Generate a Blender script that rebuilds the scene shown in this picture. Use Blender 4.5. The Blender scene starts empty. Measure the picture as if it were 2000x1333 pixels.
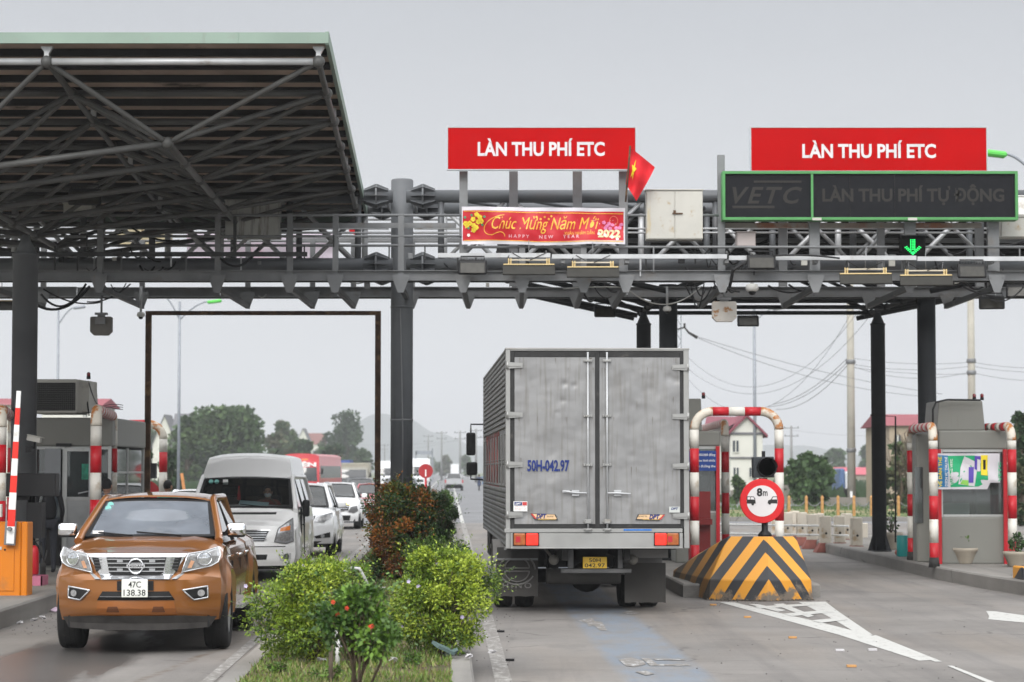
import bpy, bmesh, math, random
from mathutils import Vector, Matrix, Euler, noise as mnoise
R = math.radians
random.seed(7)
SC = bpy.context.scene
COL = SC.collection
# ---------------------------------------------------------------- camera
FPX, HCAM, YH = 4722.0, 1.93, 920.0
PITCH = math.atan((YH - 666.5) / FPX)
cam_d = bpy.data.cameras.new('camera')
cam = bpy.data.objects.new('camera', cam_d); COL.objects.link(cam)
cam.location = (0, 0, HCAM)
cam.rotation_euler = (math.pi / 2 + PITCH, 0, 0)
cam_d.sensor_width = 36.0
cam_d.lens = FPX / 2000 * 36
cam_d.clip_start = 0.5
cam_d.clip_end = 12000
cam_d.dof.use_dof = True
cam_d.dof.focus_distance = 30.0
cam_d.dof.aperture_fstop = 3.2
SC.camera = cam
# ---------------------------------------------------------------- overcast sky
SUN_EL, SUN_AZ = R(31), R(196)
HAZE_D = 0.00038
w = bpy.data.worlds.new('World'); SC.world = w; w.use_nodes = True
nt = w.node_tree; N = nt.nodes; LK = nt.links
for n in list(N): N.remove(n)
out = N.new('ShaderNodeOutputWorld'); bg = N.new('ShaderNodeBackground')
sky = N.new('ShaderNodeTexSky'); sky.sky_type = 'NISHITA'; sky.sun_disc = False
sky.sun_elevation = SUN_EL; sky.sun_rotation = SUN_AZ; sky.dust_density = 5.0; sky.air_density = 1.0
tc = N.new('ShaderNodeTexCoord'); sep = N.new('ShaderNodeSeparateXYZ')
LK.new(tc.outputs['Generated'], sep.inputs[0])
ramp = N.new('ShaderNodeValToRGB')            # luminance of a closed cloud deck against elevation
cr = ramp.color_ramp
cr.elements[0].position = 0.0; cr.elements[0].color = (.66, .668, .675, 1)
cr.elements[1].position = 1.0; cr.elements[1].color = (1.0, 1.0, 1.0, 1)
for p, c in ((.10, (.585, .597, .62)), (.20, (.45, .47, .505)), (.32, (.60, .62, .65)), (.55, (.92, .93, .95))):
 e = cr.elements.new(p); e.color = (*c, 1)
LK.new(sep.outputs['Z'], ramp.inputs[0])
gain = N.new('ShaderNodeMapRange'); gain.inputs['From Min'].default_value = .3; gain.inputs['From Max'].default_value = .9
gain.inputs['To Min'].default_value = 1.0; gain.inputs['To Max'].default_value = 2.2
LK.new(sep.outputs['Z'], gain.inputs['Value'])
mp = N.new('ShaderNodeMapping'); mp.inputs['Scale'].default_value = (1.2, 1.2, 5.0)
nz = N.new('ShaderNodeTexNoise'); nz.inputs['Scale'].default_value = 2.2; nz.inputs['Detail'].default_value = 4
LK.new(tc.outputs['Generated'], mp.inputs[0]); LK.new(mp.outputs[0], nz.inputs['Vector'])
cl = N.new('ShaderNodeMapRange'); cl.inputs['To Min'].default_value = .89; cl.inputs['To Max'].default_value = 1.10
LK.new(nz.outputs['Fac'], cl.inputs['Value'])
mu = N.new('ShaderNodeMath'); mu.operation = 'MULTIPLY'
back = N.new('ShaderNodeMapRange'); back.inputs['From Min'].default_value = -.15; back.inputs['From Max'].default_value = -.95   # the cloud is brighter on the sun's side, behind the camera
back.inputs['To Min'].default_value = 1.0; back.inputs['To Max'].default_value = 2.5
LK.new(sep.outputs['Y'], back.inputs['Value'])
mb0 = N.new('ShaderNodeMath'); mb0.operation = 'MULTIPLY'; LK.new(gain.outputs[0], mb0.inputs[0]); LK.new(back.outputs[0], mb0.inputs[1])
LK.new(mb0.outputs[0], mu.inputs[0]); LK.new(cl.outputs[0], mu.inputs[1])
vs = N.new('ShaderNodeVectorMath'); vs.operation = 'SCALE'
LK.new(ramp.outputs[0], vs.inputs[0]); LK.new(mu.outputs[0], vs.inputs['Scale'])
sk = N.new('ShaderNodeVectorMath'); sk.operation = 'SCALE'; sk.inputs['Scale'].default_value = 0.006
LK.new(sky.outputs[0], sk.inputs[0])
ad = N.new('ShaderNodeVectorMath'); ad.operation = 'ADD'
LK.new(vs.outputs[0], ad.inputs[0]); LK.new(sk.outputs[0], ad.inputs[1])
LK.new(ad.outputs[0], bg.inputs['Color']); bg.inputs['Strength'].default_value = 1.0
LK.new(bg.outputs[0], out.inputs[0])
sun_d = bpy.data.lights.new('sun', 'SUN'); sun_d.energy = 1.5; sun_d.angle = R(22); sun_d.color = (1, .97, .92)
sun = bpy.data.objects.new('sun', sun_d); COL.objects.link(sun)
sd = Vector((math.sin(SUN_AZ) * math.cos(SUN_EL), math.cos(SUN_AZ) * math.cos(SUN_EL), math.sin(SUN_EL)))
sun.rotation_euler = sd.to_track_quat('Z', 'Y').to_euler(); sun.location = (0, 0, 40)
SC.view_settings.view_transform = 'Standard'; SC.view_settings.look = 'None'
SC.view_settings.exposure = 0.03; SC.view_settings.gamma = 1.0
try:
 SC.view_settings.use_curve_mapping = False
except Exception: pass
SC.cycles.max_bounces = 6; SC.cycles.diffuse_bounces = 3; SC.cycles.glossy_bounces = 3
SC.cycles.transparent_max_bounces = 12; SC.cycles.transmission_bounces = 4; SC.cycles.volume_bounces = 0
SC.cycles.use_denoising = True
SC.cycles.caustics_reflective = False; SC.cycles.caustics_refractive = False
# ---------------------------------------------------------------- picture measurements -> metres
_up = Vector((0, -math.sin(PITCH), math.cos(PITCH))); _fw = Vector((0, math.cos(PITCH), math.sin(PITCH)))
def _ray(px, py):
 return Vector((1, 0, 0)) * ((px - 1000) / FPX) + _up * ((666.5 - py) / FPX) + _fw
def P(px, py, Y):
 d = _ray(px, py); return Vector((0, 0, HCAM)) + d * (Y / d.y)
def G(px, py, z=0.0):
 d = _ray(px, py); return Vector((0, 0, HCAM)) + d * ((z - HCAM) / d.z)
def Zp(py, Y): return P(1000, py, Y).z
def Xp(px, Y, py=600): return P(px, py, Y).x
ROADK = -0.0258           # the road runs slightly to the left of the viewing direction
def RX(x0, Y): return x0 + ROADK * Y
# ---------------------------------------------------------------- materials
_mats = {}
def M(name, col, rough=.6, metal=0.0, var=.12, vs=3.0, bump=0.0, bs=40.0, dirt=None, coat=0.0, emis=None, spec=.32, streak=None, detail=5):
 if name in _mats: return _mats[name]
 m = bpy.data.materials.new(name); m.use_nodes = True
 nt = m.node_tree; N = nt.nodes; L = nt.links
 b = N['Principled BSDF']
 b.inputs['Roughness'].default_value = rough; b.inputs['Metallic'].default_value = metal
 b.inputs['Specular IOR Level'].default_value = spec
 if coat: b.inputs['Coat Weight'].default_value = coat; b.inputs['Coat Roughness'].default_value = .04
 tc = N.new('ShaderNodeTexCoord')
 nz = N.new('ShaderNodeTexNoise'); nz.inputs['Scale'].default_value = vs; nz.inputs['Detail'].default_value = detail
 L.new(tc.outputs['Object'], nz.inputs['Vector'])
 mr = N.new('ShaderNodeMapRange'); mr.inputs['From Min'].default_value = .3; mr.inputs['From Max'].default_value = .7
 mr.inputs['To Min'].default_value = 1 - var; mr.inputs['To Max'].default_value = 1 + var
 L.new(nz.outputs['Fac'], mr.inputs['Value'])
 sc = N.new('ShaderNodeVectorMath'); sc.operation = 'SCALE'; sc.inputs[0].default_value = col[:3]
 L.new(mr.outputs[0], sc.inputs['Scale'])
 cur = sc.outputs[0]
 for k, dd in enumerate([dirt, streak]):
  if not dd: continue
  dc, amt, dsc = dd[:3]                       # colour, how much of the surface, size
  n2 = N.new('ShaderNodeTexNoise'); n2.inputs['Scale'].default_value = dsc; n2.inputs['Detail'].default_value = 7
  n2.inputs['Roughness'].default_value = .65
  mp = N.new('ShaderNodeMapping')
  if k == 1: mp.inputs['Scale'].default_value = (6, 6, .5)
  mp.inputs['Location'].default_value = (3.1 + k, 1.7, 5.2)
  L.new(tc.outputs['Object'], mp.inputs[0]); L.new(mp.outputs[0], n2.inputs['Vector'])
  r2 = N.new('ShaderNodeMapRange'); c0 = .72 - amt * .42
  r2.inputs['From Min'].default_value = c0; r2.inputs['From Max'].default_value = c0 + (dd[3] if len(dd) > 3 else .12)
  L.new(n2.outputs['Fac'], r2.inputs['Value'])
  mx = N.new('ShaderNodeMix'); mx.data_type = 'RGBA'
  L.new(r2.outputs[0], mx.inputs['Factor']); L.new(cur, mx.inputs['A']); mx.inputs['B'].default_value = (*dc[:3], 1)
  cur = mx.outputs['Result']
 L.new(cur, b.inputs['Base Color'])
 if bump:
  n3 = N.new('ShaderNodeTexNoise'); n3.inputs['Scale'].default_value = bs; n3.inputs['Detail'].default_value = 4
  L.new(tc.outputs['Object'], n3.inputs['Vector'])
  bp = N.new('ShaderNodeBump'); bp.inputs['Strength'].default_value = bump; bp.inputs['Distance'].default_value = .02
  L.new(n3.outputs['Fac'], bp.inputs['Height']); L.new(bp.outputs[0], b.inputs['Normal'])
 if emis:
  b.inputs['Emission Color'].default_value = (*emis[0], 1); b.inputs['Emission Strength'].default_value = emis[1]
 _mats[name] = m
 return m
def glass(name, tint, dust_sheen=0.0, dcol=(.5, .52, .55), refl=1.0):
 if name in _mats: return _mats[name]
 m = bpy.data.materials.new(name); m.use_nodes = True
 nt = m.node_tree; N = nt.nodes; L = nt.links
 for n in list(N): N.remove(n)
 o = N.new('ShaderNodeOutputMaterial')
 tr = N.new('ShaderNodeBsdfTransparent'); tr.inputs[0].default_value = (*tint, 1)
 gl = N.new('ShaderNodeBsdfGlossy'); gl.inputs['Roughness'].default_value = .03
 gl.inputs['Color'].default_value = (refl, refl, refl, 1)
 fr = N.new('ShaderNodeFresnel'); fr.inputs['IOR'].default_value = 1.55
 mx = N.new('ShaderNodeMixShader'); L.new(fr.outputs[0], mx.inputs[0]); L.new(tr.outputs[0], mx.inputs[1]); L.new(gl.outputs[0], mx.inputs[2])
 last = mx
 if dust_sheen:  # pale diffuse film: dust, and on the pickup painted-in sky reflection
  df = N.new('ShaderNodeBsdfDiffuse'); df.inputs[0].default_value = (*dcol, 1)
  tc = N.new('ShaderNodeTexCoord'); nz = N.new('ShaderNodeTexNoise'); nz.inputs['Scale'].default_value = 3
  L.new(tc.outputs['Object'], nz.inputs['Vector'])
  mr = N.new('ShaderNodeMapRange'); mr.inputs['To Min'].default_value = dust_sheen * .6; mr.inputs['To Max'].default_value = dust_sheen * 1.4
  L.new(nz.outputs['Fac'], mr.inputs['Value'])
  m2 = N.new('ShaderNodeMixShader'); L.new(mr.outputs[0], m2.inputs[0]); L.new(mx.outputs[0], m2.inputs[1]); L.new(df.outputs[0], m2.inputs[2])
  last = m2
 L.new(last.outputs[0], o.inputs[0])
 _mats[name] = m
 return m
# ---------------------------------------------------------------- mesh builder
class MB:
 def __init__(s): s.v = []; s.f = []; s.m = []; s.s = []
 def add(s, vs, fs, mi=0, smooth=False):
  o = len(s.v); s.v += [tuple(v) for v in vs]
  for f in fs: s.f.append([i + o for i in f]); s.m.append(mi); s.s.append(smooth)
  return s
 def box(s, c, d, rot=None, mi=0):
  hx, hy, hz = d[0] / 2, d[1] / 2, d[2] / 2
  vs = [Vector((x, y, z)) for x in (-hx, hx) for y in (-hy, hy) for z in (-hz, hz)]
  if rot is not None:
   m = rot if isinstance(rot, Matrix) else Euler(rot).to_matrix()
   vs = [m @ v for v in vs]
  c = Vector(c)
  return s.add([v + c for v in vs], [(0, 1, 3, 2), (4, 6, 7, 5), (0, 4, 5, 1), (2, 3, 7, 6), (0, 2, 6, 4), (1, 5, 7, 3)], mi)
 def b2(s, p, q, mi=0):
  return s.box([(p[i] + q[i]) / 2 for i in range(3)], [abs(q[i] - p[i]) for i in range(3)], None, mi)
 def bar(s, a, b, w, h, mi=0, up=(0, 0, 1)):
  a = Vector(a); b = Vector(b); d = b - a; L = d.length
  if L < 1e-6: return s
  z = d / L; x = Vector(up).cross(z)
  if x.length < 1e-3: x = Vector((1, 0, 0)).cross(z)
  x.normalize(); y = z.cross(x)
  m = Matrix((x, y, z)).transposed()
  return s.box((a + b) / 2, (w, h, L), m, mi)
 def tube(s, pts, r, seg=10, mi=0, caps=True, closed=False):
  pts = [Vector(p) for p in pts]; n = len(pts)
  rs = r if isinstance(r, (list, tuple)) else [r] * n
  vs = []; fs = []; prev = None
  for i, p in enumerate(pts):
   if closed: t = (pts[(i + 1) % n] - pts[i - 1]).normalized()
   else: t = (pts[min(i + 1, n - 1)] - pts[max(i - 1, 0)]).normalized()
   if prev is None:
    a = Vector((0, 0, 1)) if abs(t.z) < .9 else Vector((1, 0, 0))
    x = a.cross(t).normalized()
   else:
    x = (prev - t * prev.dot(t))
    x = x.normalized() if x.length > 1e-6 else Vector((1, 0, 0)).cross(t).normalized()
   prev = x; y = t.cross(x)
   for k in range(seg):
    an = 2 * math.pi * k / seg
    vs.append(p + (x * math.cos(an) + y * math.sin(an)) * rs[i])
  rng = n if closed else n - 1
  for i in range(rng):
   for k in range(seg):
    a = i * seg + k; b = i * seg + (k + 1) % seg
    c = ((i + 1) % n) * seg + (k + 1) % seg; d = ((i + 1) % n) * seg + k
    fs.append((a, b, c, d))
  s.add(vs, fs, mi, True)
  if caps and not closed:
   o = len(s.v) - len(vs)
   s.f.append([o + k for k in reversed(range(seg))]); s.m.append(mi); s.s.append(False)
   s.f.append([o + (n - 1) * seg + k for k in range(seg)]); s.m.append(mi); s.s.append(False)
  return s
 def lathe(s, prof, c=(0, 0, 0), seg=20, mi=0, axis='Z', smooth=True):
  vs = []; fs = []; n = len(prof)
  for (r, h) in prof:
   for k in range(seg):
    a = 2 * math.pi * k / seg; x, y = r * math.cos(a), r * math.sin(a)
    p = {'Z': (x, y, h), 'Y': (x, h, y), 'X': (h, x, y)}[axis]
    vs.append((p[0] + c[0], p[1] + c[1], p[2] + c[2]))
  for i in range(n - 1):
   for k in range(seg):
    q = (i * seg + k, i * seg + (k + 1) % seg, (i + 1) * seg + (k + 1) % seg, (i + 1) * seg + k)
    fs.append(q if axis != 'Y' else q[::-1])
  s.add(vs, fs, mi, smooth)
  o = len(s.v) - len(vs)
  for base, flip in ((0, True), ((n - 1) * seg, False)):
   r = prof[0][0] if base == 0 else prof[-1][0]
   if r > 1e-4:
    idx = [o + base + k for k in range(seg)]
    if flip != (axis == 'Y'): idx.reverse()
    s.f.append(idx); s.m.append(mi); s.s.append(False)
  return s
 def ext(s, poly, vec, mi=0, smooth=False):       # extrude a planar 3-D polygon along vec
  n = len(poly); vec = Vector(vec); a = [Vector(p) for p in poly]; b = [p + vec for p in a]
  fs = [tuple(range(n)), tuple(reversed(range(n, 2 * n)))]
  fs += [(i, i + n, (i + 1) % n + n, (i + 1) % n) for i in range(n)]
  return s.add(a + b, fs, mi, smooth)
 def xz(s, poly, y0, y1, mi=0):                    # polygon in x,z extruded in y
  return s.ext([(p[0], y0, p[1]) for p in poly], (0, y1 - y0, 0), mi)
 def yz(s, poly, x0, x1, mi=0):
  return s.ext([(x0, p[0], p[1]) for p in poly], (x1 - x0, 0, 0), mi)
 def xy(s, poly, z0, z1, mi=0):
  return s.ext([(p[0], p[1], z0) for p in poly], (0, 0, z1 - z0), mi)
 def grid(s, fn, nu, nv, mi=0, smooth=True, flip=False):
  vs = [fn(i / nu, j / nv) for j in range(nv + 1) for i in range(nu + 1)]
  fs = []
  for j in range(nv):
   for i in range(nu):
    q = (j * (nu + 1) + i, j * (nu + 1) + i + 1, (j + 1) * (nu + 1) + i + 1, (j + 1) * (nu + 1) + i)
    fs.append(q[::-1] if flip else q)
  return s.add(vs, fs, mi, smooth)
 def ball(s, c, r, seg=12, rings=8, mi=0):
  rr = r if isinstance(r, (tuple, list)) else (r, r, r)
  vs = []; fs = []
  for i in range(rings + 1):
   t = math.pi * i / rings
   for k in range(seg):
    a = 2 * math.pi * k / seg
    vs.append((c[0] + rr[0] * math.sin(t) * math.cos(a), c[1] + rr[1] * math.sin(t) * math.sin(a), c[2] - rr[2] * math.cos(t)))
  for i in range(rings):
   for k in range(seg):
    fs.append((i * seg + k, i * seg + (k + 1) % seg, (i + 1) * seg + (k + 1) % seg, (i + 1) * seg + k))
  return s.add(vs, fs, mi, True)
 def build(s, name, mats, parent=None, loc=None, bevel=0, segs=1, fix=False, label=None):
  off = Vector((0, 0, 0))
  if parent is not None:
   r = parent
   while r.parent: r = r.parent
   if r.name in WORLD: off = WORLD[r.name]
  elif loc is not None: off = Vector(loc)
  me = bpy.data.meshes.new(name)
  me.from_pydata([(v[0] - off.x, v[1] - off.y, v[2] - off.z) for v in s.v], [], s.f)
  me.polygons.foreach_set('material_index', s.m); me.polygons.foreach_set('use_smooth', s.s)
  if bevel or fix:
   bm = bmesh.new(); bm.from_mesh(me)
   if fix:
    bmesh.ops.remove_doubles(bm, verts=bm.verts, dist=1e-5)
    bmesh.ops.dissolve_degenerate(bm, edges=bm.edges, dist=1e-5)
   bmesh.ops.recalc_face_normals(bm, faces=bm.faces)
   if bevel:
    es = [e for e in bm.edges if e.is_manifold and e.calc_face_angle(0) > R(35)]
    bmesh.ops.bevel(bm, geom=es, offset=bevel, segments=segs, affect='EDGES', clamp_overlap=True, profile=.5)
   bm.to_mesh(me); bm.free()
  o = bpy.data.objects.new(name, me); COL.objects.link(o)
  for m in (mats if isinstance(mats, (list, tuple)) else [mats]): me.materials.append(m)
  if parent is not None: o.parent = parent
  elif loc is not None: o.location = loc
  if label: o['label'] = label
  me.update()
  return o
WORLD = {}
def tag(o, label, cat, group=None, kind=None):
 if label: o['label'] = label
 if cat: o['category'] = cat
 if group: o['group'] = group
 if kind: o['kind'] = kind
 return o
def thing(name, label, cat, loc=(0, 0, 0), rz=0.0, group=None, world=True):
 o = bpy.data.objects.new(name, None); COL.objects.link(o); o.location = loc; o.rotation_euler = (0, 0, rz)
 o.empty_display_size = .2
 if world: WORLD[o.name] = Vector(loc)
 return tag(o, label, cat, group)
def struct(o): o['kind'] = 'structure'; return o
def copy_tree(o, parent=None):
 c = o.copy(); COL.objects.link(c); c.parent = parent
 for ch in list(o.children): copy_tree(ch, c)
 return c
def place_copy(o, loc, rz, label, group=None, scale=None):
 c = copy_tree(o); c.location = loc; c.rotation_euler = (0, 0, rz); c['label'] = label
 if group: c['group'] = group
 if scale: c.scale = scale
 return c
def text(s, x0, x1, zb, cap, y, mat, parent, name='lettering', bold=0.0, shear=0.0, ext=.004, spacing=1.0, face='-Y', kern=None, x_fit=True, rot=None):
 """writing whose capitals are `cap` high, fitted between x0 and x1, on the plane y facing -Y (or rotated)"""
 cu = bpy.data.curves.new(name, 'FONT'); cu.body = s; cu.size = 1.0; cu.extrude = 0.0
 cu.offset = bold; cu.shear = shear; cu.space_character = spacing; cu.resolution_u = 3
 ob = bpy.data.objects.new(name, cu); COL.objects.link(ob)
 dg = bpy.context.evaluated_depsgraph_get(); dg.update()
 me = bpy.data.meshes.new_from_object(ob.evaluated_get(dg))
 bpy.data.objects.remove(ob)
 vs = [v.co.copy() for v in me.vertices]; fs = [tuple(p.vertices) for p in me.polygons]
 bpy.data.meshes.remove(me)
 if not vs: return None
 mnx = min(v.x for v in vs); mxx = max(v.x for v in vs)
 k = cap / .727; kx = (x1 - x0) / (mxx - mnx) if x_fit else k
 mb = MB(); n = len(vs)
 pts = []
 for v in vs: pts.append((x0 + (v.x - mnx) * kx, y, zb + v.y * k))
 if rot:
  pts = [tuple(rot(p)) for p in pts]
 mb.add(pts, fs)
 return mb.build(name, mat, parent)
# ---------------------------------------------------------------- shared materials
galv = M('galvanised_steel', (.185, .19, .195), .5, .35, .18, 2.0, .1, 60, dirt=((.17, .16, .15), .35, 1.6), streak=((.22, .15, .10), .12, 2.5))
galv_l = M('galvanised_steel_bright', (.46, .47, .48), .45, .35, .14, 3.0, .08, 60, dirt=((.25, .22, .19), .25, 2.2))
pipe_m = M('grey_painted_pipe', (.105, .112, .12), .45, .15, .15, 1.2, .05, 50, dirt=((.12, .115, .11), .35, .9, .25), streak=((.3, .31, .32), .12, 1.0))
pillar_m = M('grey_painted_pillar', (.115, .122, .13), .55, .0, .15, 1.2, .05, 50, spec=.3, dirt=((.33, .33, .33), .06, 1.6, .03), streak=((.075, .075, .075), .35, .8))
darksteel = M('dark_grey_truss_paint', (.035, .036, .036), .6, .0, .18, 2.0, .05, 50, dirt=((.16, .155, .15), .22, 2.2))
trusspaint = M('pale_grey_truss_paint', (.085, .086, .084), .5, .1, .2, 2.0, .05, 50, spec=.3, dirt=((.07, .065, .06), .35, 2.4), streak=((.2, .12, .07), .08, 2))
rust = M('rusty_steel', (.085, .05, .032), .85, .0, .4, 5, .3, 40, spec=.2, dirt=((.20, .12, .06), .4, 4))
black = M('black_plastic', (.010, .010, .011), .5, 0, .15, 6, spec=.25)
rubber = M('tyre_rubber', (.014, .014, .014), .85, 0, .25, 8, .2, 60, dirt=((.05, .045, .04), .3, 3))
whitep = M('white_paint', (.78, .78, .76), .4, 0, .06, 2, dirt=((.5, .46, .4), .2, 2.5))
redp = M('red_paint', (.42, .010, .018), .4, 0, .15, 2, dirt=((.30, .03, .035), .3, 3))
redsign = M('red_sign_sheet', (.41, .002, .0028), .6, 0, .06, 1.2, spec=.05)
creamp = M('cream_cabinet_paint', (.47, .46, .42), .5, .0, .1, 1.5, dirt=((.34, .24, .12), .26, 4), streak=((.45, .36, .2), .2, 1.2))
cable = M('black_cable', (.015, .015, .016), .6)
chrome = M('chrome', (.85, .86, .88), .08, 1.0, .02, 3)
# ================================================================ GROUND
def concrete(name, col, joints=True, wet=False):
 m = bpy.data.materials.new(name); m.use_nodes = True
 nt = m.node_tree; N = nt.nodes; L = nt.links; b = N['Principled BSDF']
 tc = N.new('ShaderNodeTexCoord')
 def noise(sc, det=6, rough=.6, scale=(1, 1, 1), loc=(0, 0, 0)):
  mp = N.new('ShaderNodeMapping'); mp.inputs['Scale'].default_value = scale; mp.inputs['Location'].default_value = loc
  L.new(tc.outputs['Object'], mp.inputs[0])
  n = N.new('ShaderNodeTexNoise'); n.inputs['Scale'].default_value = sc; n.inputs['Detail'].default_value = det
  n.inputs['Roughness'].default_value = rough; L.new(mp.outputs[0], n.inputs['Vector']); return n.outputs['Fac']
 def rng(src, a, b_, c=0., d=1.):
  r = N.new('ShaderNodeMapRange'); r.inputs['From Min'].default_value = a; r.inputs['From Max'].default_value = b_
  r.inputs['To Min'].default_value = c; r.inputs['To Max'].default_value = d; L.new(src, r.inputs['Value']); return r.outputs[0]
 def mix(fac, A, B, mode='MIX'):
  x = N.new('ShaderNodeMix'); x.data_type = 'RGBA'; x.blend_type = mode
  if isinstance(fac, float): x.inputs['Factor'].default_value = fac
  else: L.new(fac, x.inputs['Factor'])
  for k, v in (('A', A), ('B', B)):
   if isinstance(v, tuple): x.inputs[k].default_value = (*v, 1)
   else: L.new(v, x.inputs[k])
  return x.outputs['Result']
 def math_(op, a, b_):
  x = N.new('ShaderNodeMath'); x.operation = op
  for i, v in enumerate((a, b_)):
   if isinstance(v, (int, float)): x.inputs[i].default_value = v
   else: L.new(v, x.inputs[i])
  return x.outputs[0]
 big = noise(.35); c = mix(rng(big, .35, .68), tuple(k * .74 for k in col), tuple(k * 1.16 for k in col))
 warm = rng(noise(.5, 4, .5, (1, .25, 1), (9, 2, 0)), .48, .72); c = mix(math_('MULTIPLY', warm, .5), c, (col[0] * 1.12, col[1] * .98, col[2] * .82))
 # long tyre rub streaks along the lane, and broom-finish grain across it
 st = rng(noise(2.2, 5, .6, (1, .04, 1), (4, 0, 0)), .50, .70); c = mix(math_('MULTIPLY', st, .55), c, (.085, .08, .08))
 gr = rng(noise(60, 3, .6, (.2, 1, 1)), .35, .65, .92, 1.07)
 v = N.new('ShaderNodeVectorMath'); v.operation = 'SCALE'; L.new(c, v.inputs[0]); L.new(gr, v.inputs['Scale']); c = v.outputs[0]
 sp = rng(noise(14, 4, .7, (1, 1, 1), (2, 7, 0)), .66, .74); c = mix(math_('MULTIPLY', sp, .5), c, (.08, .075, .07))
 vo = N.new('ShaderNodeTexVoronoi'); vo.feature = 'DISTANCE_TO_EDGE'; vo.inputs['Scale'].default_value = .42
 wv = N.new('ShaderNodeTexNoise'); wv.inputs['Scale'].default_value = 1.3; wv.inputs['Detail'].default_value = 6; L.new(tc.outputs['Object'], wv.inputs['Vector'])
 wm_ = N.new('ShaderNodeVectorMath'); wm_.operation = 'MULTIPLY_ADD'; wm_.inputs[1].default_value = (.8, .8, 0); L.new(wv.outputs['Color'], wm_.inputs[0]); L.new(tc.outputs['Object'], wm_.inputs[2]); L.new(wm_.outputs[0], vo.inputs['Vector'])
 ck = math_('MULTIPLY', rng(vo.outputs['Distance'], .0, .012, 1., 0.), rng(noise(.8, 3, .5, (1, 1, 1), (7, 3, 0)), .50, .60)); c = mix(math_('MULTIPLY', ck, .75), c, (.05, .046, .042))
 pt = rng(noise(.55, 5, .7, (1, .5, 1), (11, 4, 0)), .60, .66); c = mix(math_('MULTIPLY', pt, .30), c, (.10, .096, .092))
 fl = rng(noise(22, 3, .7, (1, 1, 1), (5, 5, 0)), .62, .70); c = mix(math_('MULTIPLY', fl, .22), c, (.32, .31, .29))
 if joints:
  sx = N.new('ShaderNodeSeparateXYZ'); L.new(tc.outputs['Object'], sx.inputs[0])
  wob = math_('MULTIPLY', math_('SUBTRACT', noise(3, 2), .5), .05)
  yy = math_('ADD', sx.outputs['Y'], wob)
  f = math_('PINGPONG', math_('ADD', yy, 1.3), 2.5)
  j = rng(f, .0, .022, 1., 0.); c = mix(math_('MULTIPLY', j, .6), c, (.07, .065, .06))
 rough = .82
 if wet:
  sx = N.new('ShaderNodeSeparateXYZ'); L.new(tc.outputs['Object'], sx.inputs[0])
  def blob(cx, cy, rx, ry):
   a = math_('DIVIDE', math_('SUBTRACT', sx.outputs['X'], cx), rx); b2 = math_('DIVIDE', math_('SUBTRACT', sx.outputs['Y'], cy), ry)
   d = math_('ADD', math_('MULTIPLY', a, a), math_('MULTIPLY', b2, b2))
   return rng(d, 1.0, .15)
  nn = noise(3.0, 8, .72, (1, .16, 1), (1, 5, 0))
  wb = blob(-4.6, 25.0, 1.0, 5.5)
  wm = rng(math_('ADD', math_('MULTIPLY', wb, .55), math_('MULTIPLY', nn, .95)), .62, .86)
  c = mix(math_('MULTIPLY', wm, .72), c, (.055, .052, .05))
  wr = rng(wm, 0, 1, .82, .30); L.new(wr, b.inputs['Roughness'])
  # a narrow oil trail
  tx = math_('SUBTRACT', sx.outputs['X'], math_('ADD', math_('MULTIPLY', noise(1.2, 4, .6, (0, 1, 0)), .3), math_('MULTIPLY', math_('SUBTRACT', sx.outputs['Y'], 22.0), .065)))
  ty = rng(math_('ABSOLUTE', math_('ADD', tx, 3.62), 0), .02, .07, 1., 0.)
  ty = math_('MULTIPLY', ty, math_('MULTIPLY', rng(sx.outputs['Y'], 29, 26), rng(noise(5), .4, .6)))
  c = mix(math_('MULTIPLY', ty, .7), c, (.09, .06, .035))
  # faded blue lane band in the truck's lane
  bx = math_('SUBTRACT', sx.outputs['X'], math_('ADD', math_('MULTIPLY', sx.outputs['Y'], ROADK), 2.05))
  bb = rng(math_('ABSOLUTE', bx, 0), .48, .36)
  bb = math_('MULTIPLY', bb, rng(noise(2.6, 6, .7, (1, .3, 1)), .36, .60, .15, .8))
  c = mix(math_('MULTIPLY', bb, .68), c, (.14, .195, .265))
 L.new(c, b.inputs['Base Color'])
 if not wet: b.inputs['Roughness'].default_value = rough
 bp = N.new('ShaderNodeBump'); bp.inputs['Strength'].default_value = .25; bp.inputs['Distance'].default_value = .01
 L.new(noise(45, 5), bp.inputs['Height']); L.new(bp.outputs[0], b.inputs['Normal'])
 return m
road_m = concrete('worn_concrete_road', (.178, .166, .155), True, True)
kerb_m = concrete('kerb_concrete', (.21, .20, .185), False)
islandtop_m = concrete('island_concrete', (.21, .198, .18), False)
asphalt_m = M('old_asphalt', (.175, .178, .185), .85, 0, .15, .4, .2, 30, streak=None, dirt=((.13, .13, .135), .4, .25))
earth_m = M('dry_earth_and_grass', (.10, .125, .055), .95, 0, .3, .12, .3, 8, dirt=((.25, .20, .14), .45, .25, .2))
paint_m = None
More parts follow.
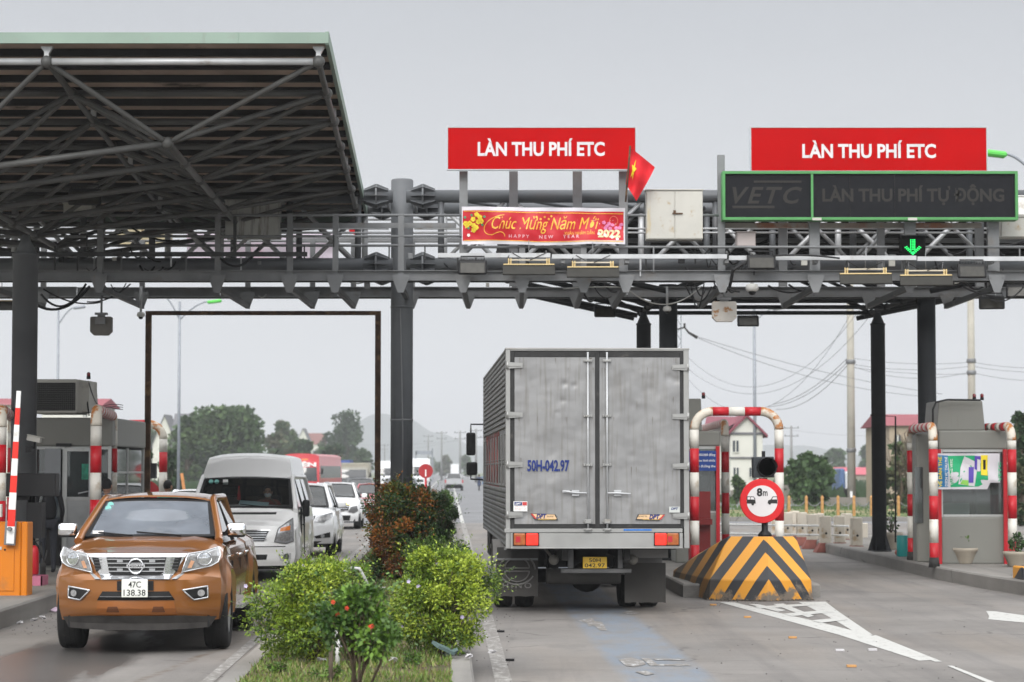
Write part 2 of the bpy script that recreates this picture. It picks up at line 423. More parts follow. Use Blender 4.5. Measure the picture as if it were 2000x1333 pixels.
def worn_paint(name, col, thr=.42, under=(.178, .166, .155)):
 m = bpy.data.materials.new(name); m.use_nodes = True
 nt = m.node_tree; N = nt.nodes; L = nt.links; b = N['Principled BSDF']; b.inputs['Roughness'].default_value = .75
 tc = N.new('ShaderNodeTexCoord'); mp = N.new('ShaderNodeMapping'); mp.inputs['Scale'].default_value = (2.2, .8, 1)
 n = N.new('ShaderNodeTexNoise'); n.inputs['Scale'].default_value = 5; n.inputs['Detail'].default_value = 9; n.inputs['Roughness'].default_value = .75
 L.new(tc.outputs['Object'], mp.inputs[0]); L.new(mp.outputs[0], n.inputs['Vector'])
 r = N.new('ShaderNodeMapRange'); r.inputs['From Min'].default_value = thr; r.inputs['From Max'].default_value = thr + .16
 L.new(n.outputs['Fac'], r.inputs['Value'])
 x = N.new('ShaderNodeMix'); x.data_type = 'RGBA'; L.new(r.outputs[0], x.inputs['Factor'])
 x.inputs['A'].default_value = (*under, 1); x.inputs['B'].default_value = (*col, 1)
 L.new(x.outputs['Result'], b.inputs['Base Color']); return m
line_m = worn_paint('worn_white_road_paint', (.44, .44, .42), .30)
line_w = worn_paint('very_worn_white_road_paint', (.55, .57, .58), .52)
# the land as one sheet out to the horizon, the road above it
mb = MB()
def land(u, v):
 x = (u - .5) * 9000; y = -60 + v * 7400
 return (x, y, -.03)
mb.grid(land, 12, 12)
struct(mb.build('ground', earth_m))
mb = MB(); mb.add([(RX(-30, -20), -20, -.008), (RX(32, -20), -20, -.008), (RX(32, 90), 90, -.008), (RX(-30, 90), 90, -.008)], [(0, 1, 2, 3)])
# the concrete apron of the toll plaza
struct(mb.build('road_apron', road_m))
mb = MB()
mb.add([(RX(-30, 90), 90, -.012), (RX(32, 90), 90, -.012), (RX(16, 150), 150, -.012), (RX(7.6, 260), 260, -.012), (RX(7.6, 2400), 2400, -.012),
  (RX(-9.6, 2400), 2400, -.012), (RX(-9.6, 260), 260, -.012), (RX(-20, 150), 150, -.012)], [(0, 1, 2, 3, 4, 5, 6, 7)])
struct(mb.build('road', asphalt_m))
def kerb_island(name, pts, h, kw=.16, top=islandtop_m, kerb=kerb_m):
 """raised island: outer kerb stones (inset ring) round a slightly lower top"""
 n = len(pts); c = Vector((sum(p[0] for p in pts) / n, sum(p[1] for p in pts) / n))
 ins = []
 for i in range(n):
  a, p, b = Vector(pts[i - 1]), Vector(pts[i]), Vector(pts[(i + 1) % n])
  n1 = Vector((-(p - a).y, (p - a).x)).normalized(); n2 = Vector((-(b - p).y, (b - p).x)).normalized()
  m = (n1 + n2); m = m / max(.3, m.length_squared / 2) if m.length > 1e-4 else n1
  q = p + m * kw
  ins.append((q.x, q.y))
 mb = MB(); vs = [(*p, -.02) for p in pts] + [(*p, h - .025) for p in pts] + [((p[0] * .88 + q[0] * .12), (p[1] * .88 + q[1] * .12), h) for p, q in zip(pts, ins)] + [(*q, h) for q in ins] + [(*q, h - .02) for q in ins]
 fs = []
 for k in range(4):
  for i in range(n):
   j = (i + 1) % n; fs.append((k * n + i, k * n + j, (k + 1) * n + j, (k + 1) * n + i))
 mb.add(vs, fs)
 k = struct(mb.build(name + '_kerb', kerb, fix=True))
 mb = MB(); mb.add([(*q, h - .014) for q in ins], [tuple(range(n))])
 t = struct(mb.build(name, top))
 return k, t
def jag(pts, step=1.2):
 outp = []
 for i in range(len(pts)):
  a = Vector(pts[i]); b = Vector(pts[(i + 1) % len(pts)]); n = max(1, int((b - a).length / step))
  for k in range(n):
   q = a.lerp(b, k / n); outp.append((q.x + random.uniform(-.006, .006), q.y))
 return outp
soil_m = M('median_soil', (.085, .065, .042), .95, 0, .35, 3, .4, 20, dirt=((.07, .085, .03), .5, 3))
MED = [(RX(-1.95, 17), 17), (RX(.22, 17), 17), (RX(.18, 80), 80), (RX(.15, 200), 200), (RX(-1.9, 200), 200), (RX(-2.0, 80), 80)]
kerb_island('median', jag(MED, 2.5), .17, .2, soil_m)
LEFT = [(-14, 26), (RX(-5.5, 26) - .5, 26), (RX(-5.5, 28), 28), (RX(-5.5, 60), 60), (RX(-5.7, 66), 66), (-14, 66)]
kerb_island('left_pavement', jag(LEFT, 2.0), .23, .2)
CEN = [(2.62, 37.2), (4.72, 37.2), (4.86, 46), (4.6, 66), (3.6, 70), (2.0, 66), (2.42, 46)]
kerb_island('centre_pavement', jag(CEN, 2.0), .2, .18)
RIGHT = [(8.2, 35.5), (10.2, 34), (14, 34), (14, 66), (7.9, 66), (7.42, 58), (7.44, 54.9), (7.58, 43.2), (7.8, 39.5)]
kerb_island('right_pavement', jag(RIGHT, 2.0), .22, .2)
# kerb beyond the concrete posts, and the side road with its verge
mb = MB(); mb.b2((6.5, 93, -.02), (45, 93.35, .16)); struct(mb.build('far_kerb', kerb_m))
mb = MB(); mb.add([(6.8, 93.4, .02), (60, 93.4, .02), (60, 121, .02), (6.8, 121, .02)], [(0, 1, 2, 3)])
verge_m = M('verge_grass_and_sand', (.10, .135, .045), .95, 0, .25, .5, .3, 8, dirt=((.33, .24, .15), .50, .33, .08))
struct(mb.build('verge', verge_m))
mb = MB(); mb.add([(5, 124, 0), (70, 124, 0), (70, 140, 0), (5, 140, 0)], [(0, 1, 2, 3)]); struct(mb.build('side_road', asphalt_m))
# painted markings: one sheet each, 4 mm above the road
def marking(name, quads, mat, z=0.0):
 mb = MB()
 for k, q in enumerate(quads): mb.add([(p[0], p[1], z - .004 + k * .0006) for p in q], [tuple(range(len(q)))])
 return struct(mb.build(name, mat))
def gq(*pp): return [G(*p)[:2] for p in pp]
segs = []
for (a, b) in ((17, 60), (60, 90)): segs.append([(RX(.42, a), a), (RX(.58, a), a), (RX(.58, b), b), (RX(.42, b), b)])
for (a, b) in ((17, 60), (60, 90)): segs.append([(RX(-2.28, a), a), (RX(-2.16, a), a), (RX(-2.16, b), b), (RX(-2.28, b), b)])
marking('edge_line', segs, worn_paint('flaking_edge_line_paint', (.36, .355, .335), .47))
marking('far_edge_line', [[(RX(x0, 90), 90), (RX(x0 + .14, 90), 90), (RX(x0 + .14, 900), 900), (RX(x0, 900), 900)] for x0 in (.42, -2.3)], line_m, -.004)
dash = [[(RX(3.75, y), y), (RX(3.9, y), y), (RX(3.9, y + 5), y + 5), (RX(3.75, y + 5), y + 5)] for y in range(100, 520, 14)]
dash += [[(RX(-5.8, y), y), (RX(-5.65, y), y), (RX(-5.65, y + 5), y + 5), (RX(-5.8, y + 5), y + 5)] for y in range(120, 420, 14)]
marking('lane_dashes', dash, line_m, -.004)
gore = [gq((1405, 1176), (1432, 1176), (1610, 1217), (1700, 1240), (1832, 1288), (1795, 1290), (1640, 1240)),
  gq((1560, 1176), (1612, 1175), (1640, 1196), (1705, 1240), (1680, 1240), (1616, 1203)),
  gq((1710, 1240), (1840, 1292), (1826, 1292), (1700, 1243)),
  gq((1850, 1300), (1860, 1300), (1945, 1333), (1928, 1333))]
for a, b, c, d in (((1462, 1180), (1480, 1180), (1535, 1192), (1520, 1195)), ((1510, 1180), (1530, 1179), (1590, 1203), (1578, 1206)),
     ((1474, 1185), (1600, 1178), (1604, 1182), (1484, 1189)), ((1530, 1199), (1622, 1191), (1628, 1196), (1546, 1204)), ((1585, 1212), (1650, 1206), (1656, 1211), (1602, 1217))):
 gore.append(gq(a, b, c, d))
marking('gore_marking', gore, line_m)
marking('lane_arrow', [gq((1926, 1193), (1945, 1194), (2010, 1203), (2060, 1212), (2060, 1225), (2005, 1216), (1958, 1212), (1930, 1209), (1932, 1203))], line_m)
marking('worn_arrow', [gq((1128, 1212), (1156, 1207), (1162, 1213), (1176, 1215), (1186, 1231), (1172, 1231), (1160, 1221), (1150, 1223), (1146, 1216)),
      gq((1208, 1288), (1232, 1284), (1256, 1290), (1262, 1297), (1240, 1302), (1222, 1300)),
      gq((1252, 1285), (1268, 1285), (1284, 1297), (1344, 1297), (1350, 1300), (1270, 1300)),
      gq((1276, 1286), (1336, 1287), (1338, 1289), (1280, 1289)), gq((1240, 1312), (1262, 1310), (1278, 1316), (1262, 1319)),
      gq((1214, 1197), (1232, 1192), (1250, 1198), (1232, 1200))], line_w)
# ================================================================ NEAR CANOPY (space frame roof, left)
roofpanel = M('roof_panel_underside', (.38, .30, .25), .85, 0, .25, 1.5, spec=.15, dirt=((.07, .06, .055), .3, 1.2))
fascia_m = M('pale_green_fascia', (.215, .285, .24), .5, .1, .1, 1.0, dirt=((.22, .25, .22), .25, 2), streak=((.18, .2, .17), .15, 1))
def canopy(name, label, xs_top, xs_bot, Ys, ztop, zbot, colpos, colr, coltop, bay, roof=True, colmat=pillar_m, fasc=.15, tubemat=trusspaint, cone=True, ztop_far=0.0):
 th = thing(name, label, 'canopy', (xs_bot[0][0], colpos[0][1], .2))
 def tz(y): return ztop - ztop_far * (y - Ys[0])
 def T(i, j): return Vector((RX(xs_top[i], Ys[j]) , Ys[j], tz(Ys[j])))
 def B(i, j):
  y = Ys[j] + bay / 2; return Vector((RX(xs_bot[i][0], y), y, xs_bot[i][1]))
 nT, nY = len(xs_top), len(Ys)
 r = .047
 for j in range(nY):                                             # top chords across
  for i in range(nT - 1):
   mb = MB(); mb.tube([T(i, j), T(i + 1, j)], r, 8); mb.build('top_chord', galv_l if j == 0 and roof and cone and tubemat is trusspaint else tubemat, th)  # front row in brighter steel: light from the open front put into colour
 for i in range(nT):                                             # top chords along the road
  mb = MB(); mb.tube([T(i, j) for j in range(nY)], r * .9, 8)
  mb.build('edge_chord', tubemat, th)
 for i in range(len(xs_bot)):
  mb = MB(); mb.tube([B(i, j) for j in range(nY - 1)], r * 1.05, 8); mb.build('bottom_chord', tubemat, th)
  if i:
   for j in range(nY - 1):
    mb = MB(); mb.tube([B(i - 1, j), B(i, j)], r * .95, 8); mb.build('cross_chord', tubemat, th)
 cnt = 0
 for i in range(len(xs_bot)):                                    # the four web struts of each pyramid
  for j in range(nY - 1):
   for (a, b) in ((i, j), (i + 1, j), (i, j + 1), (i + 1, j + 1)):
    if a >= nT: continue
    mb = MB(); mb.tube([B(i, j), B(i, j).lerp(T(a, b), .06), B(i, j).lerp(T(a, b), .94), T(a, b)], [r * .45, r * .8, r * .8, r * .45], 7)
    mb.build('strut', tubemat, th)
 mb = MB()
 for i in range(nT):
  for j in range(nY): mb.ball(T(i, j), .085, 10, 6)
 for i in range(len(xs_bot)):
  for j in range(nY - 1): mb.ball(B(i, j), .085, 10, 6)
 o = mb.build('node_balls', tubemat, th); o['kind'] = 'stuff'
 # columns with conical heads
 for (cx, cy) in colpos:
  mb = MB(); mb.lathe([(colr, .2), (colr, coltop), (colr * 1.06, coltop + .001), (colr * 1.06, coltop + .04)], (cx, cy, 0), 24)
  if cone: mb.lathe([(colr * .93, coltop + .04), (colr * .40, coltop + .24), (colr * .36, coltop + .34)], (cx, cy, 0), 16)
  mb.lathe([(colr * 1.7, .2), (colr * 1.7, .23)], (cx, cy, 0), 20)
  for k in range(6):
   a = k * math.pi / 3
   mb.add([(cx + math.cos(a) * colr * .98, cy + math.sin(a) * colr * .98, .23), (cx + math.cos(a) * colr * 1.6, cy + math.sin(a) * colr * 1.6, .23), (cx + math.cos(a) * colr * .98, cy + math.sin(a) * colr * .98, .55)], [(0, 1, 2)])
  mb.build('column', colmat, th)
 return th, T, B, tz
BAY = 2.05
YS = [31 + BAY * k for k in range(8)]
XT = [-12.27, -8.74, -5.21, -1.70]
XB = [(-10.4, 6.2), (-6.93, 5.86), (-3.76, 6.29)]
cy0 = YS[4] + BAY / 2 - 1.2
can, TT, BB, tz = canopy('toll_canopy', 'big grey space-frame canopy with pale green fascia over the left toll lanes', XT, XB, YS, 7.21, None,
      [(RX(-6.9, 39.2), 39.2)], .205, 5.42, BAY, ztop_far=.045)
# roof deck on purlins, and its edges
x_r = -1.61; x_l = -12.6; ya, yb = YS[0] - .12, YS[-1] + .35
def roofz(y): return tz(y) + .25
mb = MB()
npan = 18
for k in range(npan):                                             # lapped deck panels, dark purlins below them
 a = ya + (yb - ya) * k / npan; b = ya + (yb - ya) * (k + 1) / npan
 mb.ext([(RX(x_l, a), a, roofz(a)), (RX(x_r, a), a, roofz(a)), (RX(x_r, b), b, roofz(b) - .012), (RX(x_l, b), b, roofz(b) - .012)], (0, 0, .05))
mb.build('roof_deck', roofpanel, can)
purlin_m = M('dark_purlin_steel', (.016, .015, .015), .7, 0, .2, 2, spec=.15)
for k in range(npan):
 y = ya + (yb - ya) * (k + .62) / npan
 mb = MB(); mb.box(((RX(x_l, y) + RX(x_r, y)) / 2, y, roofz(y) - .05), (x_r - x_l, .11, .09)); mb.build('purlin', purlin_m, can)
mb = MB()
mb.box(((RX(x_l, ya) + RX(x_r, ya)) / 2, ya - .05, roofz(ya) + .02), (x_r - x_l + .1, .05, .14))
mb.b2((RX(x_r, ya) - 1.12, ya - .083, roofz(ya) - .05), (RX(x_r, ya) - 1.105, ya - .076, roofz(ya) + .09))
mb.build('front_fascia', fascia_m, can)
mb = MB()
a = Vector((RX(x_r, ya) + .03, ya - .05, roofz(ya) + .02)); b = Vector((RX(x_r, yb) + .03, yb, roofz(yb) + .02))
mb.bar(a, b, .05, .17); mb.build('side_fascia', fascia_m, can)
mb = MB(); mb.box(((RX(x_l, yb) + RX(x_r, yb)) / 2, yb + .02, roofz(yb) - .03), (x_r - x_l, .05, .25)); mb.build('rear_fascia', fascia_m, can)
for i in range(1, 4):
 for j in (0, 2, 4, 6):
  t = TT(i, j); mb = MB()
  if j == 0 : mb.xz([(t.x - .03, t.z + .05), (t.x + .03, t.z + .05), (t.x + .03, t.z + .10), (t.x + .08, t.z + .19), (t.x - .08, t.z + .19), (t.x - .03, t.z + .12)], t.y - .04, t.y + .04)
  else: mb.box((t.x, t.y, t.z + .12), (.07, .07, .15))
  mb.build('roof_stub', galv_l, can)
# service beam hung under the canopy
mb = MB(); yv = 40.6
p = P(600, 497, yv); mb.bar((P(-120, 497, yv).x, yv, p.z), (p.x, yv, p.z), .06, .075); mb.build('hanging_beam', darksteel, can)
q = P(459, 423, yv); mb = MB(); mb.bar((q.x, yv, q.z), (q.x, yv, p.z), .065, .05); mb.build('hanger', darksteel, can)
# floodlight under the canopy
def floodlight_mesh():
 """origin at the bracket, lamp facing -y and down"""
 t = thing('floodlight', 'x', 'floodlight', (0, 0, 0), world=False)
 mb = MB();
 mb.box((0, 0, -.16), (.50, .07, .27), (R(-18), 0, 0))
 m2 = mb.build('housing', black, t, bevel=.03, segs=2)
 mb = MB(); mb.box((0, -.045, -.175), (.42, .012, .19), (R(-18), 0, 0)); mb.build('lens', M('floodlight_lens', (.035, .033, .027), .25, 0, .25, 9), t, bevel=.004)
 mb = MB()
 for k in range(9): mb.box((-.2 + k * .05, .065, -.10), (.012, .09, .16), (R(-18), 0, 0))
 mb.build('cooling_fins', black, t)
 mb = MB(); mb.tube([(-.2, .02, -.12), (-.2, .02, .03), (.2, .02, .03), (.2, .02, -.12)], .014, 6)
 mb.build('bracket', black, t)
 return t
fl0 = floodlight_mesh()
fl_used = [False]
def floodlight(px, py, Y, label, rz=0.0, s=1.0):
 loc = P(px, py, Y); loc.z += .12 * s
 if not fl_used[0]:
  o = fl0; fl_used[0] = True; o.location = loc; o.rotation_euler = (0, 0, rz); o['label'] = label; o['group'] = 'floodlights'; o.scale = (s, s, s)
  return o
 return place_copy(fl0, loc, rz, label, 'floodlights', (s, s, s))
# ================================================================ GANTRY
GF, PF, PB, GB = 42.0, 43.5, 45.5, 46.8
gan = thing('toll_gantry', 'long grey pipe-truss gantry with catwalks spanning all toll lanes', 'gantry', (Xp(785, 44.5), 44.5, 0))
XL, XR = Xp(-70, GF), Xp(2080, GF)
def gpart(mb, name, mat=galv, **k): return mb.build(name, mat, gan, **k)
zt, zb_ = Zp(384, PF), Zp(517, PF)
px = Xp(785, 44.5)
pr = .205
mb = MB(); mb.lathe([(pr, 0), (pr, Zp(353, 44.5)), (pr * .9, Zp(353, 44.5) + .02)], (px, 44.5, 0), 28); gpart(mb, 'pillar', pillar_m)
mb = MB(); mb.tube([(px + .02, 44.5 - pr - .01, 0), (px + .03, 44.5 - pr - .01, 2.6), (px - .02, 44.5 - pr - .012, 4.9)], .014, 6); mb.lathe([(pr * 1.03, Zp(823, 44.5)), (pr * 1.03, Zp(819, 44.5))], (px, 44.5, 0), 24); gpart(mb, 'conduit', galv)
mb = MB(); mb.lathe([(pr * 1.04, Zp(601, 44.5) - .01), (pr * 1.04, Zp(601, 44.5) + .02)], (px, 44.5, 0), 24); gpart(mb, 'collar', pillar_m)
for (Y, z) in ((PF, zt), (PB, zt), (PF, zb_), (PB, zb_)):
 for s in (-1, 1):
  a = px + s * .12; b = XL if s < 0 else XR
  mb = MB(); mb.tube([(a, Y, z), (b, Y, z)], .118, 16); gpart(mb, 'main_pipe', pipe_m)
  # bolted flange with stiffening fins beside the pillar
  mb = MB(); fx = px + s * .42
  mb.lathe([(.21, fx - .015), (.21, fx + .015)], (0, Y, z), 8, 0, 'X', False)
  for k in range(4):
   an = R(45 * k); d = Vector((0, math.cos(an), math.sin(an)))
   for sg in (1, -1):
    c = Vector((0, Y, z)); e = d * sg
    pts = [c + e * .10 + Vector((fx - .22, 0, 0)), c + e * .14 + Vector((fx - .22, 0, 0)), c + e * .225 + Vector((fx - .02, 0, 0)), c + e * .225 + Vector((fx + .02, 0, 0)), c + e * .14 + Vector((fx + .22, 0, 0)), c + e * .10 + Vector((fx + .22, 0, 0))]
    th_ = d.cross(Vector((1, 0, 0))) * .008
    mb.ext([p_ - th_ for p_ in pts], th_ * 2)
  mb.box((px + s * .25, (Y + 44.5) / 2, z), (.02, abs(Y - 44.5), .2))
  gpart(mb, 'flange', pipe_m)
# lacing between the pipes
bays_r = [px + .75 + 1.24 * k for k in range(9)]; bays_l = [px - .75 - 1.24 * k for k in range(7)]
for side in (bays_l, bays_r):
 for k, x in enumerate(side):
  for Y in (PF, PB):
   mb = MB(); mb.tube([(x, Y, zb_), (x, Y, zt)], .06, 10); gpart(mb, 'upright', galv_l if (k + (Y == PF)) % 3 == 0 else pipe_m)
  if k + 1 < len(side):
   x2 = side[k + 1]
   mb = MB(); mb.tube([(x, PB, zb_ if k % 2 else zt), (x2, PB, zt if k % 2 else zb_)], .045, 8); gpart(mb, 'diagonal', galv_l)
   mb = MB(); mb.tube([(x, PF, zt if k % 2 else zb_), (x2, PF, zb_ if k % 2 else zt)], .035, 8); gpart(mb, 'diagonal', galv_l)
   mb = MB(); mb.tube([(x, PB + .09, zt if k % 2 else zb_), (x2, PB + .09, zb_ if k % 2 else zt)], .04, 8); gpart(mb, 'diagonal', galv)
   mb = MB(); mb.tube([(x, PF, zt if k % 2 else zt), (x2, PB, zt)], .04, 8); gpart(mb, 'top_lacing', pipe_m)
  mb = MB(); mb.tube([(x, PF, zb_), (x, PB, zb_)], .05, 8); gpart(mb, 'bottom_tie', pipe_m)
# catwalk beams (channels with flanges), front and back
def channel(mb, x0, x1, Y, z0, z1, d=.09):
 mb.b2((x0, Y - .006, z0), (x1, Y + .006, z1)); mb.b2((x0, Y - d, z1 - .012), (x1, Y - .006, z1)); mb.b2((x0, Y - d, z0), (x1, Y - .006, z0 + .012))
for (Y, ya_, yb__, nm) in ((GF, 529, 549, 'front_beam'), (GB, 561, 581, 'rear_beam')):
 cuts = [XL, Xp(150, Y), Xp(430, Y), Xp(660, Y), Xp(905, Y), Xp(1225, Y), Xp(1590, Y), Xp(1945, Y), XR + (.7 if Y == GB else 0)]
 if Y == GB: cuts[0] -= .8
 for k in range(len(cuts) - 1):
  mb = MB(); channel(mb, cuts[k] + .004, cuts[k + 1] - .004, Y, Zp(yb__, Y), Zp(ya_, Y) - (.01 if k % 3 == 1 else 0)); gpart(mb, 'beam', galv)
  mb = MB(); mb.b2((cuts[k], Y + .03, Zp(yb__ + 2, Y)), (cuts[k + 1], Y + .16, Zp(yb__ - 3, Y))); gpart(mb, 'lower_flange', darksteel)  # shade under the beams put into the dark paint
# crosswise bearers with hanging gussets
zbe = Zp(551, GF)
posts_px = [-20, 195, 425, 566, 655, 783, 905, 1020, 1140, 1222, 1410, 1592, 1775, 1945]
for pxl in posts_px:
 x = Xp(pxl, GF)
 mb = MB(); zt2 = Zp(538, GF)
 mb.box((x, (GF + GB) / 2, zbe - .10), (.075, GB - GF + .1, .09)); gpart(mb, 'bearer', darksteel)
 for Y in (GF, GB):
  zz = Zp(538 if Y == GF else 571, Y)
  mb = MB(); mb.xz([(x - .14, zz), (x + .14, zz), (x + .14, zz - .07), (x + .05, zz - .31), (x - .05, zz - .31), (x - .14, zz - .07)], Y - .13, Y - .10)
  mb.yz([(Y - .10, zz - .02), (Y + .12, zz - .10), (Y + .12, zz - .28), (Y - .10, zz - .31)], x - .012, x + .012)
  for sx in (-.10, .10): mb.lathe([(.016, Y - .145), (.016, Y - .13)], (x + sx, 0, zz - .05), 8, 0, 'Y')
  gpart(mb, 'gusset', galv)
 for Y, y1 in ((GF, 545), (GB, 575)):
  ztop = Zp(418, GF)
  mb = MB(); w_ = .05 if pxl not in (905, 1222, 1410, 1592, 1775, 1945) else .001
  mb.b2((x - w_, Y - .05, Zp(y1, Y)), (x + w_, Y + .04, ztop)) if w_ > .01 else None
  if mb.v: gpart(mb, 'rail_post', galv)
# handrails
def rail(y, Y, x0, x1, r=.024, mat=galv, flat=False):
 mb = MB(); z = Zp(y, Y)
 if flat: mb.b2((x0, Y - .02, z - .045), (x1, Y + .02, z + .045))
 else: mb.tube([(x0, Y, z), (x1, Y, z)], r, 8)
 gpart(mb, 'handrail', mat)
for y, Y, a, b in ((421, GF - .03, -80, 900), (462, GF - .03, -80, 905), (429, GB, -90, 2100), (471, GB, -90, 2100), (421, GF - .03, 1225, 1405), (483, GF - .03, 905, 2080), (480, GF + .5, -80, 900), (455, GB + .4, -90, 2100), (430, PB + .6, 1230, 2090)):
 rail(y, Y, Xp(a, Y), Xp(b, Y))
rail(441, GF + .35, Xp(565, GF), Xp(890, GF), flat=True); rail(441, GF + .35, Xp(170, GF), Xp(560, GF), flat=True, mat=darksteel)
rail(470, GB, Xp(560, GB), Xp(2100, GB), flat=True, mat=galv); rail(401, GB + .2, Xp(1230, GB), Xp(1420, GB), flat=True)
rail(441, GF + .3, Xp(1420, GF), Xp(1925, GF), flat=True, mat=M('rust_streaked_channel', (.25, .22, .2), .7, .2, .3, 1, dirt=((.26, .11, .06), .45, 1.2)))
# the light rail the antennas hang from
YR = GF - .35
for a, b, dz in ((855, 1075, .0), (1078, 1420, -.02), (1424, 1790, -.045), (1792, 2080, -.06)):
 mb = MB(); z1, z0 = Zp(495, YR) + dz, Zp(503.5, YR) + dz
 mb.b2((Xp(a, YR), YR - .04, z0), (Xp(b, YR), YR + .04, z1)); gpart(mb, 'antenna_rail', galv_l)
for pxl in (905, 1100, 1225, 1420, 1595, 1775, 1940):
 mb = MB(); x = Xp(pxl, YR); mb.box((x, (YR + GF) / 2 + .02, Zp(510, YR)), (.07, GF - YR, .07)); gpart(mb, 'rail_bracket', galv)
# tall posts that carry the signs
for (pxl, top, bot, wd) in ((905, 335, 555, 16), (1003, 335, 560, 17), (1128, 335, 560, 18), (1218, 335, 558, 17), (1410, 303, 560, 14), (1592, 425, 558, 20), (1779, 425, 560, 22), (1942, 425, 558, 22), (1530, 425, 560, 16), (1722, 425, 560, 14), (1915, 425, 560, 16)):
 Y = GF + (.15 if pxl in (905, 1218, 1410, 1592, 1779, 1942) else 1.0); w_ = wd / FPX * Y / 2; x = Xp(pxl, Y)
 mb = MB(); z0, z1 = Zp(bot, Y), Zp(top, Y)
 mb.b2((x - w_, Y - .008, z0), (x + w_, Y, z1)); mb.b2((x - w_, Y, z0), (x - w_ + .012, Y + .11, z1)); mb.b2((x + w_ - .012, Y, z0), (x + w_, Y + .11, z1))
 gpart(mb, 'sign_post', galv)
# loose black cables along and under the catwalk
def sag(a, b, d, n=12):
 a = Vector(a); b = Vector(b)
 return [a.lerp(b, t / n) - Vector((0, 0, d * 4 * (t / n) * (1 - t / n))) for t in range(n + 1)]
cabs = [((75, 598, 42.2), (175, 560, 43), .20, .026), ((80, 575, 42.4), (168, 555, 43), .30, .02), ((85, 565, 42.6), (200, 590, 44), .12, .014), ((170, 590, 44), (255, 555, 44), .10, .014),
  ((430, 505, 41.9), (505, 485, 42), .22, .022), ((90, 440, 42), (240, 455, 42), .12, .015), ((250, 440, 43), (350, 470, 43), .10, .02), ((1430, 530, 41.6), (1510, 510, 41.5), -.10, .03), ((1425, 560, 42), (1432, 525, 41.7), .02, .03),
  ((1400, 545, 42), (1445, 570, 42), .06, .018), ((1800, 550, 42), (1895, 545, 42.2), .11, .018), ((1880, 560, 42), (1960, 580, 42), .05, .016), ((1510, 500, 41.5), (1640, 505, 41.5), -.03, .018),
  ((1225, 565, 42), (1370, 560, 44), .30, .012), ((1100, 565, 44), (1225, 562, 42), -.02, .012), ((1340, 560, 44), (1390, 560, 44), .28, .016), ((1350, 560, 44), (1375, 555, 44), .42, .014),
  ((1500, 558, 44), (1590, 556, 44), .14, .02), ((1540, 556, 44), (1600, 560, 44), .1, .02), ((680, 550, 43), (722, 545, 43), .06, .012), ((505, 578, 46), (520, 575, 46), .05, .012), ((1920, 470, 44), (2010, 465, 44), .12, .025), ((1935, 585, 42), (2000, 560, 42), .12, .014)]
for (a, b, d, r) in cabs:
 mb = MB(); mb.tube(sag(P(*a), P(*b), d), r, 6); gpart(mb, 'cable', cable if r != .012 else M('grey_cable', (.3, .3, .28), .6))
rr = random.Random(11)
for k in range(34):                                                   # thin hangers, brackets and small junction boxes
 x = rr.uniform(-20, 2000); y0 = rr.choice((483, 462, 500)); Y = rr.choice((GF - .05, PF - .3, PB + .3)); q = P(x, y0, Y)
 mb = MB(); mb.b2((q.x - .012, Y - .012, q.z - rr.uniform(.15, .45)), (q.x + .012, Y + .012, q.z + .02)); gpart(mb, 'hanger_strip', rr.choice((galv, galv_l, darksteel)))
for k in range(20):
 x = rr.uniform(0, 1980); Y = rr.choice((PF - .2, GF + .2)); q = P(x, rr.uniform(486, 560), Y); w_ = rr.uniform(.05, .13)
 mb = MB(); mb.box(q, (w_, .08, w_ * rr.uniform(.6, 1.3))); gpart(mb, 'junction_box', rr.choice((black, galv, darksteel, creamp)), bevel=.006)
for a, b in ((-60, 760), (810, 2060)):
 for y in (447, 455): rail(y, PF - .25, Xp(a, PF), Xp(b, PF), .018, galv_l)
rr = random.Random(3)
for k in range(60):
 x = rr.choice([rr.uniform(1340, 1420), rr.uniform(1380, 1610), rr.uniform(60, 420), rr.uniform(1820, 2000), rr.uniform(860, 1230)])
 y0 = rr.uniform(482, 560)
 mb = MB(); mb.tube(sag(P(x, y0, 43.2), P(x + rr.uniform(8, 40), y0 + rr.uniform(-12, 30), 43.4), rr.uniform(.02, .18)), rr.choice([.01, .014, .02]), 5); gpart(mb, 'cable', cable)
# ================================================================ SIGNS ON THE GANTRY
def red_sign(name, label, x0, x1, y0, y1, Y, txt, tx0, tx1, tyb, cap):
 c = P((x0 + x1) / 2, y1, Y); th = thing(name, label, 'sign', c, group='red lane signs above the gantry')
 a = P(x0, y0, Y); b = P(x1, y1, Y); t = .05
 mb = MB(); mb.b2((a.x, Y, b.z), (b.x, Y + .06, a.z)); mb.build('panel', redsign, th, bevel=.004)
 fr = M('white_sign_edge', (.42, .43, .45), .5)
 mb = MB(); k = .020
 mb.b2((a.x - k, Y - .012, a.z), (b.x + k, Y + .07, a.z + k)); mb.b2((a.x - k, Y - .012, b.z - k), (b.x + k, Y + .07, b.z))
 mb.b2((a.x - k, Y - .012, b.z), (a.x, Y + .07, a.z)); mb.b2((b.x, Y - .012, b.z), (b.x + k, Y + .07, a.z)); mb.build('frame', fr, th)
 text(txt, P(tx0, tyb, Y).x, P(tx1, tyb, Y).x, P(0, tyb, Y).z, (cap) / FPX * Y, Y - .006, M('white_lettering', (.62, .58, .60), .5), th, bold=.030)
 return th
red_sign('red_lane_sign', 'red LÀN THU PHÍ ETC sign above the Tết banner in the middle', 875, 1241, 250, 331, GF - .1, 'LÀN THU PHÍ ETC', 933, 1181, 304, 27)
red_sign('red_lane_sign', 'red LÀN THU PHÍ ETC sign above the dark display board at right', 1467, 1927, 250, 334, GF + .3, 'LÀN THU PHÍ ETC', 1567, 1828, 308, 27)
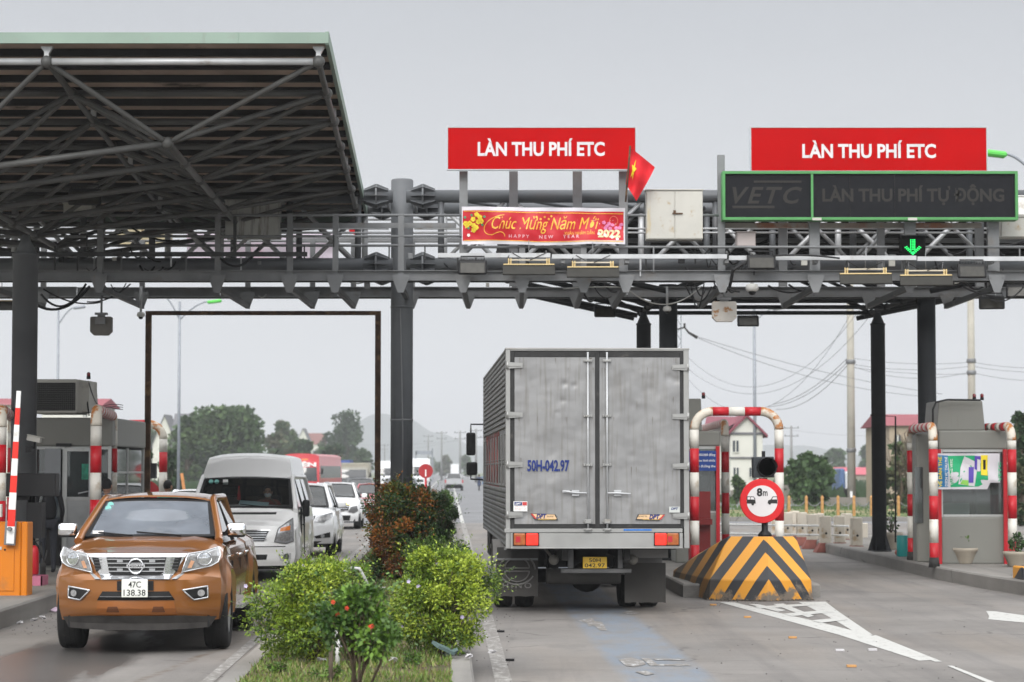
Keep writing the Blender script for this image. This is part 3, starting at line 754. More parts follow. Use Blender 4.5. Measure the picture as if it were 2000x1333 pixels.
# LED board
Y = GF - .2
led = thing('led_board', 'long unlit black display board in a green frame reading LÀN THU PHÍ TỰ ĐỘNG', 'display board', P(1700, 430, Y))
a = P(1412, 336, Y); b = P(1987, 429, Y); lm = M('black_led_face', (.010, .0105, .013), .6, 0, .1, 8, spec=.12); gm = M('green_board_frame', (.075, .26, .085), .5, 0, .15, 2, dirt=((.25, .4, .25), .2, 3))
mb = MB(); mb.b2((a.x, Y + .02, b.z), (b.x, Y + .28, a.z)); mb.build('cabinet', lm, led)
k = .036; xm = Xp(1586, Y, 380)
mb = MB()
mb.b2((a.x - .01, Y - .03, a.z - k), (b.x + .01, Y + .30, a.z + .01)); mb.b2((a.x - .01, Y - .03, b.z - .01), (b.x + .01, Y + .30, b.z + k))
mb.b2((a.x - .012, Y - .031, b.z + k), (a.x + k, Y + .299, a.z - k)); mb.b2((b.x - k, Y - .031, b.z + k), (b.x + .012, Y + .299, a.z - k)); mb.b2((xm - .02, Y - .025, b.z + k), (xm + .02, Y + .02, a.z - k))
mb.build('frame', gm, led)
dot = M('unlit_led_lettering', (.019, .0175, .015), .6, 0, .5, 300)
text('VETC', Xp(1432, Y), Xp(1568, Y), Zp(397, Y), 33 / FPX * Y, Y + .014, dot, led, bold=.02, shear=.3, ext=.002, spacing=1.25)
text('LÀN THU PHÍ TỰ ĐỘNG', Xp(1608, Y), Xp(1964, Y), Zp(393, Y), 25 / FPX * Y, Y + .014, dot, led, bold=.03, ext=.002)
mb = MB(); mb.b2((Xp(1474, Y), Y + .012, Zp(357, Y)), (Xp(1567, Y), Y + .016, Zp(353, Y))); mb.b2((Xp(1432, Y), Y + .012, Zp(407, Y)), (Xp(1514, Y), Y + .016, Zp(402, Y))); mb.build('led_bars', dot, led)
for pxl in (1662, 1750):
 mb = MB(); mb.b2((Xp(pxl, Y) - .004, Y + .008, b.z + k), (Xp(pxl, Y) + .004, Y + .016, a.z - k)); mb.build('panel_joint', black, led)
for pxl in (1595, 1782):
 mb = MB(); mb.b2((Xp(pxl - 8, Y), Y - .05, b.z - .02), (Xp(pxl + 10, Y), Y - .032, b.z + .025)); mb.build('clip', creamp, led)
# Tet banner: a sagging vinyl sheet
Y = GF - .12
ban = thing('new_year_banner', 'wavy red and gold new year banner tied to the gantry below the middle red sign', 'banner', P(1062, 478, Y))
a = P(902, 404, Y); b = P(1221, 478, Y); W = b.x - a.x; Hh = a.z - b.z
def bsurf(u, v, off=0):
 x = a.x + W * u; z = b.z + Hh * v - (.028 * u * (1 if v > .5 else .25) * (v)) + (0.012 * math.sin(u * 9) * (1 - v))
 y = Y + .022 * math.sin(u * 14 + v * 2.4) + .015 * math.sin(u * 31 - v * 5) + .018 * math.sin(v * 5 + u * 6) + .010 * math.sin(u * 60 + v * 14) * (1 - abs(2 * v - 1)) - off
 return (x, y, z)
vin = M('white_vinyl', (.60, .58, .62), .5, 0, .05, 2); vred = M('red_vinyl', (.48, .012, .022), .45, 0, .10, 1.5); gold = M('gold_print', (.80, .43, .055), .4, 0, .25, 14)
mb = MB(); mb.grid(lambda u, v: bsurf(u, v), 60, 10); mb.grid(lambda u, v: bsurf(u, v, -.006), 60, 10, flip=True); mb.build('sheet', vin, ban)
mb = MB(); mb.grid(lambda u, v: bsurf(.006 + u * .985, .10 + v * .80, .004), 60, 10); mb.build('red_field', vred, ban)
def bwarp(p):                                        # lay lettering on the waving sheet
 u = (p[0] - a.x) / W; v = (p[2] - b.z) / Hh; q = bsurf(u, v, .010); return (q[0], q[1], q[2])
def btext(s, x0, x1, yb, cap, mat, **k): return text(s, Xp(x0, Y), Xp(x1, Y), Zp(yb, Y), cap / FPX * Y, Y, mat, ban, ext=.001, rot=bwarp, **k)
btext('Chúc Mừng Năm Mới', 960, 1170, 448, 26, gold, shear=.38)
btext('HAPPY   NEW   YEAR', 994, 1131, 465, 6.5, M('pale_pink_print', (.75, .5, .55), .5), spacing=1.6)
btext('XUÂN NHÂM DẦN', 1102, 1161, 459, 6.5, gold)
btext('2022', 1168, 1212, 464, 15, M('cream_print', (.72, .62, .36), .5, 0, .2, 30), bold=.05)
# swash of the initial, blossoms, lanterns and gold frame lines
def bpt(px_, py_, off=.012):
 return bsurf((Xp(px_, Y) - a.x) / W, (Zp(py_, Y) - b.z) / Hh, off)
def ribbon(pts, wpx):
 mb = MB(); vs = []
 for i, p_ in enumerate(pts):
  q0 = pts[max(i - 1, 0)]; q1 = pts[min(i + 1, len(pts) - 1)]; dx, dy = q1[0] - q0[0], q1[1] - q0[1]; l = math.hypot(dx, dy) or 1
  vs.append(bpt(p_[0] - dy / l * wpx / 2, p_[1] + dx / l * wpx / 2)); vs.append(bpt(p_[0] + dy / l * wpx / 2, p_[1] - dx / l * wpx / 2))
 mb.add(vs, [(2 * i, 2 * i + 1, 2 * i + 3, 2 * i + 2) for i in range(len(pts) - 1)]); return mb
def bez(p, n=18):
 o = []
 for i in range(n + 1):
  t = i / n; o.append(tuple((1 - t) ** 3 * p[0][k] + 3 * (1 - t) ** 2 * t * p[1][k] + 3 * (1 - t) * t * t * p[2][k] + t ** 3 * p[3][k] for k in (0, 1)))
 return o
ribbon(bez([(985, 420), (940, 425), (935, 462), (962, 460)]) + bez([(962, 460), (975, 452), (985, 452), (986, 463)], 8), 1.3).build('gold_swash', gold, ban)
for (x0, y0, x1, y1) in ((906, 413, 1218, 416), (906, 470, 1218, 473)):
 ribbon([(x0 + (x1 - x0) * t / 20, y0 + (y1 - y0) * t / 20) for t in range(21)], 1.3).build('gold_line', gold, ban)
yel = M('yellow_blossom_print', (.80, .62, .05), .5, 0, .2, 40); pnk = M('pink_blossom_print', (.70, .22, .42), .5, 0, .3, 40); grn = M('leaf_print', (.08, .28, .15), .5)
def blossoms(pts, mat, r, nm):
 mb = MB()
 for (cx, cy) in pts:
  for k in range(5):
   an = k * 2 * math.pi / 5 + cx; qx, qy = cx + math.cos(an) * r * .6, cy + math.sin(an) * r * .6
   mb.add([bpt(qx + math.cos(t * math.pi / 3) * r * .55, qy + math.sin(t * math.pi / 3) * r * .55, .014) for t in range(6)], [tuple(range(6))])
 mb.build(nm, mat, ban)
blossoms([(909, 437), (917, 437), (924, 429), (931, 420), (937, 425), (925, 441), (934, 434), (925, 450), (912, 441), (940, 433), (930, 445)], yel, 4.6, 'yellow_blossoms')
blossoms([(1180, 434), (1186, 441), (1192, 447), (1197, 439), (1204, 446), (1211, 445), (1190, 436), (1183, 446), (1214, 438)], pnk, 3.6, 'pink_blossoms')
blossoms([(908, 425), (942, 440), (915, 446), (946, 424), (921, 421)], grn, 2.4, 'leaves')
blossoms([(1170, 458), (1182, 460), (1196, 464), (1206, 468), (915, 460)], M('white_blossom_print', (.78, .72, .68), .5), 3, 'white_blossoms')
blossoms([(1048, 423), (1056, 427), (1064, 423), (1072, 427), (1077, 421)], gold, 2.0, 'lanterns')
ribbon([(1199 + 8 * math.cos(t), 430 + 9 * math.sin(t)) for t in [k * math.pi / 10 for k in range(21)]], 1.2).build('fan_ring', M('coral_print', (.75, .2, .12), .5), ban)
# flags
flagred = M('red_flag_cloth', (.60, .012, .02), .7, 0, .12, 5)
Y = GF - .5
fg = thing('national_flag', 'red flag with a yellow star hanging off the red sign post', 'flag', P(1223, 395, Y))
mb = MB(); mb.tube([P(1222, 395, Y), P(1231, 285, Y)], .016, 8); mb.build('flag_pole', rust, fg)
def fl(u, v):
 tx = 1230 - 8 * (1 - v); ty = 288 + (1 - v) * 72
 ex = 1279 - 36 * (1 - v) ** 1.1; ey = 327 + (1 - v) * 66
 x = tx + (ex - tx) * u; y = ty + (ey - ty) * u ** 1.05
 return tuple(P(x, y, Y + .05 * math.sin(u * 7 + v * 2) + .03 * math.sin(v * 9)))
mb = MB(); mb.grid(fl, 16, 14); mb.build('cloth', flagred, fg)
mb = MB(); c_ = []
for k in range(10):
 an = math.pi / 2 + k * math.pi / 5; r_ = 1 if k % 2 == 0 else .40
 u, v = .30 + .16 * r_ * math.cos(an) * .75, .52 + .30 * r_ * math.sin(an); q = fl(u, v); c_.append((q[0], q[1] - .02, q[2]))
ctr = fl(.30, .52); mb.add(c_ + [(ctr[0], ctr[1] - .02, ctr[2])], [(k, (k + 1) % 10, 10) for k in range(10)]); mb.build('star', M('yellow_star', (.80, .60, .03), .6), fg)
Y = GB + .3
mb = MB(); mb.grid(lambda u, v: tuple(P(682 + 13 * u, 422 + 32 * (1 - v) + 6 * u * (1 - v), Y + .03 * math.sin(6 * u))), 5, 5)
tag(mb.build('small_flag', flagred, loc=P(690, 455, Y)), 'small red flag on the rear catwalk left of the big pillar', 'flag')
Y = GB + .6
bb = MB(); bb.grid(lambda u, v: tuple(P(365 + 290 * u, 452 + 60 * (1 - v) + 8 * math.sin(3 * u), Y + .05 * math.sin(u * 20) + .04 * math.sin(v * 6))), 40, 6)
tag(bb.build('banner_back', M('show_through_vinyl', (.60, .53, .60), .5, 0, .1, 1, dirt=((.60, .30, .38), .45, 1.0, .2)), loc=P(510, 512, Y)), 'back of a pinkish white banner on the far rail left of the pillar', 'banner')
# cabinets
def cabinet(label, x0, x1, y0, y1, Y, mat=creamp, doors=2, name='control_cabinet', depth=.35):
 th = thing(name, label, 'cabinet', P((x0 + x1) / 2, y1, Y)); a = P(x0, y0, Y); b = P(x1, y1, Y)
 mb = MB(); mb.b2((a.x, Y, b.z), (b.x, Y + depth, a.z)); mb.build('housing', mat, th, bevel=.006)
 wdt = (b.x - a.x) / doors
 for k in range(doors):
  mb = MB(); mb.b2((a.x + k * wdt + .012, Y - .014, b.z + .014), (a.x + (k + 1) * wdt - .006, Y - .001, a.z - .02)); d = mb.build('door', mat, th, bevel=.003)
 if doors > 1:
  mb = MB(); cx_ = a.x + wdt; zc = (a.z + b.z) / 2; mb.box((cx_ + .05, Y - .03, zc + .02), (.18, .02, .02)); mb.box((cx_, Y - .03, zc + .05), (.04, .02, .05)); mb.build('latch', rust, th)
 mb = MB(); mb.b2((a.x - .015, Y - .03, a.z), (b.x + .015, Y + depth + .02, a.z + .015)); mb.build('lid', mat, th)
 return th
cabinet('white two-door control cabinet with rust stains right of the flag', 1262, 1373, 372, 468, GF - .1)
cabinet('streaked grey steel cabinet half hidden under the canopy tip', 440, 546, 392, 465, GF + .2, M('streaked_zinc', (.36, .36, .34), .55, .3, .15, 2, streak=((.13, .12, .10), .5, 1.6)))
cabinet('cream cabinet at the far right end of the gantry', 1955, 2030, 424, 464, GF + .5, doors=1)
cabinet('white cabinet above the cream one at the right end', 1987, 2040, 384, 421, GF + .9, whitep, doors=1)
cabinet('yellowed cabinet behind the rails under the canopy', 225, 332, 436, 480, GB + .4, M('yellowed_cabinet_paint', (.48, .42, .27), .6, 0, .2, 1.5, dirt=((.5, .3, .1), .2, 1.2)), doors=2)
cabinet('small pale equipment box left under the canopy', 124, 180, 398, 420, GF + .9, M('pale_box_paint', (.55, .55, .5), .5), doors=1)
cabinet('small pinkish box below the left half of the display board', 1439, 1476, 454, 482, GF + .2, M('pink_grey_box_paint', (.50, .44, .43), .6, 0, .08, 2), doors=1)
# antennas, all alike
def antenna_proto():
 t = thing('toll_antenna', 'x', 'antenna', (0, 0, 0), world=False)
 pa = M('antenna_panel_grey', (.030, .029, .025), .7, 0, .15, 6); ye = M('cream_edge', (.62, .48, .24), .5, 0, .1, 5)
 mb = MB(); mb.box((0, -.02, -.10), (.90, .035, .24), (R(-38), 0, 0)); mb.build('panel', pa, t, bevel=.006)
 mb = MB(); mb.box((0, .035, -.005), (.88, .06, .02)); mb.build('top_edge', ye, t)
 for sx in (-.33, .33):
  mb = MB(); mb.b2((sx - .03, .03, .005), (sx - .012, .10, .10)); mb.b2((sx + .012, .03, .005), (sx + .03, .10, .10)); mb.b2((sx - .03, .101, .02), (sx + .03, .108, .09)); mb.build('bracket', ye, t)
 mb = MB(); mb.box((0, .06, .075), (.66, .03, .022)); mb.build('tilt_bar', M('cream_tilt_bar', (.55, .5, .4), .5), t)
 mb = MB(); mb.tube([(0, .07, .09), (0, .07, .42)], .008, 6); mb.tube([(-.28, .07, .09), (-.3, .1, .24)], .01, 6); mb.tube([(.28, .07, .09), (.3, .1, .24)], .01, 6); mb.build('hanger_rod', galv, t)
 mb = MB(); mb.tube([(-.29, .05, .2), (-.12, .04, .10)], .007, 5); mb.tube([(.3, .05, .2), (.02, .04, .07)], .007, 5); mb.tube([(-.3, .1, .24), (-.36, .05, .12), (-.35, .05, -.02)], .009, 5); mb.build('lead', cable, t)
 return t
an0 = antenna_proto(); YA = GF - .45
for k, (x_, y_, rz, lab) in enumerate(((1033, 516, 0, 'flat tilted toll antenna under the left half of the Tết banner'), (1158, 521, 0, 'flat tilted toll antenna under the right half of the Tết banner'),
         (1691, 534, R(-4), 'flat tilted toll antenna left of the green arrow signal'), (1809, 537, R(-4), 'flat tilted toll antenna just under the green arrow signal'), (2, 587, 0, 'flat antenna at the left edge behind the canopy column'))):
 if k == 0: o = an0; o.location = P(x_, y_, YA); o['label'] = lab; o['group'] = 'toll antennas on the rail'
 else: place_copy(an0, P(x_, y_, YA if k < 4 else GB), rz, lab, 'toll antennas on the rail')
floodlight(923, 518, GF - .5, 'floodlight left of the two antennas under the Tết banner')
floodlight(1487, 508, GF - .5, 'floodlight under the left half of the display board')
floodlight(1898, 525, GF - .5, 'tilted floodlight under the right end of the display board')
floodlight(1181, 606, GB + .4, 'black floodlight hanging above the left part of the box truck', .15, .85)
floodlight(1461, 624, GB + .4, 'black floodlight hanging right of the rust-stained box', 0, .85)
floodlight(1937, 588, GF + .5, 'floodlight hanging at the right end under the gantry', -.2, .9)
floodlight(1990, 565, GF + .7, 'floodlight half cut off at the right picture edge', -.3, .9)
floodlight(166, 380, 36.5, 'black floodlight under the canopy roof', .1, 1.0)
floodlight(1012, 545, GB, 'small floodlight seen from behind below the antennas', 3.0, .5)
# lane arrow signal
Y = GF - .3
sg = thing('lane_signal', 'black signal box with a green lit arrow pointing down', 'signal', P(1783, 505, Y))
a = P(1759, 461, Y); b = P(1808, 503, Y)
mb = MB(); mb.b2((a.x, Y, b.z), (b.x, Y + .18, a.z)); mb.build('housing', M('signal_black', (.004, .004, .004), .9, spec=.05), sg, bevel=.008)
mb = MB(); mb.b2((a.x - .01, Y - .08, a.z), (b.x + .01, Y, a.z + .012)); mb.build('visor', black, sg)
gl_ = M('green_led', (.02, .6, .15), .4, emis=((.02, 1.0, .16), 1.3))
mb = MB(); dots = []
for r_ in range(0, 7): dots += [(1781 + 4.2 * c, 469 + r_ * 3.1) for c in (-.5, .5, 1.3)]
for k in range(6): dots += [(1783 - 15 + k * 2.9, 484 + k * 2.6), (1783 - 12 + k * 2.6, 482.5 + k * 2.6), (1783 + 15 - k * 2.9, 484 + k * 2.6), (1783 + 12 - k * 2.6, 482.5 + k * 2.6)]
for (x_, y_) in dots:
 q = P(x_, y_, Y - .006); mb.ball(q, .012, 6, 4)
mb.build('arrow_lights', gl_, sg)
# dome cameras and octagonal boxes
camw = M('camera_housing_white', (.62, .62, .60), .4, 0, .05, 3, dirt=((.4, .36, .3), .2, 4))
def dome(label, px_, py_, Y, ztop_px, s=1.0):
 c = P(px_, py_, Y); th = thing('dome_camera', label, 'camera', c, group='dome cameras')
 mb = MB(); mb.tube([(c.x, Y, c.z + .1 * s), (c.x, Y, Zp(ztop_px, Y))], .038 * s if s < 1.2 else .03, 10); mb.build('drop_pipe', galv_l, th)
 mb = MB(); mb.lathe([(.03 * s, c.z + .12 * s), (.11 * s, c.z + .10 * s), (.13 * s, c.z + .03 * s), (.12 * s, c.z - .02 * s), (.08 * s, c.z - .04 * s)], (c.x, Y, 0), 16); mb.build('housing', camw, th)
 mb = MB(); mb.ball((c.x, Y, c.z - .04 * s), .075 * s); mb.build('dome', black, th)
dome('dome camera on a white drop pipe left of the rusty height bar', 275, 617, GB - .8, 560, .62)
dome('dome camera on a pale drop pipe left of the big dark column', 1303, 606, GB - .8, 560, .62)
dome('dome camera under the gantry right of the rust-stained box', 1469, 566, GF + .8, 548, .9)
def octbox(label, px_, py_, wpx, hpx, Y, mat):
 c = P(px_, py_, Y); th = thing('octagonal_box', label, 'antenna box', c, group='octagonal boxes under the gantry')
 w_ = wpx / FPX * Y / 2; h_ = hpx / FPX * Y / 2; k = w_ * .35
 mb = MB(); mb.xz([(c.x - w_ + k * .3, c.z + h_), (c.x + w_ - k * .3, c.z + h_), (c.x + w_, c.z + h_ - k * .3), (c.x + w_, c.z - h_ + k), (c.x + w_ - k, c.z - h_), (c.x - w_ + k, c.z - h_), (c.x - w_, c.z - h_ + k), (c.x - w_, c.z + h_ - k * .3)], Y, Y + .12); mb.build('housing', mat, th, bevel=.008)
 mb = MB(); mb.b2((c.x - w_ * .55, Y - .02, c.z + h_ + .03), (c.x + w_ * .55, Y + .1, c.z + h_ + .07)); mb.tube([(c.x, Y + .05, c.z + h_), (c.x, Y + .05, c.z + h_ + .38)], .02, 8); mb.b2((c.x - w_ * .35, Y + .03, c.z + h_ - .02), (c.x + w_ * .35, Y + .06, c.z + h_ + .04)); mb.build('hanger', galv, th)
 return th
octbox('grey octagonal box hanging left of the rusty height bar', 197, 637, 43, 37, GF + .9, M('grey_brown_box', (.15, .14, .125), .6, 0, .15, 3, dirt=((.28, .22, .15), .25, 3)))
octbox('rust-stained white octagonal box hanging under the gantry', 1415, 609, 48, 40, GF + .9, M('rust_stained_box', (.52, .49, .45), .6, 0, .1, 4, dirt=((.33, .17, .07), .42, 7, .06)))
t_ = P(197, 625, GF + .88); mb = MB(); mb.b2((t_.x - .10, t_.y - .03, t_.z - .08), (t_.x + .08, t_.y - .001, t_.z + .05)); tag(mb.build('bracket_plate', galv, loc=t_), 'small mounting plate on the face of the grey octagonal box', 'plate')
# rusty height limiter
Y = 47.0
hl = thing('height_bar', 'rusty steel goalpost height limiter over the left lane', 'height limiter', (Xp(516, Y), Y, 0))
zz = Zp(612, Y); xa, xb = Xp(290.5, Y), Xp(738.5, Y)
for x_ in (xa, xb):
 mb = MB(); mb.b2((x_ - .055, Y - .05, .0), (x_ - .03, Y + .05, zz + .04)); mb.b2((x_ + .03, Y - .05, .0), (x_ + .055, Y + .05, zz + .04)); mb.b2((x_ - .03, Y - .03, 0), (x_ + .03, Y + .03, zz + .04)); mb.build('post', rust, hl)
mb = MB(); mb.b2((xa + .056, Y - .05, zz - .04), (xb - .056, Y + .05, zz + .04)); mb.build('crossbar', rust, hl)
# ================================================================ FAR CANOPY (right, behind the gantry)
BAY2 = 1.85
YS2 = [46.3 + BAY2 * k for k in range(5)]
c2x = (Xp(1257, 52) + .0258 * 52, Xp(1714, 52) + .0258 * 52)
XT2 = [c2x[0] - 2.6, (c2x[0] + c2x[1]) / 2, c2x[1] + 3.3]
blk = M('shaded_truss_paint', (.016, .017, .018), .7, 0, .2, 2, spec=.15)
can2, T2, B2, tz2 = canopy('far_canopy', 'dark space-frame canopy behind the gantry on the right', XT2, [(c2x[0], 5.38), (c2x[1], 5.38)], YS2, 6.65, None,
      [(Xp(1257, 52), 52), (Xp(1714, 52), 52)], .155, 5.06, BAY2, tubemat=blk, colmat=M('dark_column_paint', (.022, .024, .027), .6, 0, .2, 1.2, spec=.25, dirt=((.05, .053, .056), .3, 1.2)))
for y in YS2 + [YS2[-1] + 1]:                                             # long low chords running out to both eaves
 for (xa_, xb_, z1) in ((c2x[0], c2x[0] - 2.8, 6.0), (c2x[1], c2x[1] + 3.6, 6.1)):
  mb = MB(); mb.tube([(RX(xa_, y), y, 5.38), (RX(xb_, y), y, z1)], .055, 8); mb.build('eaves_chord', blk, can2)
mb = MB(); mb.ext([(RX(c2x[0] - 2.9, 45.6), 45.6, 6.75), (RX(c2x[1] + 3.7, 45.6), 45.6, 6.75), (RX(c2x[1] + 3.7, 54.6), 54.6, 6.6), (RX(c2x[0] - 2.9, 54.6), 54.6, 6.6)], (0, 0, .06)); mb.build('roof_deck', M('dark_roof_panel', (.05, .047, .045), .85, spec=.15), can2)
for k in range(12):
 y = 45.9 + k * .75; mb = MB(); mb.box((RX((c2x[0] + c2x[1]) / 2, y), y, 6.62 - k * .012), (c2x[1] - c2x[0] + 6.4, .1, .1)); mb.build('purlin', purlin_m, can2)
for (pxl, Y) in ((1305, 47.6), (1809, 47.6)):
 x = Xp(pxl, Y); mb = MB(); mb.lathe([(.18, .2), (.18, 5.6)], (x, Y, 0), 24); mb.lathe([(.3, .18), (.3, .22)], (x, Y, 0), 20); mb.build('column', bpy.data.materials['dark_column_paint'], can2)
# ================================================================ VEHICLES (local axes: x across, nose towards -y, y=0 at the bumper)
def interp(tab, t):
 if t <= tab[0][0]: return tab[0][1]
 for (a, b) in zip(tab, tab[1:]):
  if t <= b[0]:
   k = (t - a[0]) / (b[0] - a[0]); k = k * k * (3 - 2 * k) * .5 + k * .5
   return a[1] + (b[1] - a[1]) * k
 return tab[-1][1]
def sstep(a, b, x):
 t = min(1, max(0, (x - a) / (b - a))); return t * t * (3 - 2 * t)
def warpbox(fn, nx, ny, nz):
 mb = MB()
 U = [-1 + 2 * i / nx for i in range(nx + 1)]; V = [j / ny for j in range(ny + 1)]; Wl = [k / nz for k in range(nz + 1)]
 def face(f, na, nb, flip):
  vs = [f(i, j) for j in range(nb + 1) for i in range(na + 1)]; fs = []
  for j in range(nb):
   for i in range(na):
    q = (j * (na + 1) + i, j * (na + 1) + i + 1, (j + 1) * (na + 1) + i + 1, (j + 1) * (na + 1) + i)
    fs.append(q[::-1] if flip else q)
  mb.add(vs, fs, 0, True)
 face(lambda i, j: fn(U[i], V[j], 0), nx, ny, True); face(lambda i, j: fn(U[i], V[j], 1), nx, ny, False)
 face(lambda i, k: fn(U[i], 0, Wl[k]), nx, nz, False); face(lambda i, k: fn(U[i], 1, Wl[k]), nx, nz, True)
 face(lambda j, k: fn(-1, V[j], Wl[k]), ny, nz, True); face(lambda j, k: fn(1, V[j], Wl[k]), ny, nz, False)
 return mb
def sharp(o, ang=32):
 o.data.polygons.foreach_set('use_smooth', [True] * len(o.data.polygons))
 o.data.set_sharp_from_angle(angle=R(ang)); return o
def cut(o, cutter_mb):
 c = cutter_mb.build('cutter', list(o.data.materials), fix=True)
 c.data.polygons.foreach_set('material_index', [1] * len(c.data.polygons))
 md = o.modifiers.new('b', 'BOOLEAN'); md.operation = 'DIFFERENCE'; md.object = c; md.solver = 'EXACT'
 dg = bpy.context.evaluated_depsgraph_get(); dg.update()
 me = bpy.data.meshes.new_from_object(o.evaluated_get(dg))
 o.modifiers.clear(); old = o.data; o.data = me; bpy.data.meshes.remove(old)
 bpy.data.objects.remove(c)
 return o
def patch(outline, surf, off, thick=.012, step=.06, mi=0, mb=None, hole=None):
 """plate that follows the surface y=surf(x,z), with its own thickness"""
 bm = bmesh.new()
 vs = [bm.verts.new((p[0], 0, p[1])) for p in outline]; f = bm.faces.new(vs)
 bmesh.ops.triangulate(bm, faces=[f])
 xs = [p[0] for p in outline]; zs = [p[1] for p in outline]
 for lo, hi, n, ax in ((min(xs), max(xs), (1, 0, 0), 0), (min(zs), max(zs), (0, 0, 1), 2)):
  k = math.ceil((lo + 1e-3) / step)
  while k * step < hi - 1e-3:
   co = [0, 0, 0]; co[ax] = k * step
   bmesh.ops.bisect_plane(bm, geom=bm.verts[:] + bm.edges[:] + bm.faces[:], plane_co=co, plane_no=n, dist=1e-4)
   k += 1
 bm.normal_update()
 if sum(f.normal.y * f.calc_area() for f in bm.faces) > 0: bmesh.ops.reverse_faces(bm, faces=bm.faces[:])
 bm.verts.index_update()
 V = [(v.co.x, v.co.z) for v in bm.verts]; F = [[v.index for v in f.verts] for f in bm.faces]
 bd = [(e.link_loops[0].vert.index, e.link_loops[0].link_loop_next.vert.index) for e in bm.edges if len(e.link_loops) == 1]
 bm.free(); n = len(V)
 vv = [(x, surf(x, z) - off, z) for x, z in V] + [(x, surf(x, z) - off + thick, z) for x, z in V]
 FF = F + [(b, a, a + n, b + n) for a, b in bd]
 mb = mb or MB(); mb.add(vv, FF, mi, False); return mb
def mir(o): return [(-x, z) for x, z in reversed(o)]
tyre_m = rubber
rim_m = M('alloy_rim', (.45, .46, .47), .35, .6, .1, 6, dirt=((.2, .17, .14), .3, 5))
well_m = M('wheel_well_black', (.012, .012, .012), .9)
def wheel(parent, x, y, r, wd, side, rim=rim_m, spokes=6):
 c = (x, y, r)
 mb = MB(); s = side
 mb.lathe([(r * .28, x + s * wd * .30), (r * .20, x + s * wd * .38), (.01, x + s * wd * .38)], (0, y, r), 14, 0, 'X')
 hub = mb.build('wheel', rim, parent, fix=True)
 mb = MB(); mb.lathe([(r * .62, x - wd / 2), (r * .93, x - wd / 2), (r * .985, x - wd * .42), (r, x - wd * .3), (r, x + wd * .3), (r * .985, x + wd * .42), (r * .93, x + wd / 2), (r * .62, x + wd / 2), (r * .60, x + s * wd * .2)], (0, y, r), 32, 0, 'X')
 for k in (-.2, 0, .2): mb.lathe([(r * 1.002, x + k * wd - .006), (r * 1.006, x + k * wd - .004), (r * 1.006, x + k * wd + .004), (r * 1.002, x + k * wd + .006)], (0, y, r), 32, 0, 'X')
 mb.build('tyre', tyre_m, hub, fix=True)
 mb = MB()
 mb.lathe([(r * .63, x + s * wd * .44), (r * .58, x + s * wd * .40), (r * .57, x + s * wd * .1), (r * .2, x + s * wd * .05)], (0, y, r), 24, 0, 'X')
 for k in range(spokes):
  an = 2 * math.pi * k / spokes
  a = Vector((x + s * wd * .34, y + math.cos(an) * r * .15, r + math.sin(an) * r * .15)); b = Vector((x + s * wd * .38, y + math.cos(an) * r * .6, r + math.sin(an) * r * .6))
  mb.bar(a, b, .05, .035, up=(1, 0, 0))
 mb.build('rim', rim, hub)
 return hub
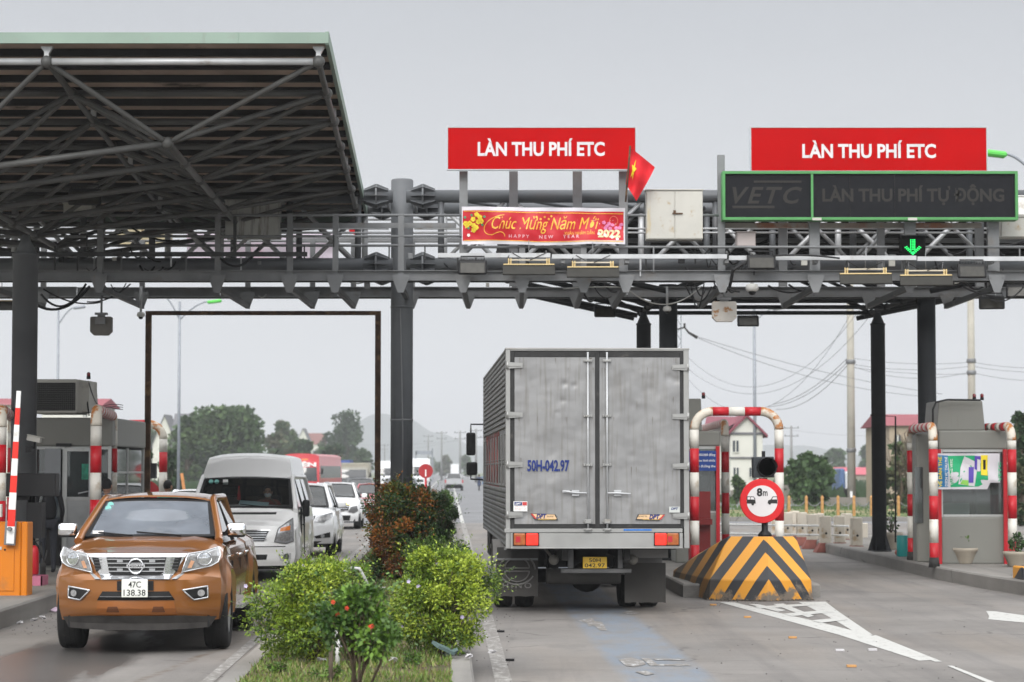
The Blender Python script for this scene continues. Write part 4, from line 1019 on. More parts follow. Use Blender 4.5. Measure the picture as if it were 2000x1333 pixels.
def greenhouse(th, paint, gl, g, roof_n='roof', pillars=(.45,), interior=True, seatcol=None, frit=black, rear=True):
 wb, wt, rt, rb = g['wb'], g['wt'], g['rt'], g['rb']; bulge = g.get('bulge', .08); crown = g.get('crown', .04)
 def ws(u, v, off=0):
  hw = wb[2] + (wt[2] - wb[2]) * v; y = wb[0] + (wt[0] - wb[0]) * v; z = wb[1] + (wt[1] - wb[1]) * v
  return (u * hw, y - bulge * (1 - u * u) - off, z + off * .5 + (.02 * (1 - u * u) if v > .5 else 0))
 mb = MB(); mb.grid(lambda a, b: ws(-.93 + 1.86 * a, .05 + .89 * b), 14, 6); mb.build('windscreen', gl, th)
 mb = MB()
 for (u0, u1, v0, v1) in ((-1, -.93, 0, 1), (.93, 1, 0, 1), (-.93, .93, 0, .06), (-.93, .93, .93, 1)):
  mb.grid(lambda a, b: ws(u0 + (u1 - u0) * a, v0 + (v1 - v0) * b, .004), 8, 5)
  mb.grid(lambda a, b: ws(u0 + (u1 - u0) * a, v0 + (v1 - v0) * b, -.02), 8, 5, flip=True)
 mb.build('windscreen_seal', frit, th)
 mb = MB()
 for k, (x0, l) in enumerate(((-.12 * wb[2] * 2, .52), (.25 * wb[2] * 2, .5))):
  p0 = ws(x0 / wb[2], 0, .03); p1 = ws((x0 - l) / wb[2] if x0 - l > -wb[2] * .95 else -.9, .10, .025); mb.tube([p0, p1], .009, 5)
 mb.build('wiper', black, th)
 mb = MB()
 for s in (-1, 1):                                            # A pillars and cant rails
  mb.tube([(s * (wb[2] + .05), wb[0] - .10, wb[1] - .05), (s * (wb[2] + .035), wb[0] + .06, wb[1] + .03), (s * (wt[2] + .02), wt[0] - .01, wt[1] - .01), (s * (wt[2] + .015), wt[0] + .12, wt[1] + .02), (s * (rt[2] + .015), rt[0] - .05, rt[1] + .01), (s * (rb[2] + .03), rb[0], rb[1] - .02)],
    [.05, .045, .04, .042, .045, .05], 8)
 o = mb.build('pillar_frame', paint, th); sharp(o, 50)
 def rf(u, v, w_):
  y = wt[0] - .02 + (rt[0] - wt[0] + .04) * v; hw = wt[2] + (rt[2] - wt[2]) * v + .035
  z = wt[1] + (rt[1] - wt[1]) * v + crown * (1 - abs(u) ** 2.2) + g.get('arch', .04) * 4 * v * (1 - v) - .03 + .02 * w_ + .025 * (1 - abs(u) ** 6)
  y -= bulge * (1 - u * u) * (1 - sstep(0, .3, v))
  return (u * hw, y, z)
 o = warpbox(rf, 12, 12, 1).build(roof_n, paint, th, fix=True); sharp(o, 40)
 for s in (-1, 1):
  ys = [wb[0] + .25] + [wb[0] + .25 + (rb[0] - wb[0] - .35) * p for p in pillars] + [rb[0] - .1]
  for k in range(len(ys) - 1):
   ya_, yb__ = ys[k] + .035, ys[k + 1] - .035
   def top(y):
    t = (y - wt[0]) / (rt[0] - wt[0]); z = wt[1] + (rt[1] - wt[1]) * min(1, max(0, t))
    if y < wt[0]: z = wb[1] + (wt[1] - wb[1]) * max(0.02, (y - wb[0]) / (wt[0] - wb[0]))
    if y > rt[0]: z = rt[1] + (rb[1] - rt[1]) * min(1, (y - rt[0]) / max(.01, rb[0] - rt[0]))
    return z - .035
   def sd(a, b):
    y = ya_ + (yb__ - ya_) * a; z0 = g['belt'](y); z1 = max(z0 + .02, top(y)); z = z0 + (z1 - z0) * b
    k_ = (z - g['belt'](y)) / max(.05, wt[1] - g['belt'](y)); x = g['bw'] + (wt[2] + .02 - g['bw']) * min(1, k_) ** 1.0
    return (s * x, y, z)
   mb = MB(); mb.grid(sd, 8, 5, flip=(s < 0)); mb.build('side_window', gl if g.get('clear_sides') else g['sg'], th)
   if k:
    y = ys[k]; z0, z1 = g['belt'](y), top(y)
    mbp = MB(); mbp.bar((s * (g['bw'] - .005), y, z0), (s * (wt[2] + .01), y, z1), .05, .07, up=(0, 1, 0)); mbp.build('door_pillar', frit, th)
 if rear:
  mb = MB(); mb.grid(lambda a, b: ((-1 + 2 * a) * (rb[2] + (rt[2] - rb[2]) * b) * .95, rb[0] + (rt[0] - rb[0]) * b, rb[1] + (rt[1] - rb[1]) * b), 6, 4, flip=True); mb.build('rear_window', g['sg'], th)
 if interior:
  sc_ = seatcol or M('seat_fabric', (.12, .11, .10), .9, 0, .1, 8)
  mb = MB(); mb.box((0, wb[0] + .28, wb[1] - .10), (wb[2] * 1.9, .5, .10)); mb.box((-.0, wb[0] + .16, wb[1] - .045), (.25, .06, .05)); mb.build('dashboard', M('dashboard_dark', (.035, .033, .032), .8), th, bevel=.02)
  for s in (-1, 1):
   mb = MB(); y = wb[0] + g.get('seat', 1.15)
   mb.box((s * .37, y, wb[1] - .10), (.46, .13, .62), (R(12), 0, 0)); mb.box((s * .37, y - .28, wb[1] - .42), (.46, .5, .14))
   mb.box((s * .37, y + .07, wb[1] + .29), (.25, .08, .17), (R(8), 0, 0)); mb.build('seat', sc_, th, bevel=.04, segs=2)
  cx = .37; mb = MB(); c = Vector((cx, wb[0] + .52, wb[1] - .02));
  mb.tube([c + Vector((math.cos(t) * .185, math.sin(t) * .05, math.sin(t) * .175)) for t in [k * math.pi / 10 for k in range(20)]], .015, 6, closed=True)
  mb.bar(c + Vector((-.17, 0, 0)), c + Vector((.17, 0, 0)), .03, .04); mb.build('steering_wheel', M('steering_wheel_brown', (.12, .08, .06), .6), th)
def mirror(th, x, y, z, s, size, mat, cap=None, arm=.08):
 mb = MB(); mb.box((s * (x + arm + size[0] / 2), y, z), size); o = mb.build('side_mirror', mat, th, bevel=min(size) * .32, segs=3); sharp(o, 40)
 mb = MB(); mb.box((s * (x + arm / 2), y, z - size[2] * .30), (arm + .04, .05, .045)); mb.build('mirror_arm', black, o)
 if cap: mb = MB(); mb.box((s * (x + arm + size[0] / 2), y + .004, z - size[2] * .38), (size[0] * .94, size[1] * .9, size[2] * .35)); mb.build('mirror_base', cap, o, bevel=.02, segs=2)
def plate(th, cx, z0, w_, h_, y, bg, l1, l2, fgm, name='number_plate', rotfn=None):
 mb = MB(); mb.b2((cx - w_ / 2, y - .012, z0), (cx + w_ / 2, y, z0 + h_)); p = mb.build(name, bg, th, bevel=.008)
 yy = y - .014
 if l2:
  text(l1, cx - w_ * .24, cx + w_ * .24, z0 + h_ * .55, h_ * .35, yy, fgm, p, bold=.01)
  text(l2, cx - w_ * .42, cx + w_ * .42, z0 + h_ * .10, h_ * .35, yy, fgm, p, bold=.01)
 else: text(l1, cx - w_ * .42, cx + w_ * .42, z0 + h_ * .22, h_ * .55, yy, fgm, p, bold=.01)
 return p
plate_w = M('white_number_plate', (.72, .73, .68), .4, 0, .04, 4); plate_y = M('yellow_number_plate', (.78, .50, .05), .4, 0, .12, 4); ink = M('black_plate_ink', (.02, .02, .02), .5)
lampg = M('headlamp_reflector', (.42, .43, .44), .16, .4, .35, 22, coat=1); lampd = M('headlamp_bezel', (.12, .12, .125), .3, .2, .2, 20, coat=1); lampc = M('headlamp_lens_core', (.72, .74, .76), .08, .9, .3, 40); amber = M('amber_lens', (.72, .20, .02), .25, 0, .1, 10, coat=1)
def disc(mb, cx, cz, r, surf, off, th_=.02, seg=18):
 return patch([(cx + r * math.cos(2 * math.pi * k / seg), cz + r * math.sin(2 * math.pi * k / seg)) for k in range(seg)], surf, off, th_, 1.0, mb=mb)
def ring(outline, surf, off, wd, mb=None):
 """raised rim round an outline"""
 mb = mb or MB(); n = len(outline); pts = []
 c = (sum(p[0] for p in outline) / n, sum(p[1] for p in outline) / n)
 for i in range(n):
  a, b = outline[i], outline[(i + 1) % n]
  for k in range(5):
   x = a[0] + (b[0] - a[0]) * k / 5; z = a[1] + (b[1] - a[1]) * k / 5; pts.append((x, surf(x, z) - off, z))
 mb.tube(pts, wd, 6, closed=True); return mb
def body(th, name, paint, S, cutw=True, nx=16, ny=60, nz=14, ang=30):
 L, W = S['L'], S['W']
 def fn(u, v, w_):
  y = v * L; zt_ = interp(S['top'], y); z0 = interp(S['bot'], y)
  z = z0 + (zt_ - z0) * w_
  hw = W * interp(S['plan'], y) * interp(S['side'], z)
  a = abs(u)
  z -= (w_ ** 3) * (S.get('crown', .05) * a ** 2 + S.get('edge', .05) * max(0, (a - .8) / .2) ** 2)
  x = u * hw
  for (wy, wr) in S['wheels']:
   d = math.hypot(y - wy, z - wr); x += math.copysign(1, u) * (a > .99) * S.get('flare', .03) * math.exp(-((d - wr * 1.28) / .07) ** 2) * (z > wr * .6)
  if S.get('deck'): z += S['deck'](x, y) * (w_ ** 4)
  y += S['front'](x, z) * (1 - sstep(0, S.get('nose', 1.0), y))
  if 'rearf' in S: y -= S['rearf'](x, z) * sstep(L - .8, L, v * L)
  return (x, y, z)
 o = warpbox(fn, nx, ny, nz).build(name, [paint, well_m], th, fix=True)
 if cutw:
  for (wy, wr) in S['wheels']:
   for s in (-1, 1):
    c = MB(); c.lathe([(wr * 1.17, s * (W - .36)), (wr * 1.17, s * (W + .3))] if s > 0 else [(wr * 1.17, s * (W + .3)), (wr * 1.17, s * (W - .36))], (0, wy, wr * 1.02), 28, 0, 'X')
    cut(o, c)
 sharp(o, ang)
 return o, fn
# ---- orange pickup
orange = M('orange_metallic_paint', (.30, .115, .028), .30, .40, .05, 1.5, coat=1.0)
pk = thing('pickup_truck', 'bronze orange double-cab pickup in the left lane, front towards us', 'pickup', (-3.97, 25.60, 0), R(1.6), world=False)
def pf(x, z):
 a = min(1.1, abs(x) / .92)
 y = .44 * a ** 2.8 + .02 * a
 y += .055 * sstep(.80, .84, z) - .02 * sstep(.56, .60, z) * (1 - sstep(.80, .84, z)) + .10 * sstep(1.02, 1.14, z) + .09 * (1 - sstep(.30, .50, z))
 return y
PS = dict(L=5.2, W=.905, wheels=[(.93, .385), (4.08, .385)],
   top=[(0, 1.06), (.35, 1.10), (1.15, 1.215), (1.6, 1.17), (3.6, 1.17), (3.7, 1.19), (5.2, 1.19)],
   bot=[(0, .34), (.6, .34), (1.4, .36), (3.5, .38), (4.6, .42), (5.2, .5)],
   plan=[(0, .96), (.5, 1.0), (4.6, 1.0), (5.2, .97)], side=[(.3, .955), (.5, .99), (.75, 1.0), (1.0, .965), (1.2, .93)],
   front=pf, crown=.05, edge=.06, flare=.045, nose=.9,
   deck=lambda x, y: (.018 * math.exp(-((abs(x) - .52) / .09) ** 2) if y < 1.25 else 0))
o, _ = body(pk, 'body', orange, PS, nx=20, ny=80, nz=18)
mb = MB(); mb.box((0, 2.6, .33), (1.5, 4.6, .12)); mb.box((0, 4.1, .36), (1.2, .12, .12)); mb.build('chassis', black, pk)
pglass = glass('pickup_glass', (.50, .53, .55), .36, (.36, .40, .46)); dglass = M('dark_tinted_glass', (.02, .022, .024), .06, 0, .1, 2, coat=1)  # blue-grey film puts the sky's reflection into the windscreen colour
gg = dict(wb=(1.20, 1.205, .72), wt=(1.98, 1.60, .60), rt=(3.30, 1.61, .60), rb=(3.62, 1.19, .70), bulge=.11, crown=.04, arch=.025, belt=lambda y: 1.13, bw=.80, sg=dglass, seat=1.12)
greenhouse(pk, orange, pglass, gg, pillars=(.52, .93))
silver = M('chrome_trim', (.72, .73, .75), .16, .85, .04, 3)
gr_b = M('grille_black', (.012, .012, .012), .5)
chromeV = [(-.53, 1.055), (-.36, .79), (.36, .79), (.53, 1.055)]
patch(chromeV, pf, .03, .03).build('grille_surround', silver, pk)
gp_ = [(-.315, 1.02), (-.285, .855), (-.25, .83), (.25, .83), (.285, .855), (.315, 1.02)]
gr = patch(gp_, pf, .036, .02).build('grille', gr_b, pk)
mb = MB()
for k in range(4):
 z = .865 + k * .042; hwid = .285 + (z - .84) * .13
 mb2 = patch([(-hwid, z), (hwid, z), (hwid, z + .011), (-hwid, z + .011)], pf, .046, .02, .08, mb=mb)
for x_ in (-.17, .17): patch([(x_ - .03, .87), (x_ + .03, .87), (x_ + .03, .90), (x_ - .03, .90)], pf, .047, .02, mb=mb); patch([(x_ - .03, .965), (x_ + .03, .965), (x_ + .03, .99), (x_ - .03, .99)], pf, .047, .02, mb=mb)
mb.build('grille_bars', M('dull_chrome', (.40, .41, .42), .3, .6), gr)
ring([(.075 * math.cos(t), .925 + .075 * math.sin(t)) for t in [k * math.pi / 9 for k in range(18)]], pf, .055, .010).build('emblem_ring', silver, gr)
mb = patch([(-.095, .905), (.095, .905), (.095, .945), (-.095, .945)], pf, .066, .015); mb.build('emblem_bar', silver, gr)
text('NISSAN', -.082, .082, .914, .023, pf(0, .925) - .068, ink, gr, bold=.02)
for s in (-1, 1):
 f = (lambda o: o) if s > 0 else mir
 vent = f([(.425, .86), (.475, 1.015), (.405, 1.01), (.375, .90)]); patch(vent, pf, .037, .02).build('side_vent', gr_b, pk)
 mb = MB()
 for k in range(4): patch([(s * .39 - .03, .89 + k * .033), (s * .39 + .05 if s > 0 else s * .39 + .03, .89 + k * .033), (s * .39 + .05 if s > 0 else s * .39 + .03, .896 + k * .033), (s * .39 - .03, .896 + k * .033)] if s > 0 else [(-.45, .89 + k * .033), (-.37, .89 + k * .033), (-.37, .896 + k * .033), (-.45, .896 + k * .033)], pf, .042, .01, mb=mb)
 mb.build('vent_fins', lampd, pk)
 hl = f([(.47, .855), (.535, 1.05), (.70, 1.075), (.83, 1.115), (.855, 1.03), (.83, .955), (.76, .915)])
 h = patch(hl, pf, .022, .02).build('headlight', lampg, pk)
 inn = f([(.50, .875), (.555, 1.03), (.70, 1.05), (.81, 1.085), (.825, 1.02), (.80, .965), (.74, .93)]); patch(inn, pf, .028, .015).build('reflector', M('headlamp_inner', (.30, .30, .30), .22, .4, .4, 30, coat=1), h)
 mb = MB(); disc(mb, s * .70, .995, .062, pf, .034); mb.build('projector', lampc, h)
 ring([(s * .70 + .07 * math.cos(t), .995 + .07 * math.sin(t)) for t in [k * math.pi / 8 for k in range(16)]], pf, .036, .006).build('projector_ring', silver, h)
 patch(f([(.53, .90), (.57, .90), (.60, .97), (.565, .98)]), pf, .032, .01).build('turn_lamp', M('pale_amber_lens', (.55, .30, .18), .3, 0, .2, 20), h)
 ring(hl, pf, .022, .008).build('headlight_trim', silver, h)
 fo = f([(.49, .67), (.735, .705), (.74, .585), (.60, .565)])
 q = patch(fo, pf, .010, .02).build('fog_recess', gr_b, pk); ring(fo, pf, .014, .010).build('fog_trim', silver, q)
 mb = MB(); disc(mb, s * .675, .635, .036, pf, .022); mb.build('fog_lamp', lampc, q)
 # flap of dull metal under the lamp
 patch(f([(.375, .79), (.43, .79), (.50, .845), (.46, .845)]), pf, .02, .02).build('lamp_corner_trim', M('dull_chrome', (.4, .41, .42), .3), pk)
patch([(-.41, .565), (.41, .565), (.35, .66), (-.35, .66)], pf, .008, .02).build('lower_intake', gr_b, pk)
mb = MB(); patch([(-.38, .60), (.38, .60), (.375, .61), (-.375, .61)], pf, .014, .02, mb=mb); mb.build('intake_bar', lampd, pk)
mb = MB(); patch([(-.43, .405), (-.40, .55), (.40, .55), (.43, .405)], pf, .012, .02, mb=mb); mb.build('bumper_plate', M('orange_metallic_paint_low', (.31, .105, .022), .35, .4, .05, 1.5, coat=.8), pk)
for s in (-1, 1): patch([(s * .24 - .07, .44), (s * .24 + .07, .44), (s * .24 + .05, .50), (s * .24 - .05, .50)], pf, .018, .01).build('tow_recess', M('recess_brown', (.10, .035, .012), .7), pk)
patch([(-.82, .375), (-.74, .265), (-.3, .25), (.3, .25), (.74, .265), (.82, .375), (.5, .40), (-.5, .40)], pf, .035, .10, .08).build('front_skirt', M('dark_plastic_skirt', (.035, .032, .03), .7, 0, .3, 8), pk)
patch([(-.19, .67), (.19, .67), (.19, .77), (-.19, .77)], pf, .03, .03).build('plate_bracket', black, pk)
plate(pk, 0, .60, .275, .19, pf(0, .7) - .045, plate_w, '47C', '138.38', ink)
for s in (-1, 1):
 for y in (.93, 4.08): wheel(pk, s * .785, y, .385, .255, s)
 mirror(pk, .80, 1.42, 1.275, s, (.21, .12, .15), chrome, black, .03)
 mb = MB(); mb.b2((s * .86, 1.5, .40), (s * 1.0, 3.45, .44)); mb.b2((s * .99, 1.45, .405), (s * 1.01, 3.5, .445)); mb.build('running_board', M('aluminium_step', (.5, .5, .5), .35, .6, .1, 5), pk)
 for y in (2.05, 2.95):
  mb = MB(); mb.tube([(s * .905, y, .98), (s * .93, y + .04, .985), (s * .93, y + .14, .985), (s * .905, y + .18, .98)], .014, 6); mb.build('door_handle', chrome, pk)
 for y in (1.45, 2.45, 3.42): mb = MB(); mb.b2((s * .87, y, .5), (s * .9, y + .007, .93)); mb.build('door_gap', black, pk)
mb = MB(); mb.b2((-.8, 5.18, .55), (.8, 5.3, .7)); mb.build('rear_bumper', chrome, pk)
def wsp(u, v, off=.008):
 hw = .72 + (.60 - .72) * v; return (u * hw, 1.20 + .78 * v - .11 * (1 - u * u) - off, 1.205 + .395 * v)
mb = MB()
for k, (u, v) in enumerate(((-.84, .86), (-.85, .76))):
 c = wsp(u, v); mb.lathe([(.036, -.003), (.036, .0)], (c[0], c[1] - .01, c[2]), 14, 0, 'Y')
mb.build('round_sticker', M('teal_sticker', (.25, .60, .55), .5), pk)
c = wsp(-.80, .07); mb = MB(); mb.box((c[0], c[1] - .005, c[2] + .02), (.12, .004, .035)); mb.build('paper_slip', whitep, pk)
mb = MB(); mb.box((.03, 1.86, 1.545), (.26, .03, .07)); mb.box((.03, 1.85, 1.50), (.02, .02, .1)); mb.build('rear_view_mirror', M('mirror_glass_grey', (.5, .52, .5), .15, .8), pk, bevel=.01)
mb = MB(); mb.lathe([(.02, 1.30), (.05, 1.32), (.04, 1.35), (.01, 1.37)], (.0, 1.42, -.06), 8); mb.lathe([(.02, 1.26), (.05, 1.27), (.03, 1.30)], (.09, 1.42, -.03), 8); mb.build('dash_ornament', M('pale_figurine', (.5, .42, .35), .6), pk)
mb = MB(); mb.tube([(.82, 1.28, 1.24), (.86, 1.27, 1.30)], .01, 6); mb.build('antenna', black, pk)
# ---- white high-roof van
vwhite = M('white_van_paint', (.88, .88, .87), .3, 0, .02, 1.5, coat=.8, dirt=((.6, .59, .56), .08, 2))
van = thing('white_van', 'white high-roof passenger van right behind the orange pickup', 'van', (Xp(471, 42.3), 42.3, 0), R(1.6), world=False)
def vf(x, z):
 a = min(1.1, abs(x) / .99)
 return .34 * a ** 2.6 + .18 * sstep(.70, 1.25, z) + .06 * (1 - sstep(.25, .4, z)) - .02 * sstep(.5, .56, z) * (1 - sstep(.62, .7, z))
VS = dict(L=5.6, W=1.0, wheels=[(.92, .35), (4.5, .35)], top=[(0, .98), (.3, 1.05), (.72, 1.27), (1.0, 1.33), (5.6, 1.33)],
   bot=[(0, .27), (1, .27), (5.6, .33)], plan=[(0, .95), (.5, 1.0), (5.6, .99)], side=[(.25, .96), (.45, 1.0), (1.0, .985), (1.35, .955)], front=vf, crown=.06, edge=.05, flare=.03, nose=.8)
body(van, 'body', vwhite, VS, nx=16, ny=56, nz=14)
def vroof(u, v, w_):
 y = 1.30 + (5.55 - 1.30) * v; z = 1.28 + (2.22 - 1.28) * w_ + .05 * (1 - abs(u) ** 2) * w_
 hw = .945 - .14 * w_ - .06 * max(0, w_ - .75) / .25 - .02 * sstep(0, 1, w_)
 y0 = .90 + 1.02 * w_ * (1 if w_ < .55 else 1) ;
 zz = w_
 yf = 1.62 + .22 * sstep(.55, 1.0, w_) if w_ > .0 else 1.6
 y = yf + (5.55 - yf) * v - .10 * (1 - u * u) * (1 - v)
 z -= .03 * (abs(u) ** 6) * (w_ > .8)
 return (u * hw, y, z)
# upper body shell: above the windscreen a tall white cap, behind it the windowed sides
def vtop(u, v, w_):
 z = 1.80 + .42 * w_; hw = .815 - .09 * w_ - .05 * max(0, (w_ - .8) / .2) ** 2
 yf = 1.60 + .50 * w_ ** 1.3 + .15 * max(0, (w_ - .85) / .15) ** 2; y = yf + (5.5 - yf) * v - .12 * (1 - u * u) * (1 - v)
 z += .035 * (1 - u * u) * w_ - .03 * (w_ > .95) * abs(u) ** 5
 return (u * hw, y, z)
o = warpbox(vtop, 14, 24, 8).build('high_roof', vwhite, van, fix=True); sharp(o, 35)
vglass = glass('van_glass', (.62, .66, .66), .03, (.3, .33, .33))
vg = dict(wb=(.86, 1.27, .87), wt=(1.58, 1.81, .79), rt=(5.4, 1.80, .79), rb=(5.5, 1.3, .92), bulge=.12, crown=.0, arch=.0, belt=lambda y: 1.28, bw=.955, sg=dglass, seat=1.2)
dseat = M('dark_seat', (.03, .03, .032), .9, 0, .1, 8)
greenhouse(van, vwhite, vglass, vg, pillars=(.25, .6), seatcol=dseat, roof_n='inner_roof')
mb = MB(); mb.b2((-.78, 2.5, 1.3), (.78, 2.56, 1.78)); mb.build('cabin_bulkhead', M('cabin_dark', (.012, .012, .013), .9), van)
blackp = gr_b
patch([(-.62, 1.205), (.62, 1.205), (.61, 1.165), (-.61, 1.165)], vf, .008 - .0, .03).build('bonnet_vent', blackp, van)
def vpatch(outl, off, mat, nm, par=van, th_=.02): return patch(outl, vf, off, th_).build(nm, mat, par)
g_ = vpatch([(-.42, .70), (.42, .70), (.50, .88), (-.50, .88)], .012, blackp, 'grille')
mb = MB()
for k in range(4): patch([(-.46, .72 + k * .042), (.46, .72 + k * .042), (.465, .735 + k * .042), (-.465, .735 + k * .042)], vf, .024, .02, mb=mb)
mb.build('grille_bars', M('dull_chrome', (.4, .41, .42), .3), g_)
vpatch([(-.52, .885), (.52, .885), (.53, .90), (-.53, .90)], .014, silver, 'grille_trim')
for s in (-1, 1):
 f = (lambda o: o) if s > 0 else mir
 hl = f([(.60, .69), (.66, .92), (.90, 1.10), (.92, .70), (.80, .66)])
 h = vpatch(hl, .016, lampg, 'headlight'); ring(hl, vf, .018, .010).build('headlight_trim', lampd, h)
 vpatch(f([(.70, .93), (.86, .97), (.86, .89), (.69, .87)]), .022, amber, 'turn_lamp', h)
 vpatch(f([(.66, .72), (.70, .85), (.86, .87), (.87, .72), (.78, .69)]), .022, M('headlamp_inner', (.3, .3, .3), .2), 'reflector', h)
 fo = f([(.66, .47), (.88, .49), (.88, .38), (.70, .36)]); q = vpatch(fo, .008, M('van_fog_panel', (.5, .5, .5), .5), 'fog_panel')
 mb = MB(); disc(mb, s * .80, .43, .05, vf, .016); mb.build('fog_lamp', lampd, q)
 for y in (.92, 4.5): wheel(van, s * .87, y, .35, .22, s)
 mirror(van, .95, 1.16, 1.18 + .08, s, (.13, .12, .30), black, None, .07)
 mb = MB(); mb.tube([(s * .985, 1.9, .95), (s * 1.01, 1.95, .95), (s * 1.01, 2.08, .95), (s * .985, 2.12, .95)], .014, 6); mb.build('door_handle', black, van)
 for y in (1.35, 2.3): mb = MB(); mb.b2((s * .97, y, .4), (s * 1.004, y + .008, 1.25)); mb.build('door_gap', black, van)
vpatch([(-.78, .60), (.78, .60), (.79, .615), (-.79, .615)], .004, blackp, 'bumper_seam')
vpatch([(-.46, .38), (.46, .38), (.48, .47), (-.48, .47)], .006, blackp, 'lower_intake')
plate(van, 0, .40, .34, .18, vf(0, .45) - .03, plate_w, '14B', '027.11', ink)
mb = MB(); mb.box((0, .5, .24), (1.5, .3, .08)); mb.box((0, 2.9, .30), (1.5, 5.0, .1)); mb.build('underbody', black, van)
mb = MB(); mb.tube([(.47, 2.05, 2.24), (.52, 2.12, 2.31)], .008, 5); mb.build('aerial', black, van)
def vws(u, v, off=.01):
 hw = .87 + (.79 - .87) * v; return (u * hw, .86 + .72 * v - .12 * (1 - u * u) - off, 1.27 + .54 * v)
mb = MB()
for u in (-.80, -.67): c = vws(u, .86); mb.lathe([(.042, -.003), (.042, 0)], (c[0], c[1] - .012, c[2]), 14, 0, 'Y')
mb.build('round_sticker', M('teal_sticker', (.25, .6, .55), .5), van)
c = vws(-.47, .85); mb = MB(); mb.box((c[0], c[1] - .01, c[2]), (.09, .004, .09)); mb.build('square_sticker', whitep, van)
mb = MB(); mb.box((.16, 1.05, 1.345), (.52, .22, .025), (R(14), R(4), 0)); mb.build('dash_papers', M('pale_blue_paper', (.45, .62, .66), .6, 0, .1, 9), van)
mb = MB(); mb.lathe([(.02, 1.40), (.04, 1.42), (.015, 1.60), (.005, 1.66)], (-.12, 1.2, 0), 8); mb.build('red_tassel', redp, van)
# ---- box truck seen from behind (local: rear face y=0, front +y)
tk = thing('box_truck', 'grey aluminium box truck in the middle lane, seen from behind', 'truck', (1.147 * 32.6 / 32.6, 32.6, 0), R(2.35), world=False)
alu = bpy.data.materials.new('dented_aluminium_sheet'); alu.use_nodes = True
def _alu():
 nt = alu.node_tree; N = nt.nodes; L = nt.links; b = N['Principled BSDF']; b.inputs['Metallic'].default_value = .45; b.inputs['Roughness'].default_value = .36
 tc = N.new('ShaderNodeTexCoord')
 n1 = N.new('ShaderNodeTexNoise'); n1.inputs['Scale'].default_value = 1.6; n1.inputs['Detail'].default_value = 3; L.new(tc.outputs['Object'], n1.inputs['Vector'])
 r = N.new('ShaderNodeMapRange'); r.inputs['From Min'].default_value = .35; r.inputs['From Max'].default_value = .65; r.inputs['To Min'].default_value = .235; r.inputs['To Max'].default_value = .285; L.new(n1.outputs['Fac'], r.inputs['Value'])
 mp = N.new('ShaderNodeMapping'); mp.inputs['Scale'].default_value = (9, 9, .6); L.new(tc.outputs['Object'], mp.inputs[0])
 n2 = N.new('ShaderNodeTexNoise'); n2.inputs['Scale'].default_value = 2; n2.inputs['Detail'].default_value = 6; L.new(mp.outputs[0], n2.inputs['Vector'])
 r2 = N.new('ShaderNodeMapRange'); r2.inputs['From Min'].default_value = .5; r2.inputs['From Max'].default_value = .72; r2.inputs['To Max'].default_value = .6; L.new(n2.outputs['Fac'], r2.inputs['Value'])
 cc = N.new('ShaderNodeCombineColor');
 for k, g__ in ((0, 1), (1, 1.0), (2, 1.0)): L.new(r.outputs[0], cc.inputs[k])
 mx = N.new('ShaderNodeMix'); mx.data_type = 'RGBA'; L.new(r2.outputs[0], mx.inputs['Factor']); L.new(cc.outputs[0], mx.inputs['A']); mx.inputs['B'].default_value = (.165, .155, .14, 1)
 n4 = N.new('ShaderNodeTexNoise'); n4.inputs['Scale'].default_value = 3.5; n4.inputs['Detail'].default_value = 9; n4.inputs['Roughness'].default_value = .7; L.new(tc.outputs['Object'], n4.inputs['Vector'])
 r4 = N.new('ShaderNodeMapRange'); r4.inputs['From Min'].default_value = .55; r4.inputs['From Max'].default_value = .68; r4.inputs['To Max'].default_value = .28; L.new(n4.outputs['Fac'], r4.inputs['Value'])
 m2 = N.new('ShaderNodeMix'); m2.data_type = 'RGBA'; L.new(r4.outputs[0], m2.inputs['Factor']); L.new(mx.outputs['Result'], m2.inputs['A']); m2.inputs['B'].default_value = (.20, .19, .17, 1)
 L.new(m2.outputs['Result'], b.inputs['Base Color'])
 n3 = N.new('ShaderNodeTexNoise'); n3.inputs['Scale'].default_value = 2.4; n3.inputs['Detail'].default_value = 2; L.new(tc.outputs['Object'], n3.inputs['Vector'])
 bp = N.new('ShaderNodeBump'); bp.inputs['Strength'].default_value = .5; bp.inputs['Distance'].default_value = .05; L.new(n3.outputs['Fac'], bp.inputs['Height']); L.new(bp.outputs[0], b.inputs['Normal'])
_alu()
alul = M('aluminium_rail', (.32, .32, .31), .38, .5, .12, 2.5, dirt=((.28, .25, .21), .3, 3)); seal = M('dark_rubber_seal', (.026, .026, .026), .7, 0, .25, 4, dirt=((.07, .065, .06), .25, 4))
def tx(cx): return (880 + cx / 2.38 - 1166.5) / 144.8
def tzz(cy): return HCAM + (YH - (660 + cy / 2.38)) / 144.8
xl_, xr_ = tx(257), tx(1110); zt_, zb2 = tzz(50), tzz(978)
mb = MB()                                                            # side walls with pressed ribs
LB = 10.4
sidem = M('dirty_ribbed_aluminium', (.17, .17, .165), .45, .45, .2, 1.5, .1, 30, dirt=((.09, .085, .08), .45, 2.2), streak=((.13, .12, .11), .4, 2))
def ribz(v):
 z = zb2 + .04 + (zt_ - zb2 - .05) * v
 return z
for s, x0 in ((-1, xl_ + .02), (1, xr_ - .02)):
 mb = MB(); nr = 144
 def sw(a, b):
  z = ribz(b); k = (z - zb2) / (zt_ - zb2)
  band = 1 if (k > .60 or k < .30) else .0
  ph = abs(((b * nr / 4) % 1) - .5) * 2
  edge = (.5 if .42 < k < .45 or .30 < k < .32 else 0)
  return (x0 + s * (.022 * (band or edge) * (1 if ph > .45 else 0)), .05 + (LB - .05) * a, z)
 mb.grid(sw, 24, nr, smooth=False, flip=(s > 0)); mb.build('side_wall', sidem, tk)
